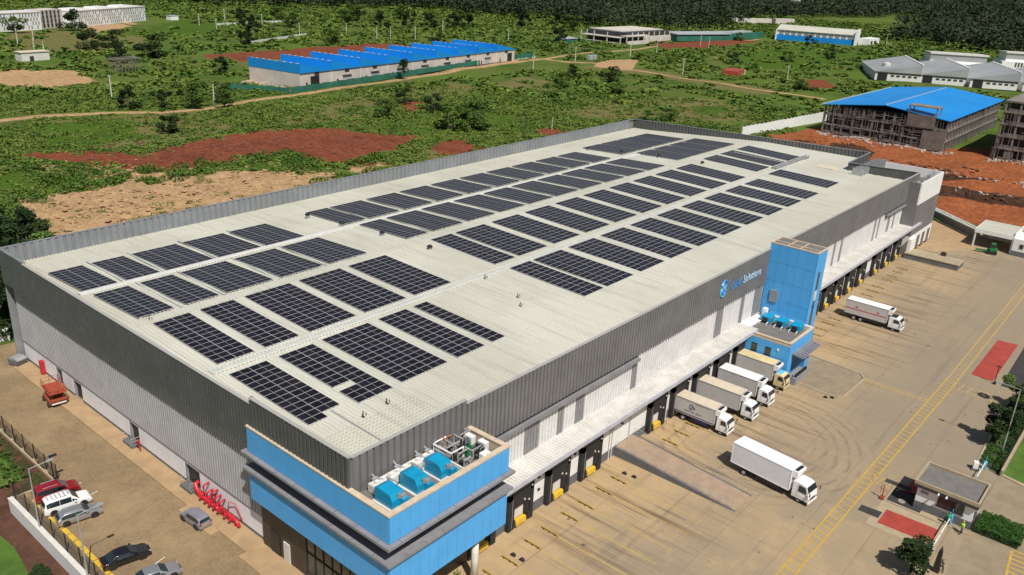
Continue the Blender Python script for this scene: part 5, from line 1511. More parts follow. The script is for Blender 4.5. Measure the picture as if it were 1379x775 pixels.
    for s, j in ((-1, 2), (1, 6)):
        w_ = MB()
        for a in range(f, l):
            q = patch(a, a+1, j, .10 if a == f else .0, .97, (.12 if j == 2 else .18), (.82 if j == 2 else .88), '')
            w_.quad(*[tuple(v) for v in q])
        q = patch(l, l+1, j, .03, .62, (.12 if j == 2 else .45), (.55 if j == 2 else .88), '')
        w_.quad(*[tuple(v) for v in q])
        w_.build('side_window', 'glass', b)
        MB().box(L-.20, s*hw*.60, .60, L-.03, s*hw*.84, .72).build('headlight', 'lamp', b)
        MB().box(-.02, s*hw*.66, .72, .1, s*hw*.88, .92).build('tail_light', 'amber', b)
        MB().box(L*.62, s*(hw*.99), 1.0, L*.66, s*(hw+.16), 1.14).build('mirror', paint, b)
        wheel(t, L*.19, s*(hw-.14), .34, .22); wheel(t, L*.81, s*(hw-.14), .34, .22)
        MB().tube([(L*.19, s*(hw-.02), .36), (L*.19, s*(hw+.0), .36)], .42, 18).tube([(L*.81, s*(hw-.02), .36), (L*.81, s*(hw+.0), .36)], .42, 18).build('wheel_arch', 'black', b)
    if kind in ('suv', 'big', 'wagon'):
        MB().tube([(L*.2, -hw*.62, H+.03), (L*.52, -hw*.62, H+.05)], .025).tube([(L*.2, hw*.62, H+.03), (L*.52, hw*.62, H+.05)], .025).build('roof_rail', 'galv', b)
    if kind == 'big':
        mm = MB()
        for k in range(6): mm.box(L*.12+k*.42, -hw*.5, H-.02, L*.12+k*.42+.1, hw*.5, H+.05)
        mm.build('roof_rack', 'galv', b)
    MB().box(L-.05, -hw*.45, .42, L+.01, hw*.45, .62).build('grille', 'black', b)
    MB().box(-.03, -.26, .58, .02, .26, .70).build('number_plate', 'lineyell', b)
    return t

def make_cars():
    car((-12.9, 40.2, 0), -.16, 'carred', 'dark red estate car parked against the low wall, topmost of the three together', 'suv')
    car((-13.2, 37.2, 0), -.14, 'carwhite', 'big white car with a slatted roof rack between the red and the silver cars', 'big')
    car((-13.0, 34.3, 0), -.18, 'silver', 'silver estate car beside the big white car', 'wagon')
    car((-12.9, 24.1, 0), -.19, 'carblack', 'glossy black saloon parked across the yellow line', 'sedan')
    car((-12.2, 19.3, 0), -.22, 'silver', 'silver car cut off by the bottom edge of the picture', 'sedan')
    car((-2.25, 22.3, 0), PI/2+.06, 'carlilac', 'small grey-lilac hatchback standing beside the red fire pipes', 'hatch')

# ------------------------------------------------------------------ people
def person(loc, rz, label, vest, arm_raise, stride):
    p = empty('person', loc, rz, label, 'person')
    me = bpy.data.meshes.new('body')
    J = {'pel': (0, 0, .96), 'sp': (0, 0, 1.18), 'ch': (.01, 0, 1.40), 'nk': (.01, 0, 1.52), 'hd': (.03, 0, 1.64), 'ht': (.02, 0, 1.76)}
    rad = {'pel': .15, 'sp': .13, 'ch': .16, 'nk': .055, 'hd': .095, 'ht': .07}
    E = [('pel', 'sp'), ('sp', 'ch'), ('ch', 'nk'), ('nk', 'hd'), ('hd', 'ht')]
    for s, n in ((-1, 'r'), (1, 'l')):
        d = stride*s
        J['hip'+n] = (0, s*.09, .90); J['kn'+n] = (d*.5+.03, s*.10, .50); J['an'+n] = (d, s*.10, .09); J['to'+n] = (d+.19, s*.12, .04)
        rad.update({'hip'+n: .10, 'kn'+n: .062, 'an'+n: .045, 'to'+n: .035})
        E += [('pel', 'hip'+n), ('hip'+n, 'kn'+n), ('kn'+n, 'an'+n), ('an'+n, 'to'+n)]
        a = arm_raise if s > 0 else 0
        J['sh'+n] = (0, s*.19, 1.42); J['el'+n] = (.05+.12*a, s*.26, 1.14+.04*a); J['wr'+n] = (.16+.22*a, s*.25, .92+.26*a); J['pm'+n] = (.20+.27*a, s*.24, .86+.30*a)
        rad.update({'sh'+n: .06, 'el'+n: .042, 'wr'+n: .028, 'pm'+n: .035})
        E += [('ch', 'sh'+n), ('sh'+n, 'el'+n), ('el'+n, 'wr'+n), ('wr'+n, 'pm'+n)]
        for k in range(4):
            q = J['pm'+n]; L = (.055, .065, .06, .045)[k]; y = q[1]+(k-1.5)*.02
            J['f%d%s' % (k, n)] = (q[0]+.03+L*.4, y, q[2]-.03); J['g%d%s' % (k, n)] = (q[0]+.035+L*.5, y, q[2]-.03-L*.6)
            rad.update({'f%d%s' % (k, n): .009, 'g%d%s' % (k, n): .008}); E += [('pm'+n, 'f%d%s' % (k, n)), ('f%d%s' % (k, n), 'g%d%s' % (k, n))]
        q = J['pm'+n]; J['t'+n] = (q[0]+.01, q[1]-s*.05, q[2]-.03); rad['t'+n] = .010; E.append(('pm'+n, 't'+n))
    K = list(J); me.from_pydata([J[k] for k in K], [(K.index(a), K.index(b)) for a, b in E], [])
    o = bpy.data.objects.new('body', me); col.objects.link(o); o.parent = p
    o.modifiers.new('skin', 'SKIN'); o.modifiers.new('sub', 'SUBSURF').levels = 1
    o.modifiers['sub'].render_levels = 2
    for i, k in enumerate(K):
        me.skin_vertices[0].data[i].radius = (rad[k], rad[k])
        me.skin_vertices[0].data[i].use_root = (k == 'pel')
    me.materials.append(M['skin'])
    # clothing
    mm = MB()
    def ring(z, rx_, ry, n=14, cx=0): return [(cx+rx_*math.cos(2*PI*k/n), ry*math.sin(2*PI*k/n), z) for k in range(n)]
    rs = [ring(.93, .165, .20), ring(1.15, .155, .185), ring(1.35, .175, .225), ring(1.46, .13, .20), ring(1.51, .08, .10)]
    for r_ in rs: mm.v += r_
    for a in range(4):
        for j in range(14): mm.f.append((a*14+j, a*14+(j+1) % 14, (a+1)*14+(j+1) % 14, (a+1)*14+j)); mm.m.append(0)
    mm.build('vest', vest, p, smooth=True)
    mm = MB()
    for n in 'rl':
        q = [J['pel'], J['hip'+n], J['kn'+n], J['an'+n]]
        mm.tube([q[1], q[2], q[3]], [.115, .085, .07], 10)
    mm.tube([(0, 0, .82), (0, 0, .98)], [.15, .17], 12)
    mm.build('trousers', 'trousers', p, smooth=True)
    mm = MB()
    for n in 'rl': mm.tube([J['sh'+n], J['el'+n]], [.075, .06], 10)
    mm.build('sleeve', vest, p, smooth=True)
    mm = MB()
    for n in 'rl':
        a = J['an'+n]; mm.box(a[0]-.09, a[1]-.05, 0, a[0]+.20, a[1]+.05, .09)
    mm.build('shoe', 'black', p, bevel=.02)
    mm = MB(); mm.tube([(.01, 0, 1.67), (.01, 0, 1.72), (.01, 0, 1.78), (.01, 0, 1.80)], [.112, .118, .085, .03], 14)
    mm.build('cap' if vest == 'greencloth' else 'helmet', vest if vest == 'greencloth' else 'yellow', p, smooth=True)
    mm = MB()
    for y in (-.035, .035): mm.box(.115, y-.012, 1.645, .128, y+.012, 1.655)
    mm.box(.11, -.025, 1.585, .125, .025, 1.592).profile([(.115, 1.60), (.142, 1.608), (.115, 1.64)], 'y', -.012, .012)
    mm.build('face', 'brown', p)
    mm = MB()
    for y in (-.1, .1): mm.tube([(.02, y-.012, 1.64), (.02, y+.012, 1.64)], .03, 8)
    mm.build('ear', 'skin', p)
    return p

def make_people():
    person((57.5, -38.55, 0), .6, 'person in a green jacket bending an arm towards the boom barrier post', 'greencloth', 1.0, .06)
    person((56.9, -40.2, 0), 2.4, 'person in a bright hi-vis yellow vest walking by the guardhouse corner', 'hivis', .3, .20)
# ------------------------------------------------------------------ plants
def leafmat(name, c1, c2, rough=.75):
    m, nt, b = new_mat(name)
    at = _n(nt, 'ShaderNodeAttribute', attribute_name='tint')
    v = pos(nt)
    f = mathn(nt, 'ADD', at.outputs['Fac'], mathn(nt, 'MULTIPLY', mathn(nt, 'SUBTRACT', noise(nt, v, .04, 4, .6), .5), 1.3), clamp=True)
    nt.links.new(mixc(nt, f, c1, c2), b.inputs['Base Color'])
    b.inputs['Roughness'].default_value = rough; b.inputs['Specular IOR Level'].default_value = .2
    M[name] = m

def leaf_mesh(name, C, S, tint, mat, rs, flat=.0):
    """one small quad per row of C"""
    n = len(C)
    u = rs.normal(size=(n, 3)); u[:, 2] *= (1-flat)*.45; u /= np.linalg.norm(u, axis=1)[:, None]+1e-9
    w = rs.normal(size=(n, 3))*.55; w[:, 2] += 1.0; w = np.cross(u, w); w /= np.linalg.norm(w, axis=1)[:, None]+1e-9
    a = u*S[:, None]*.5; b = w*S[:, None]*.36
    co = np.stack([C-a, C+b, C+a, C-b], 1).reshape(-1, 3)
    me = bpy.data.meshes.new(name)
    me.vertices.add(4*n); me.vertices.foreach_set('co', co.ravel())
    me.loops.add(4*n); me.loops.foreach_set('vertex_index', np.arange(4*n))
    me.polygons.add(n); me.polygons.foreach_set('loop_start', np.arange(0, 4*n, 4)); me.polygons.foreach_set('loop_total', np.full(n, 4))
    me.update()
    at = me.attributes.new('tint', 'FLOAT', 'POINT'); at.data.foreach_set('value', np.repeat(tint, 4).astype(np.float32))
    me.materials.append(M[mat])
    return me

def crown_points(rs, blobs, per, shell=.55):
    P = []; T = []
    for (x, y, z, r, sq) in blobs:
        d = rs.normal(size=(per, 3)); d /= np.linalg.norm(d, axis=1)[:, None]
        rad = r*(shell+(1-shell)*rs.rand(per)**.6)*(1+.22*np.sin(d[:, 0]*7+x)*np.cos(d[:, 1]*6+y))
        p = d*rad[:, None]; p[:, 2] *= sq
        P.append(p+[x, y, z]); T.append(np.full(per, rs.rand()*.55)+rs.rand(per)*.35)
    return np.concatenate(P), np.concatenate(T)

def tree_proto(kind, seed):
    """returns a tree thing of height about 1 (scaled by copies); its crown is many leaf faces on an uneven set of limbs"""
    rs = np.random.RandomState(seed); rnd = random.Random(seed)
    t = empty('tree')
    mm = MB()
    spec = {'broad': (.16, 13, 300, .50, .055, 'leaf'), 'dark': (.10, 13, 300, .50, .055, 'leafdark'), 'bush': (.05, 9, 230, .55, .07, 'leaf'), 'bushdark': (.05, 9, 230, .55, .07, 'leafdark'),
            'tall': (.45, 11, 200, .26, .045, 'leafdark'), 'slim': (.35, 9, 200, .22, .05, 'leafdark'), 'near': (.30, 13, 330, .30, .055, 'leafdark')}[kind]
    th, nb, per, spread, ls, mat = spec
    blobs = []
    mm.tube([(0, 0, 0), (.01, 0, th*.5), (.0, .01, th), (.02, 0, min(.8, th+.3))], [.035, .026, .02, .008], 7)
    for k in range(nb):
        a = 2*PI*k/nb*1.7+rnd.uniform(-.5, .5); r = spread*rnd.uniform(.25, .95)*(1 if kind not in ('tall', 'slim') else .8)
        z = th+(1-th)*rnd.uniform(.08, .82)
        if k == 0: r = 0; z = .82
        e = (math.cos(a)*r, math.sin(a)*r, z)
        mm.tube([(0, 0, th*rnd.uniform(.7, 1.1)), (e[0]*.5, e[1]*.5, (th+z)/2), e], [.016, .010, .004], 5)
        br = rnd.uniform(.10, .19)*(1.35 if 'bush' in kind else 1)
        blobs.append((*e, br, .75))
    P, T = crown_points(rs, blobs, per)
    P[:, 2] = np.maximum(P[:, 2], .02)
    me = leaf_mesh('crown', P, ls*(.6+.8*rs.rand(len(P))), T, mat, rs)
    c = bpy.data.objects.new('crown', me); col.objects.link(c); c.parent = t
    mm.build('trunk', 'bark', t)
    return t

def make_trees():
    pr = {k: [tree_proto(k, s+i*7) for i in range(2)] for s, k in enumerate(('broad', 'dark', 'bush', 'bushdark', 'tall', 'slim', 'near'), 11)}
    used = set(); rnd = random.Random(4)
    cnt = {}
    def put(kind, x, y, h, lab, group=None, w=1.0, name='tree', cat='tree', z=None):
        i = cnt.get(kind, 0); cnt[kind] = i+1
        src = pr[kind][i % 2]
        zz = float(land_height(np.array([x]), np.array([y]))[0]) if z is None else z
        if id(src) not in used:
            used.add(id(src)); o = src; o.location = (x, y, zz-.05); o.rotation_euler = (0, 0, rnd.uniform(0, 6)); 
        else: o = copy_tree(src, (x, y, zz-.05), rnd.uniform(0, 6))
        o.scale = (h*w, h*w, h); o.name = name
        tag(o, lab, cat, group)
        if not group and 'group' in o: del o['group']
        return o
    # --- by the yard
    put('near', 82.2, -38.6, 6.2, 'young dark-leaved tree with bare pale trunk in the garden strip, nearest the white lamp post', z=0)
    put('near', 45.6, -37.9, 4.6, 'dark bushy young tree rising from the bottom edge beside the boom barrier', z=0, w=1.2)
    put('broad', 96.0, -39.0, 5.4, 'leafy tree crowding the dark asphalt bay on the right edge', z=0)
    put('near', 90.0, -38.9, 4.4, 'small tree between the lamp post and the asphalt bay', z=0)
    put('broad', 106.0, -41.8, 5.0, 'tree beyond the railings at the right edge beside the asphalt bay', z=0)
    put('bush', 84.5, -45.2, 1.4, 'round shrub on the bright lawn at the right edge', z=.1, name='shrub', cat='shrub')
    # hedge by the guardhouse
    rs = np.random.RandomState(3); n = 9000
    C = np.stack([rs.uniform(58.2, 62.6, n), rs.uniform(-46.0, -41.2, n), .15+.85*rs.rand(n)**.5], -1)
    C[:, 2] += .14*np.sin(C[:, 0]*3)*np.cos(C[:, 1]*2.4)
    h = empty('hedge', (0, 0, 0), 0, 'dense clipped green hedge beside the guardhouse', 'hedge')
    c = bpy.data.objects.new('foliage', leaf_mesh('foliage', C, .10+.16*rs.rand(n), rs.rand(n)*.6, 'leafmid', rs)); col.objects.link(c); c.parent = h
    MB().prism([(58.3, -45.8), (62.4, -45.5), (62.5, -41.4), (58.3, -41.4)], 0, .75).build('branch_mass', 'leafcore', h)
    # --- lower left garden
    put('near', -17.6, 27.2, 2.8, 'small leafy sapling on the lawn at the lower left edge, further from the wall', z=-1.6, w=1.4)
    put('bush', -16.6, 25.0, 1.9, 'low round shrub beside the retaining wall at the bottom left', z=-1.6, name='shrub', cat='shrub')
    # plants in the upper garden bed
    k = 0; rr = random.Random(9)
    for row in range(2):
        for j in range(11):
            put('bush', -11.4-row*1.3+rr.uniform(-.2, .2), 46.5+j*1.5, rr.uniform(.6, .9), 'small pale-tipped plant in the red garden bed below the upper fence', 'small bedding plants below the fence', z=-.35, w=1.3, name='bedding_plant', cat='plant')
    for x, y, h_, lab in ((-16.5, 49, 2.6, 'yellowish ornamental grass clump at the left edge, nearest the low wall'), (-16.0, 55.5, 2.6, 'yellowish ornamental grass clump at the left edge, further up the garden')):
        put('bush', x, y, h_, lab, z=-.35, name='shrub', cat='shrub')
    # --- dark trees behind the rear left corner
    for q in ((1, 91, 11, 'dark', 'big dark tree at the left edge behind the boundary wall, nearest the wall'), (3, 97, 13, 'dark', 'tall dark tree at the left edge behind the first big dark tree'), (9, 94, 10, 'dark', 'dark tree just behind the rear corner of the warehouse'),
              (13, 100, 11, 'broad', 'bright green tree rising behind the rear corner of the warehouse'), (17, 106, 11, 'dark', 'rounded dark tree on the slope beside the pale sand'), (10, 112, 13, 'dark', 'dark tree at the left edge beside the sandy clearing'),
              (19, 120, 12, 'dark', 'dark bushy tree touching the left end of the sandy clearing'), (17, 132, 12, 'broad', 'leafy tree half outside the left edge of the picture'), (21, 92, 7, 'bush', 'low green bush against the rear wall of the warehouse'), (-3, 89, 9, 'dark', 'dark tree leaning over the white boundary wall')):
        put(q[3], q[0], q[1], q[2], q[4])
    # --- middle distance
    T = [(169,391,10,'bushdark','grey-green thicket right of the derelict frame'),(192,398,13,'bushdark','large round dark tree behind the derelict frame'),(181,444,13,'bushdark','low wide dark tree below the patterned white flats'),(197,452,11,'bushdark','dark tree overlapping the foot of the patterned white flats'),
      (193,333,9,'dark','round dark tree at the left end of the blue sawtooth sheds'),(219,551,15,'bushdark','big tree in front of the gap between the white flats'),(110,262,9,'dark','dark bush clump at the left end of the dirt track'),(131,254,11,'broad','wide green tree over the dirt track at a white pole'),
      (140,246,8,'broad','green tree right of the wide one over the dirt track'),(121,258,8,'dark','dark green tree between two others along the dirt track'),(103,220,6,'bushdark','dark shrub above the long red earth patch, at its left half'),(112,236,6,'bush','green shrub on the rise above the red earth patch'),
      (179,197,8,'bush','round green bush right of the red earth patch'),(207,198,8,'bushdark','dark round bush below the blue sheds'),(183,167,11,'bush','big round bush near the rear parapet, left of a pair'),(192,162,11,'bush','big round bush near the rear parapet, right of a pair'),(199,172,8,'bush','small bush behind the pair near the rear parapet'),
      (498,356,13,'dark','dark rounded tree left of the concrete ruin'),(256,270,11,'slim','single slim tree standing before the blue sheds inside the green fence'),(394,574,14,'broad','tall tree in the mid field above the blue sheds, far left'),(374,525,13,'broad','leafy tree above the blue sheds at the left'),
      (350,560,14,'dark','dark tree above the blue sheds at the far left'),(429,528,14,'broad','tree above the middle of the blue sheds'),(446,502,15,'dark','tall dark tree above the middle of the blue sheds'),(468,495,15,'dark','dark tree in the clump above the blue sheds, second'),
      (489,488,14,'dark','dark tree in the clump above the blue sheds, third'),(511,482,15,'dark','dark tree in the clump right above the blue sheds'),(524,478,14,'dark','last dark tree of the clump above the blue sheds'),(586,466,16,'dark','isolated dark upright tree in the bright field'),
      (344,204,9,'bushdark','dark bush in the green field past the rear parapet'),(306,208,8,'bush','green bush in the field left of the dirt track corner'),(341,228,8,'bushdark','dark bush under the dirt track corner'),(276,190,7,'bush','bush at the edge of the dry grass'),
      (311,178,7,'bush','bush in the middle of the dry grass'),(258,128,6,'bush','low bush right behind the rear parapet corner'),(271,125,6,'bush','bush behind the far end parapet corner'),(942,239,12,'dark','dark bush beyond the blue and white warehouse'),(716,246,9,'bushdark','dark bush before the blue and white warehouse'),
      (337,524,12,'dark','dark tree high in the left field'),(206,174,7,'bush','bush behind the big round pair'),(235,600,15,'broad','tree rising behind the patterned white flats'),(180,548,11,'bush','low leafy tree before the left white block'),(165,552,11,'bushdark','dark spreading tree at the left edge before the white block'),
      (600,420,15,'broad','tree in the far green field left of the ruin'),(640,470,13,'dark','dark tree near the forest edge left of the ruin'),(560,520,13,'broad','tree at the far field edge'),(690,300,8,'bush','bush by the long green fence'),(470,560,15,'broad','tall pale tree at the far field edge'),
      (520,560,15,'broad','tall tree before the dark plantation'),(300,470,12,'dark','dark shrub tree in the left middle field'),(270,430,11,'dark','dark shrub tree right of the derelict frame'),(330,420,10,'bush','bush in the left field near a white pole'),(390,380,9,'bushdark','bush above the blue sheds, near a white pole'),
      (450,330,8,'bush','bush between the blue sheds and the ruin'),(470,240,7,'bush','bush in the field beyond the track junction'),(510,215,7,'bushdark','dark bush in the field beyond the track junction'),(560,200,8,'bush','bush in the bright field left of the grey workshops'),(620,190,8,'bushdark','dark bush in the bright field left of the grey workshops'),
      (420,130,6,'bush','bush beside the far end of the second track'),(205,215,6,'bushdark','small dark bush on the dry slope below the track'),(230,240,5,'bush','small bush on the verge below the green fence'),(150,262,8,'broad','tree beside the track at the second white pole')]
    for x, y, h, k, lab in T: put(k, x, y, h, lab, name='tree' if 'bush' not in k else 'bush', cat='tree' if 'bush' not in k else 'bush', w=1.0 if 'bush' not in k else 1.15)
    for k in pr:
        for p in pr[k]:
            if id(p) not in used:
                for c in list(p.children): bpy.data.objects.remove(c)
                bpy.data.objects.remove(p)

BUILT = [(-16, 205, -70, 82), (186, 400, 262, 306), (300, 392, -40, 82), (168, 320, 555, 640), (540, 630, 322, 395), (725, 850, 215, 292), (505, 700, 30, 135), (615, 745, 282, 325), (130, 146, 408, 420)]
def inview(X, Y, m=.16):
    dx, dy = X-CAM[0], Y-CAM[1]
    a = np.arctan2(dy, dx); f = R(39.36)
    h = math.atan(689.5/1133.1)+m
    return (np.abs(a-f) < h)

def make_cover():
    rs = np.random.RandomState(17)
    def field(X, Y):
        tr = np.full(X.shape, 1e9)
        for pl in TRACK: tr = np.minimum(tr, distline(X, Y, pl))
        ok = tr > 5
        for grp, e in ((RED, 1.5), (SAND, 1.0), (ORANGE, 2), (DRY, -99)):
            if e < -9: continue
            for pl in grp: ok &= ~inpoly(X+rs.normal(size=X.shape)*1.8, Y+rs.normal(size=X.shape)*1.8, pl)
        for x0, x1, y0, y1 in BUILT: ok &= ~((X > x0-4) & (X < x1+4) & (Y > y0-4) & (Y < y1+4))
        ok &= ~((X < -9) & (Y < 90))
        return ok & inview(X, Y)
    def dens(X, Y):
        return lumps(X*1.7+40, Y*1.7)*.7+.5*np.sin(X*.11+2*np.sin(Y*.05))*np.cos(Y*.13+1.5*np.sin(X*.04))
    def band(name, n, xr, yr, rmax, rad, hgt, leaves, ls, mat, thr, label):
        X = rs.uniform(*xr, n); Y = rs.uniform(*yr, n)
        d = np.hypot(X-CAM[0], Y-CAM[1])
        ok = field(X, Y) & (d < rmax[1]) & (d > rmax[0]) & (dens(X, Y)+rs.normal(size=n)*.25 > thr)
        for pl in DRY+BRIGHT: ok &= ~(inpoly(X, Y, pl) & (rs.rand(n) < (.35 if name == 'grass_tussocks' else .72)))
        X, Y, d = X[ok], Y[ok], d[ok]
        k = len(X); r = rad[0]+(rad[1]-rad[0])*rs.rand(k)**2; h = r*(hgt[0]+(hgt[1]-hgt[0])*rs.rand(k))
        D = rs.normal(size=(k, leaves, 3)); D /= np.linalg.norm(D, axis=2)[..., None]; D[..., 2] = np.abs(D[..., 2])
        q = .6+.4*rs.rand(k, leaves)
        C = np.stack([X[:, None]+D[..., 0]*q*r[:, None], Y[:, None]+D[..., 1]*q*r[:, None], land_height(X, Y)[:, None]+D[..., 2]*q*h[:, None]], -1)
        tint = np.clip(rs.rand(k)[:, None]*.6+rs.rand(k, leaves)*.3, 0, 1)
        S = ls*(.6+.8*rs.rand(k, leaves))*(1+d[:, None]/600)
        o = bpy.data.objects.new(name, leaf_mesh(name, C.reshape(-1, 3), S.ravel(), tint.ravel(), mat, rs, .3)); col.objects.link(o)
        tag(o, label, 'scrub', kind='stuff'); return k
    a = band('scrub_cover', 42000, (-60, 480), (80, 420), (0, 420), (.8, 3.4), (.16, .55), 60, .52, 'leafscrub', -.30, 'tangled green scrub covering the open land behind the warehouse')
    b = band('grass_tussocks', 42000, (-60, 480), (80, 420), (0, 420), (.5, 1.5), (.2, .5), 18, .42, 'leafgrass', -.8, 'coarse grass tussocks scattered over the open land')
    c = band('distant_scrub', 26000, (60, 1300), (-60, 1000), (380, 1250), (1.8, 6.5), (.12, .45), 44, 1.25, 'leafscrub', -.3, 'distant scrub over the far fields')
    # sparse tufts on the sand and red earth
    n = 2600; X = rs.uniform(25, 230, n); Y = rs.uniform(118, 215, n)
    ok = np.zeros(n, bool)
    for pl in SAND[:2]: ok |= inpoly(X, Y, pl)
    ok &= (lumps(X*3, Y*3) > .10)
    X, Y = X[ok], Y[ok]; k = len(X)
    D = rs.normal(size=(k, 24, 3)); D /= np.linalg.norm(D, axis=2)[..., None]; D[..., 2] = np.abs(D[..., 2])*.5
    r = .5+1.2*rs.rand(k)
    C = np.stack([X[:, None]+D[..., 0]*r[:, None], Y[:, None]+D[..., 1]*r[:, None], land_height(X, Y)[:, None]+D[..., 2]*r[:, None]], -1).reshape(-1, 3)
    o = bpy.data.objects.new('earth_tufts', leaf_mesh('earth_tufts', C, .35+.3*rs.rand(len(C)), rs.rand(len(C)), 'leafgrass', rs)); col.objects.link(o); tag(o, 'sparse tufts on the sand and red earth', 'tufts', kind='stuff')
    # mounds of brush on the clearing
    mounds = []
    for pl, nn in (((45, 196, 60, 165), 26), ((100, 170, 114, 143), 30), ((118, 142, 132, 146), 14), ((40, 84, 118, 126), 30), ((84, 124, 120, 134), 16), ((60, 175, 90, 158), 22)):
        for _ in range(nn): mounds.append((rs.uniform(min(pl[0], pl[2]), max(pl[0], pl[2])), rs.uniform(min(pl[1], pl[3]), max(pl[1], pl[3]))))
    mounds = np.array(mounds); k = len(mounds); r = 1.2+2.4*rs.rand(k)
    D = rs.normal(size=(k, 130, 3)); D /= np.linalg.norm(D, axis=2)[..., None]; D[..., 2] = np.abs(D[..., 2])*.6
    C = np.stack([mounds[:, 0][:, None]+D[..., 0]*r[:, None], mounds[:, 1][:, None]+D[..., 1]*r[:, None], D[..., 2]*r[:, None]], -1).reshape(-1, 3)
    o = bpy.data.objects.new('brush_mounds', leaf_mesh('brush_mounds', C, .45+.4*rs.rand(len(C)), np.repeat(rs.rand(k), 130), 'leafbright', rs)); col.objects.link(o); tag(o, 'bright brush growing over the mounds of the clearing', 'brush', kind='stuff')
    # planted beds beside the yard
    def bed(name, poly, z, n, hgt, ls, mat, label):
        xs = [p[0] for p in poly]; ys = [p[1] for p in poly]
        X = rs.uniform(min(xs), max(xs), n); Y = rs.uniform(min(ys), max(ys), n); ok = inpoly(X, Y, poly) & (np.sin(X*1.9+np.sin(Y*1.3))*np.cos(Y*1.6)+rs.rand(n) > .25)
        X, Y = X[ok], Y[ok]; Z = z+hgt*(.2+.8*rs.rand(len(X)))*(.6+.4*np.sin(X*1.3)*np.cos(Y*1.1))
        o = bpy.data.objects.new(name, leaf_mesh(name, np.stack([X, Y, Z], -1), ls*(.6+.8*rs.rand(len(X))), rs.rand(len(X)), mat, rs)); col.objects.link(o); tag(o, label, 'planting', kind='stuff')
    bed('bed_planting', [(75.8, -37.9), (99, -37.3), (102, -40.4), (74.6, -40.4)], .05, 9000, .6, .22, 'leafmid', 'dark green planting in the strip along the right boundary wall')
    bed('bed_planting', [(-9.9, 43), (-9.9, 60), (-11.6, 60), (-11.2, 46), (-14.2, 44)], -.3, 5000, .3, .16, 'leafmid', 'dark green planting below the upper car park fence')
    bed('long_grass', [(-13, 45), (-12.3, 62), (-13, 84), (-24, 84), (-17, 47)], -.3, 9000, .8, .4, 'leafgrass', 'long yellow-green grass at the left edge of the garden')
    # ---- far forest
    line = [(200, 900), (396, 791), (510, 705), (698, 677), (835, 561), (960, 520), (1085, 447), (1300, 400), (1469, 355)]
    pts = []
    n = 26000; X = rs.uniform(150, 3400, n); Y = rs.uniform(40, 1500, n)
    yl = np.interp(X, [p[0] for p in line], [p[1] for p in line], right=330)
    left = (X < 1000)
    yl2 = np.interp(X, [600, 660, 720, 780, 850, 1000, 1400], [9e3, 470, 400, 370, 380, 440, 400])
    ok = (Y > np.minimum(yl, yl2)) & inview(X, Y, .08)
    rt = (X > 790+Y*.35) & (Y < 330) & (X > 700) & ~((Y > 235) & (X < 1150))
    ok |= rt & inview(X, Y, .08)
    ok &= ~((X > 840) & (X < 1120) & (Y > 250) & (Y < 400))
    d = np.hypot(X, Y)
    ok &= rs.rand(n) < np.clip(900/d, .18, 1)**1.0
    X, Y, d = X[ok], Y[ok], d[ok]; k = len(X)
    r = (5+5*rs.rand(k))*(1+d/3000); H = (9+10*rs.rand(k))
    nl = 46
    D = rs.normal(size=(k, nl, 3)); D /= np.linalg.norm(D, axis=2)[..., None]; q = .65+.35*rs.rand(k, nl)
    C = np.stack([X[:, None]+D[..., 0]*q*r[:, None], Y[:, None]+D[..., 1]*q*r[:, None], (H*.62)[:, None]+D[..., 2]*q*(H*.42)[:, None]], -1).reshape(-1, 3)
    S = np.repeat(2.1+d/800, nl)*(.6+.7*rs.rand(k*nl))
    o = bpy.data.objects.new('far_forest', leaf_mesh('far_forest', C, S, np.repeat(rs.rand(k)*.6, nl)+rs.rand(k*nl)*.2, 'leafforest', rs)); col.objects.link(o)
    tag(o, 'dark plantation forest along the far edge of the fields', 'forest', kind='stuff')
    print('COVER', a, b, c, 'forest', k)

def leafmats():
    leafmat('leaf', (.038, .085, .014), (.105, .170, .028))
    leafmat('leafmid', (.020, .060, .010), (.060, .13, .020))
    leafmat('leafdark', (.012, .028, .009), (.040, .068, .018))
    leafmat('leafscrub', (.050, .105, .016), (.150, .200, .034))
    leafmat('leafgrass', (.090, .145, .024), (.175, .185, .050))
    leafmat('leafbright', (.035, .090, .010), (.095, .150, .022))
    leafmat('leafforest', (.012, .022, .011), (.048, .066, .028))
    M['leafcore'] = surf('hedge_core', (.02, .04, .01), .95)
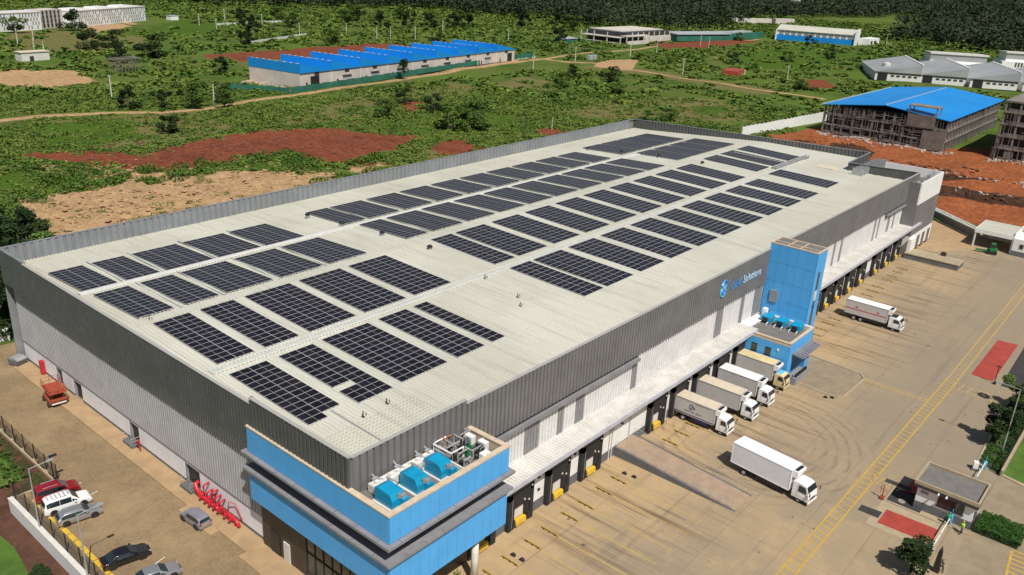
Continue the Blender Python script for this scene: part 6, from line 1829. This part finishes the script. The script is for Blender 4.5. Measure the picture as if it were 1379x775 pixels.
# ------------------------------------------------------------------ distant buildings
def make_far():
    # blue sawtooth sheds
    a = math.atan2(25, 178)
    s = empty('sawtooth_sheds', (193.7, 270.8, 0), a, 'long row of pale block workshops under bright blue sawtooth roofs', 'workshop row')
    N, P, D = 9, 20.1, 33
    lo, hi = 7.0, 10.9
    mm = MB()
    mm.box(0, 0, 0, N*P, .4, lo).box(0, D-.4, 0, N*P, D, lo).box(0, .4, 0, .4, D-.4, lo).box(N*P-.4, .4, 0, N*P, D-.4, lo)
    wl = mm.build('wall', 'block', s)
    for k in range(N):
        x = k*P
        mm = MB()
        mm.v += [(x, -.5, hi), (x+P, -.5, lo+.15), (x+P, D+.3, lo+.15), (x, D+.3, hi)]; mm.f.append((0, 1, 2, 3)); mm.m.append(0)
        mm.box(x-.12, -.5, lo-.3, x+.02, D+.3, hi+.05)
        mm.v += [(x, -.5, lo-.2), (x+P, -.5, lo-.2), (x+P, -.5, lo+.15), (x, -.5, hi)]; i = len(mm.v)-4; mm.f.append((i, i+1, i+2, i+3)); mm.m.append(0)
        mm.v += [(x, D+.3, lo-.2), (x+P, D+.3, lo-.2), (x+P, D+.3, lo+.15), (x, D+.3, hi)]; i = len(mm.v)-4; mm.f.append((i, i+1, i+2, i+3)); mm.m.append(0)
        rf = mm.build('sawtooth_roof', 'blueroof', s)
        mm = MB()
        for j in range(9): mm.box(x-.2, 1+j*3.6, hi+.02, x+.3, 2.6+j*3.6, hi+.16)
        for j in range(7):
            xx = x+2.0+j*.0; mm.box(x+1.2, 2+j*4.4, hi-.2, x+1.8, 3.2+j*4.4, hi+.02)
        mm.build('ridge_flashing', 'skylt', rf)
        mm = MB().box(x+9, -.12, 5.2, x+12, 0, 6.9).box(x+3.5, -.1, .2, x+4.5, 0, 2.4)
        mm.each('window', 'dark', s)
        if k in (0, N-1): MB().box(x+(6.5 if k == 0 else 12), -.15, 0, x+(12 if k == 0 else 17), 0, 5).build('roller_door', 'black', s)
        else:
            mm = MB().box(x+7.5, -.15, 0, x+13, 0, 3.6); rd = mm.build('roller_door', 'cladl', s)
            MB().box(x+7.2, -.8, 3.8, x+13.3, 0, 4.05).build('door_hood', 'basegrey', rd)
        if k: MB().box(x-.25, -.2, 0, x+.25, 0, lo).build('pier', 'offwhite', s)
    fe = empty('site_fence', (181.7, 261, 0), math.atan2(42.4, 219), 'long green sheet fence round the blue sawtooth sheds', 'fence')
    mm = MB(); L = 223
    for k in range(int(L/2.5)): mm.box(k*2.5, -.06+.05*(k % 2), 0, k*2.5+2.45, .05*(k % 2), 2.9+.15*math.sin(k*1.7))
    mm.build('sheeting', 'greennet', fe)
    f2 = empty('site_fence', (181.4, 261.4, 0), math.atan2(30, -18), 'short green sheet fence at the left end of the blue sheds', 'fence')
    mm = MB()
    for k in range(13): mm.box(k*2.5, -.05, 0, k*2.5+2.45, .05, 2.6)
    mm.build('sheeting', 'greennet', f2)
    ap = MB().prism([(184, 263), (400, 304), (405, 318), (380, 313), (372, 296), (193, 270), (192, 306), (180, 300)], .02, .25)
    tag(ap.build('works_yard', surf('works_earth', (.40, .26, .19), .95, dirt=(.5, .4, .32), amt=.7, sc=.08)), kind='structure')
    def rubble(name, pts, r, seed, label, mat='debris', h=1.0):
        rnd = random.Random(seed); mm = MB()
        for (x0, y0), (x1, y1), n in pts:
            for k in range(n):
                t = rnd.random(); x = x0+(x1-x0)*t+rnd.gauss(0, r); y = y0+(y1-y0)*t+rnd.gauss(0, r); z = float(land_height(np.array([x]), np.array([y]))[0])
                a_ = rnd.uniform(.2, 1.1); b_ = rnd.uniform(.15, .6); c = rnd.uniform(.1, h*.6); t2 = rnd.uniform(0, PI)
                q = [(a_, b_*.2), (a_*.3, b_), (-a_, b_*.4), (-a_*.5, -b_), (a_*.6, -b_*.8)]
                mm.prism([(x+u*math.cos(t2)-v*math.sin(t2), y+u*math.sin(t2)+v*math.cos(t2)) for u, v in q], z, z+c)
        tag(mm.build(name, mat), label, 'rubble', kind='stuff')
    rubble('building_rubble', [((380, 300), (404, 306), 90), ((184, 266), (192, 300), 60)], 1.8, 3, 'broken blocks and stone piled at both ends of the blue sheds')
    rubble('building_rubble', [((298, 72), (298, 22), 110), ((290, 60), (292, 30), 16), ((262, 20), (266, -18), 24), ((240, 8), (245, -24), 18), ((303, 12), (304, -10), 50)], 1.6, 5, 'pale rubble and planks along the foot of the unfinished buildings')
    rubble('earth_clods', [((232, 12), (246, -26), 90), ((268, 70), (276, 48), 60), ((262, 30), (268, 4), 70)], 3.4, 7, 'dark heaps of dug earth on the orange site', 'soil', .7)
    rubble('stones', [((36, 140), (95, 150), 260), ((40, 160), (60, 155), 120), ((95, 137), (112, 130), 110), ((50, 190), (74, 168), 90)], 6, 11, 'stones and clods strewn over the pale sand', 'sandstone', .5)
    rubble('stones', [((70, 190), (150, 165), 200), ((110, 180), (60, 210), 120)], 9, 12, 'red clods scattered on the dark red earth', 'clod', .5)
    # patterned white flats
    def flats(x0, y0, x1, y1, h, label, gap=False):
        L = math.hypot(x1-x0, y1-y0)
        f = empty('apartment_block', (x0, y0, 0), math.atan2(y1-y0, x1-x0), label, 'apartment block', 'patterned white flats')
        MB().box(0, 0, 0, L, 16, h).build('wall', 'white', f)
        mm = MB(); st = 4; n = int(L/2.2)
        for r_ in range(st):
            for k in range(n):
                x = .6+k*2.2+(1.1 if r_ % 2 else 0)
                if x+1.2 > L or (k+r_*2) % 11 in (4, 7): continue
                z = 1.0+r_*(h-1)/st; mm.box(x, -.18, z, x+.62, -.02, z+(h-1)/st*.78)
        mm.each('window', 'basegrey', f)
        MB().box(-.2, -.3, h, L+.2, 16.2, h+.5).build('parapet', 'offwhite', f)
        mm = MB()
        for k in range(int(L/26)): mm.box(4+k*26, 3, h+.5, 18+k*26, 12, h+1.6)
        mm.each('roof_house', 'white', f)
        return f
    flats(160, 553, 204, 566, 11, 'patterned white apartment block at the far left edge')
    flats(226, 573, 300, 612, 10.5, 'longer patterned white apartment block right of the gap')
    g = empty('apartment_block', (206, 567, 0), .48, 'unpainted brown block between the two patterned white ones', 'apartment block')
    MB().box(0, 2, 0, 20, 14, 12).build('wall', 'block', g)
    mm = MB()
    for r_ in range(4):
        for k in range(5): mm.box(1.2+k*3.7, 1.8, 1+r_*2.8, 2.8+k*3.7, 2, 3.2+r_*2.8)
    mm.each('window', 'dark', g)
    h = empty('hut', (131, 412, 0), .1, 'small white walled hut in the left field', 'hut')
    MB().box(0, 0, 0, 14, 6, 4.2).build('wall', 'offwhite', h); MB().box(-.4, -.4, 4.2, 14.4, 6.4, 4.5).build('roof', 'boxcream', h); MB().box(4, -.1, 0, 6, 0, 2.4).build('door', 'dark', h)
    h = empty('hut', (318, 607, 0), .1, 'tiny white hut at the right end of the patterned flats', 'hut')
    MB().box(0, 0, 0, 7, 6, 3.6).build('wall', 'white', h); MB().box(-.3, -.3, 3.6, 7.3, 6.3, 3.9).build('roof', 'tinroof', h)
    # derelict frame
    d = empty('derelict_frame', (149, 352, 0), .1, 'derelict grey lattice frame on stilts in the left field', 'frame')
    mm = MB(); rnd = random.Random(4)
    for x in range(8):
        for y in (0, 5): mm.tube([(x*1.7, y, 0), (x*1.7+rnd.uniform(-.3, .3), y, 6.5)], .16)
        mm.tube([(x*1.7, 0, 1.5), (x*1.7+1.2, 0, 5.5)], .1)
    mm.each('post', 'concreted', d)
    mm = MB()
    for k in range(16): mm.tube([(-1.5+k, -1.2, 6.4+rnd.uniform(-.2, .3)), (-1+k, 6.5, 6.7+rnd.uniform(-.3, .3))], .12)
    mm.box(-1.2, 0, 6.2, 13.5, .3, 6.5)
    mm.build('roof_slats', 'concrete', d)
    # concrete ruin
    r_ = empty('concrete_ruin', (543, 330, 0), -.02, 'half-built two-storey concrete ruin at the edge of the forest', 'ruin')
    mm = MB()
    for z in (0, 4.0, 8.0):
        mm.box(0, 0, z, 74, 40, z+.5) if z < 8 else mm.box(12, 8, z, 74, 40, z+.6)
    for x in range(10):
        for y in (0, 13, 26, 39): mm.box(x*8.1, y, .5, x*8.1+.7, y+.7, 8.0 if (x > 1 or y > 0) else 4.0)
    for x in range(5): mm.box(x*8.1, -6, .3, x*8.1+.6, -5.4, 6)
    mm.box(0, -6, 5.6, 33, .4, 6.2)
    mm.build('frame', 'block', r_)
    MB().box(34, -.4, 0, 76, .2, 4.2).box(-3, -9, 0, 34, -8.5, 2.8).build('wall', 'block', r_)
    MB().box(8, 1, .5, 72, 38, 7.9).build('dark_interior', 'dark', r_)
    MB().box(56, 8.2, 4.5, 74.4, 40.3, 8).build('brick_infill', 'rust', r_)
    h = empty('site_shed', (497, 352, 0), 0, 'low blue-roofed site shed left of the concrete ruin', 'shed')
    MB().box(0, 0, 0, 18, 8, 3).build('wall', 'greennet', h); MB().profile([(-.5, 3), (8.5, 3), (8.5, 3.9), (-.5, 3.3)], 'x', -.5, 18.5).build('roof', 'tinroof', h)
    h = empty('site_cabin', (422, 273, 0), 0, 'small pair of white tanks beside the track junction', 'cabin')
    MB().box(0, 0, 0, 3.2, 3, 3).box(4.2, 0, 0, 7.4, 3, 3).build('tank', 'tinroof', h); MB().box(3.2, .5, 0, 4.2, 2.5, 2.8).build('gap_panel', 'black', h)
    # green fenced works
    f = empty('works_shed', (616, 321, 0), math.atan2(-37, 27)*.0-.30, 'long low works with dark green sheet walls and a pale roof', 'works')
    MB().box(0, 0, 0, 62, 12, 5.5).build('wall', 'greennet', f); MB().profile([(-1, 5.5), (13, 5.5), (13, 7), (-1, 5.9)], 'x', -1, 63).build('roof', 'tinroof', f)
    f = empty('works_shed', (676, 304, 0), -.05, 'second green sheet-walled works reaching to the blue and white warehouse', 'works')
    MB().box(0, 0, 0, 66, 3, 5.5).build('wall', 'greennet', f); MB().box(5, 4, 0, 50, 14, 6.5).build('roof', 'tinroof', f)
    # blue and white warehouse
    b = empty('small_warehouse', (742, 288, 0), math.atan2(-66, 16), 'white-roofed warehouse with a blue lower wall, alone in the far field', 'warehouse')
    L, W_ = 68, 34
    MB().box(0, 0, 5.0, L, W_, 9.0).build('upper_wall', 'white', b)
    MB().box(-.2, -.2, 0, L+.2, W_, 5.0).build('lower_wall', 'blueroof', b)
    MB().profile([(-1, 8.9), (W_/2, 12.5), (W_+1, 8.9), (W_+1, 9.3), (W_/2, 13.0), (-1, 9.3)], 'x', -1, L+.5).build('roof', 'roof', b)
    mm = MB()
    for k in range(12): mm.box(2+k*5.5, -.25, 5.4, 5.5+k*5.5, -.02, 8)
    mm.each('window', 'grey', b)
    MB().box(L+.2, -2, 0, L+1.2, W_, 13).box(-1.2, -2, 0, -.2, 3, 9).build('fin_wall', 'white', b)
    h = empty('outbuilding', (776, 214, 0), 0, 'small white outbuilding beside the blue and white warehouse', 'outbuilding')
    MB().box(0, 0, 0, 26, 10, 6).build('wall', 'white', h); MB().box(3, -.1, 1, 8, 0, 4).box(12, -.1, 1, 18, 0, 4).build('window', 'dark', h)
    # grey workshops with pitched roofs
    org = [(511, 121, 16), (523, 98, 0), (533, 72, 0), (545, 46, 0)]
    a = math.atan2(-22, 11)
    src = None
    labs = ['grey pitched-roof workshop with a green tank, leftmost of the row behind the blue roof', 'second grey pitched-roof workshop from the left behind the blue roof', 'third grey pitched-roof workshop from the left behind the blue roof', 'grey pitched-roof workshop at the right edge of the picture']
    for k, (x, y, _) in enumerate(org):
        if src is None:
            src = w = empty('workshop', (x, y, 0), a, labs[k], 'workshop', 'grey pitched-roof workshops')
            W_, D = 26, 62
            MB().box(0, 0, 0, W_, D, 5.2).build('wall', 'cladw', w)
            mm = MB()
            mm.v += [(-.6, -.8, 5.2), (W_+.2, -.8, 10.6), (W_+.2, D, 10.6), (-.6, D, 5.2)]; mm.f.append((0, 1, 2, 3)); mm.m.append(0)
            mm.v += [(-.6, -.8, 5.2), (W_+.2, -.8, 5.2), (W_+.2, -.8, 10.6)]; mm.f.append((4, 5, 6)); mm.m.append(0)
            mm.build('roof', 'greyroof', w)
            mm = MB().box(W_, -.8, 4.8, W_+.3, D, 10.8)
            for j in range(16): mm.box(W_-.2, j*3.9, 10.7, W_+.6, j*3.9+1.9, 11.2)
            mm.build('clerestory', 'white', w)
            MB().box(1.5, -.2, 0, 7, 0, 4.6).build('roller_door', 'black', w)
            mm = MB()
            for j in range(5): mm.box(9+j*3.3, -.15, 2.6, 11+j*3.3, 0, 3.6)
            mm.each('window', 'dark', w)
            MB().box(8, -.25, 4.2, W_, -.02, 4.7).build('sign_band', 'basegrey', w)
        else: copy_tree(src, (x, y, 0), a, 1, labs[k])
    t = empty('water_tank', (533, 122, 0), 0, 'pale green round water tank beside the leftmost grey workshop', 'water tank')
    MB().tube([(0, 0, 0), (0, 0, 6), (0, 0, 8.6), (0, 0, 9.3)], [2.6, 2.6, 2.4, .6], 16).build('tank', 'skylt', t)
    def office(x, y, L, label):
        w = empty('admin_building', (x, y, 0), math.atan2(-30, 17), label, 'building', 'pale office buildings beyond the workshops')
        MB().box(0, 0, 0, L, 20, 6.5).box(3, 3, 6.5, L-1, 19, 12).build('wall', 'white', w)
        MB().profile([(2, 12), (20, 12), (20, 12.4), (2, 13.2)], 'x', 2.2, L-.5).build('roof', 'offwhite', w)
        MB().box(2.8, 2.7, 8.5, L-1, 3, 12.0).build('grey_cladding', 'greyroof', w)
        mm = MB()
        for k in range(9): mm.box(9+k*2.0, -.2, 3.0, 10+k*2.0, 0, 6.0)
        mm.box(2, -.15, .2, 7, 0, 2.4).box(L-.1, 5, 7.5, L+.1, 8, 11).box(L-.1, 12, 7.5, L+.1, 15, 11)
        mm.each('window', 'dark', w)
        mm = MB()
        for k in range(4): mm.box(L-5+k*1.6, -2.6, 0, L-4.4+k*1.6, 0, 5.5)
        mm.each('fin_wall', 'white', w)
    office(598, 116, 40, 'pale office building with a grey upper storey beyond the workshops')
    office(672, 84, 40, 'second pale office building cut by the right edge of the picture')
    # unfinished shed with blue roof
    u = empty('unfinished_shed', (302, 72.5, 0), 0, 'unfinished concrete building under a broad new blue roof, hung with scaffolding', 'unfinished building')
    W_, D = 84, 46   # along x (away), along -y (face)
    mm = MB()
    for z in (3.3, 7.2): mm.box(-.4, -D-.4, z, W_, .4, z+.55)
    for k in range(13):
        y = -k*D/12
        mm.box(-.3, y-.3, 0, .3, y+.3, 11.2)
    for k in range(21): mm.box(k*4.1, -D-.3, 0, k*4.1+.5, -D+.3, 11.0)
    for k in range(21): mm.box(k*4.1, -.3, 0, k*4.1+.5, .3, 11.0)
    mm.box(-.5, -D-.4, 0, .4, .4, .8)
    mm.build('concrete_frame', 'concrete', u)
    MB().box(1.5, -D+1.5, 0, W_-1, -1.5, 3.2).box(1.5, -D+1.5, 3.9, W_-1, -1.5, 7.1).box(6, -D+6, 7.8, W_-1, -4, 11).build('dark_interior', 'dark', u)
    mm = MB()
    for k in range(11):
        if k in (8,): continue
        y = -k*D/12; mm.box(-.2, y-3.7, 0, .1, y-.3, 1.2 if k != 10 else 6.5)
    mm.box(-1.2, -D-.3, 0, -.2, -D+8, 7.0).box(-.25, -D, 7.7, .0, 0, 8.3)
    mm.build('infill_wall', 'concreted', u)
    mm = MB()
    mm.v += [(-1.2, 1.0, 11.2), (-1.2, -D/2, 14.2), (W_+2, -D/2, 14.2), (W_+2, 1.0, 11.2), (-1.2, -D-1, 11.6), (W_+2, -D-1, 11.6)]
    mm.f += [(0, 1, 2, 3), (1, 4, 5, 2)]; mm.m += [0, 0]
    mm.v += [(-1.2, 1.0, 11.0), (-1.2, -D/2, 13.9), (-1.2, -D-1, 11.3)]
    mm.f += [(0, 1, 7, 6), (1, 4, 8, 7)]; mm.m += [0, 0]
    rf = mm.build('roof', 'blueroof', u)
    mm = MB()
    for k in range(26): mm.box(k*3.2, -D/2-.3, 14.15, k*3.2+1.2, -D/2+.3, 14.4)
    for k in range(34): mm.box(k*2.5-1, .7, 11.15, k*2.5+.4, 1.3, 11.45)
    mm.build('ridge_vent', 'skylt', rf)
    # stair head with slab on posts
    mm = MB().box(-1.5, -D+4, 15.2, 5, -D+14.5, 15.6)
    for x in (-1.2, 4.6):
        for y in (-D+4.3, -D+14): mm.box(x, y, 7.5, x+.35, y+.35, 15.2)
    mm.build('stair_head', 'concrete', u)
    MB().box(-1.3, -D+4.3, 7.8, 1.0, -D+14, 12.4).build('shuttering', 'concreted', u)
    rnd = random.Random(6); mm = MB()
    for k in range(120):
        y = -rnd.uniform(0, D); z0 = rnd.choice((0, 3.9, 7.8)); mm.tube([(-.9, y, z0), (-.9+rnd.uniform(-.1, .1), y+rnd.uniform(-.3, .3), z0+rnd.uniform(2.5, 4))], .07, 4)
    for k in range(60):
        y = -rnd.uniform(2, D-6); z = rnd.uniform(1, 10.5); mm.tube([(-.9, y, z), (-.9, y-rnd.uniform(2, 6), z+rnd.uniform(-.1, .1))], .07, 4)
    for k in range(30):
        x = rnd.uniform(0, W_); z0 = rnd.choice((0, 3.9, 7.8)); mm.tube([(x, -D-.9, z0), (x, -D-.9, z0+3.5)], .07, 4)
    for k in range(10): mm.tube([(-1.0, -k*4.6, 7.2), (-1.0, -k*4.6, 10.8)], .09, 4)
    mm.build('scaffolding', 'concreted', u)['kind'] = 'stuff'
    # right unfinished block
    v = empty('unfinished_block', (306, 10, 0), 0, 'taller unfinished concrete frame at the right edge, open floors one above another', 'unfinished building')
    mm = MB()
    for z in (3.8, 8.1, 12.4, 16.7): mm.box(-.5, -44, z, 48, .5, z+.6)
    mm.box(-.5, -44, 20.4, 48, .5, 21.0)
    for k in range(10):
        mm.box(-.3, -.3-k*4.8, 0, .35, .35-k*4.8, 20.6)
    for k in range(10): mm.box(k*5, -.1, 0, k*5+.6, .5, 20.6)
    mm.build('concrete_frame', 'concrete', v)
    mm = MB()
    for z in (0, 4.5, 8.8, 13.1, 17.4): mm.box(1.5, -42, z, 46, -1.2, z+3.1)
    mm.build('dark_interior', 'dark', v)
    mm = MB()
    for z in (0, 4.4, 8.7, 13.0, 17.3): mm.box(-.2, -40, z, .1, -1, z+.9)
    for k in range(4): mm.box(-.25, -6-k*9.6, 0, .05, -3-k*9.6, 3.6)
    mm.build('infill_wall', 'concreted', v)
    mm = MB()
    for k in range(90):
        y = -rnd.uniform(-1, 40); z0 = rnd.choice((0, 4.4, 8.7, 13)); mm.tube([(-1.1, y, z0), (-1.1+rnd.uniform(-.2, .2), y, z0+4.2)], .08, 4)
    for k in range(24):
        y = -rnd.uniform(-1, 34); z = rnd.uniform(2, 19); mm.tube([(-1.1, y, z), (-1.1, y-rnd.uniform(3, 7), z)], .08, 4)
    mm.build('scaffolding', 'concreted', v)['kind'] = 'stuff'
    # long white boundary wall
    w = empty('boundary_wall', (262, 88, 0), math.atan2(-6, 66), 'white panelled boundary wall running from the warehouse corner to the blue-roofed site', 'wall')
    mm = MB()
    for k in range(24): mm.box(k*3.1, -.1, 0, k*3.1+3.0, .1, 4.0+.1*math.sin(k)); mm.box(k*3.1-.2, -.25, 0, k*3.1+.2, .25, 4.2)
    mm.build('wall_panel', 'white', w)
    w = empty('boundary_wall', (172, 108, 0), 0, 'short pale wall beside the far warehouse corner', 'wall') if False else None
    # red brick stub
    s_ = empty('brick_stub', (433, 175, 0), .2, 'low red brick hut shell beside the second dirt track', 'hut')
    MB().box(0, 0, 0, 17, 9, 3.6).build('wall', 'rust', s_); MB().box(17.2, -.5, 0, 18, 9, 3.2).build('end_wall', 'block', s_)
    # low white fences far left
    for k, (x0, y0, x1, y1, lab) in enumerate(((280, 440, 352, 474, 'low white field wall in the upper left field, nearer one'), (330, 560, 420, 575, 'low white field wall in the upper left field, further one'))):
        L = math.hypot(x1-x0, y1-y0)
        w = empty('field_wall', (x0, y0, 0), math.atan2(y1-y0, x1-x0), lab, 'wall')
        mm = MB()
        for j in range(int(L/4)): mm.box(j*4, 0, 0, j*4+3.2, .4, 1.6)
        mm.build('wall_panel', 'offwhite', w)
    # poles
    P_ = [(117,290),(138,250),(144,417),(146,434),(316,562),(360,598),(303,517),(362,548),(343,474),(376,462),(383,436),(389,428),(407,421),(469,454),(471,385),(407,274),(471,274),(509,276),(600,290),(584,274),(417,202),(447,150),(874,174),(943,174),(798,206),(346,259),(212,141),(173,503),(158,487)]
    src = None
    where = ['by the round bush at the left end of the dirt track','over the wide tree on the dirt track','in the left field behind the small hut','in the left field left of another beside the small hut','above the low field walls, nearer one','above the low field walls, further one','by the patterned flats','high in the left field','just above the blue sheds, first','just above the blue sheds, second','just above the blue sheds, third','just above the blue sheds, fourth','just above the blue sheds, fifth','behind the clump above the blue sheds','in the bright field right of the blue sheds','at the track junction','in front of the ruin, left one','in front of the ruin, right one','before the green works, left one','before the green works, right one','beside the second track at its bend','beyond the red brick shell','right of the blue and white warehouse, first','right of the blue and white warehouse, second','right beside the blue and white warehouse','at the right end of the blue sheds','close behind the rear parapet','below the patterned flats, right one','below the patterned flats, left one']
    for k, (x, y) in enumerate(P_):
        h = 9 if k != 26 else 5
        lab = 'pale concrete utility pole '+where[k]
        if src is None:
            src = empty('utility_pole', (x, y, 0), .3, lab, 'utility pole', 'pale utility poles across the fields')
            MB().tube([(0, 0, 0), (0, 0, 9)], [.30, .18], 8).build('shaft', 'pole', src)
            MB().box(-.9, -.08, 8.3, .9, .08, 8.5).build('crossarm', 'pole', src)
        else: copy_tree(src, (x, y, 0), .3+k*.4, h/9, lab)
    # far houses beyond the forest
    src = None
    H = [(1850,690,22),(1940,660,16),(2040,700,26),(2130,640,18),(2300,655,20),(2420,600,30),(2600,640,22),(2750,560,34),(2950,570,24),(3100,470,26),(3300,520,40),(1420,560,14),(700,1010,14)]
    for k, (x, y, w_) in enumerate(H):
        lab = 'far pale house showing above the dark forest at the top edge, %s from the left' % ((ORD+['thirteenth'])[k-1 if k else 0] if k < 12 else 'second')
        lab = ['far pale house on the top edge left of the white warehouse roof, above the forest', 'small far pale house on the top edge just right of the first one', 'far pale house on the top edge, third along', 'far pale house on the top edge, fourth along', 'far pale house on the top edge, fifth along', 'far pale house on the top edge, sixth along', 'far pale house on the top edge, seventh along', 'broad far pale house on the top edge, eighth along', 'far pale house on the top edge, ninth along', 'far pale house on the top edge, tenth along', 'broadest far pale house near the top right corner', 'tiny pale hut peeping out of the forest', 'tiny pale hut high among the plantation trees'][k]
        hh = 16+d_far(x, y)*.004
        if src is None:
            src = empty('far_house', (x, y, 8), .4, lab, 'house', 'far pale houses beyond the forest')
            MB().box(-.5, -.3, 0, .5, .3, .45).build('wall', 'offwhite', src); MB().profile([(-.35, .45), (.35, .45), (0, .62)], 'x', -.55, .55).build('roof', 'tinroof', src)
            src.scale = (w_*1.8,)*3
        else: copy_tree(src, (x, y, 8), .4+k*.3, w_*1.8, lab)
    w = empty('clearing_wall', (905, 415, 0), -.4, 'low pale houses in a clearing of the far forest', 'houses')
    MB().box(0, 0, 0, 60, 6, 6).box(70, 4, 0, 100, 10, 6).build('wall', 'block', w)
def d_far(x, y): return math.hypot(x-CAM[0], y-CAM[1])
# ------------------------------------------------------------------ run
defmats(); zone_mats(); leafmats()
make_land(); make_paving()
W_ = make_warehouse(); make_strips(W_)
make_sign(); make_solar()
make_office(); make_units(); make_tower(); make_annex(); make_staff(); make_guardhouse(); make_ramps()
make_yard_things(); make_fences(); make_lamps()
make_trucks(); make_cars(); make_people()
make_far(); make_trees(); make_cover()

# world, sun, camera
w = bpy.data.worlds.new('World'); scn.world = w; w.use_nodes = True
nt = w.node_tree; bg = nt.nodes['Background']
sky = nt.nodes.new('ShaderNodeTexSky'); sky.sky_type = 'NISHITA'; sky.sun_disc = False
sd = Vector((-.262, -.515, .82)).normalized()
el = math.asin(sd.z); az = math.atan2(sd.x, sd.y)
sky.sun_elevation = el; sky.sun_rotation = az
sky.air_density = 1.2; sky.dust_density = 1.5
nt.links.new(sky.outputs[0], bg.inputs[0]); bg.inputs[1].default_value = .058
L = bpy.data.lights.new('sun', 'SUN'); L.energy = 4.9; L.angle = R(.53); L.color = (1, .95, .87)
lo = bpy.data.objects.new('sun', L); col.objects.link(lo)
lo.rotation_euler = sd.to_track_quat('Z', 'Y').to_euler(); lo.location = (0, 0, 200)

cam = bpy.data.cameras.new('camera'); co = bpy.data.objects.new('camera', cam); col.objects.link(co)
yaw, pit, rol, F = R(39.359), R(21.431), R(2.918), 1133.1
fw = Vector((math.cos(pit)*math.cos(yaw), math.cos(pit)*math.sin(yaw), -math.sin(pit)))
r = fw.cross(Vector((0, 0, 1))).normalized(); u = r.cross(fw)
r2 = r*math.cos(rol)+u*math.sin(rol); u2 = -r*math.sin(rol)+u*math.cos(rol)
co.matrix_world = Matrix(((r2.x, u2.x, -fw.x, CAM[0]), (r2.y, u2.y, -fw.y, CAM[1]), (r2.z, u2.z, -fw.z, CAM[2]), (0, 0, 0, 1)))
cam.sensor_width = 36; cam.lens = F*36/1379; cam.clip_start = 1; cam.clip_end = 20000
scn.camera = co
scn.view_settings.view_transform = 'Standard'; scn.view_settings.look = 'None'; scn.view_settings.exposure = 0; scn.view_settings.gamma = 1
scn.render.engine = 'CYCLES'
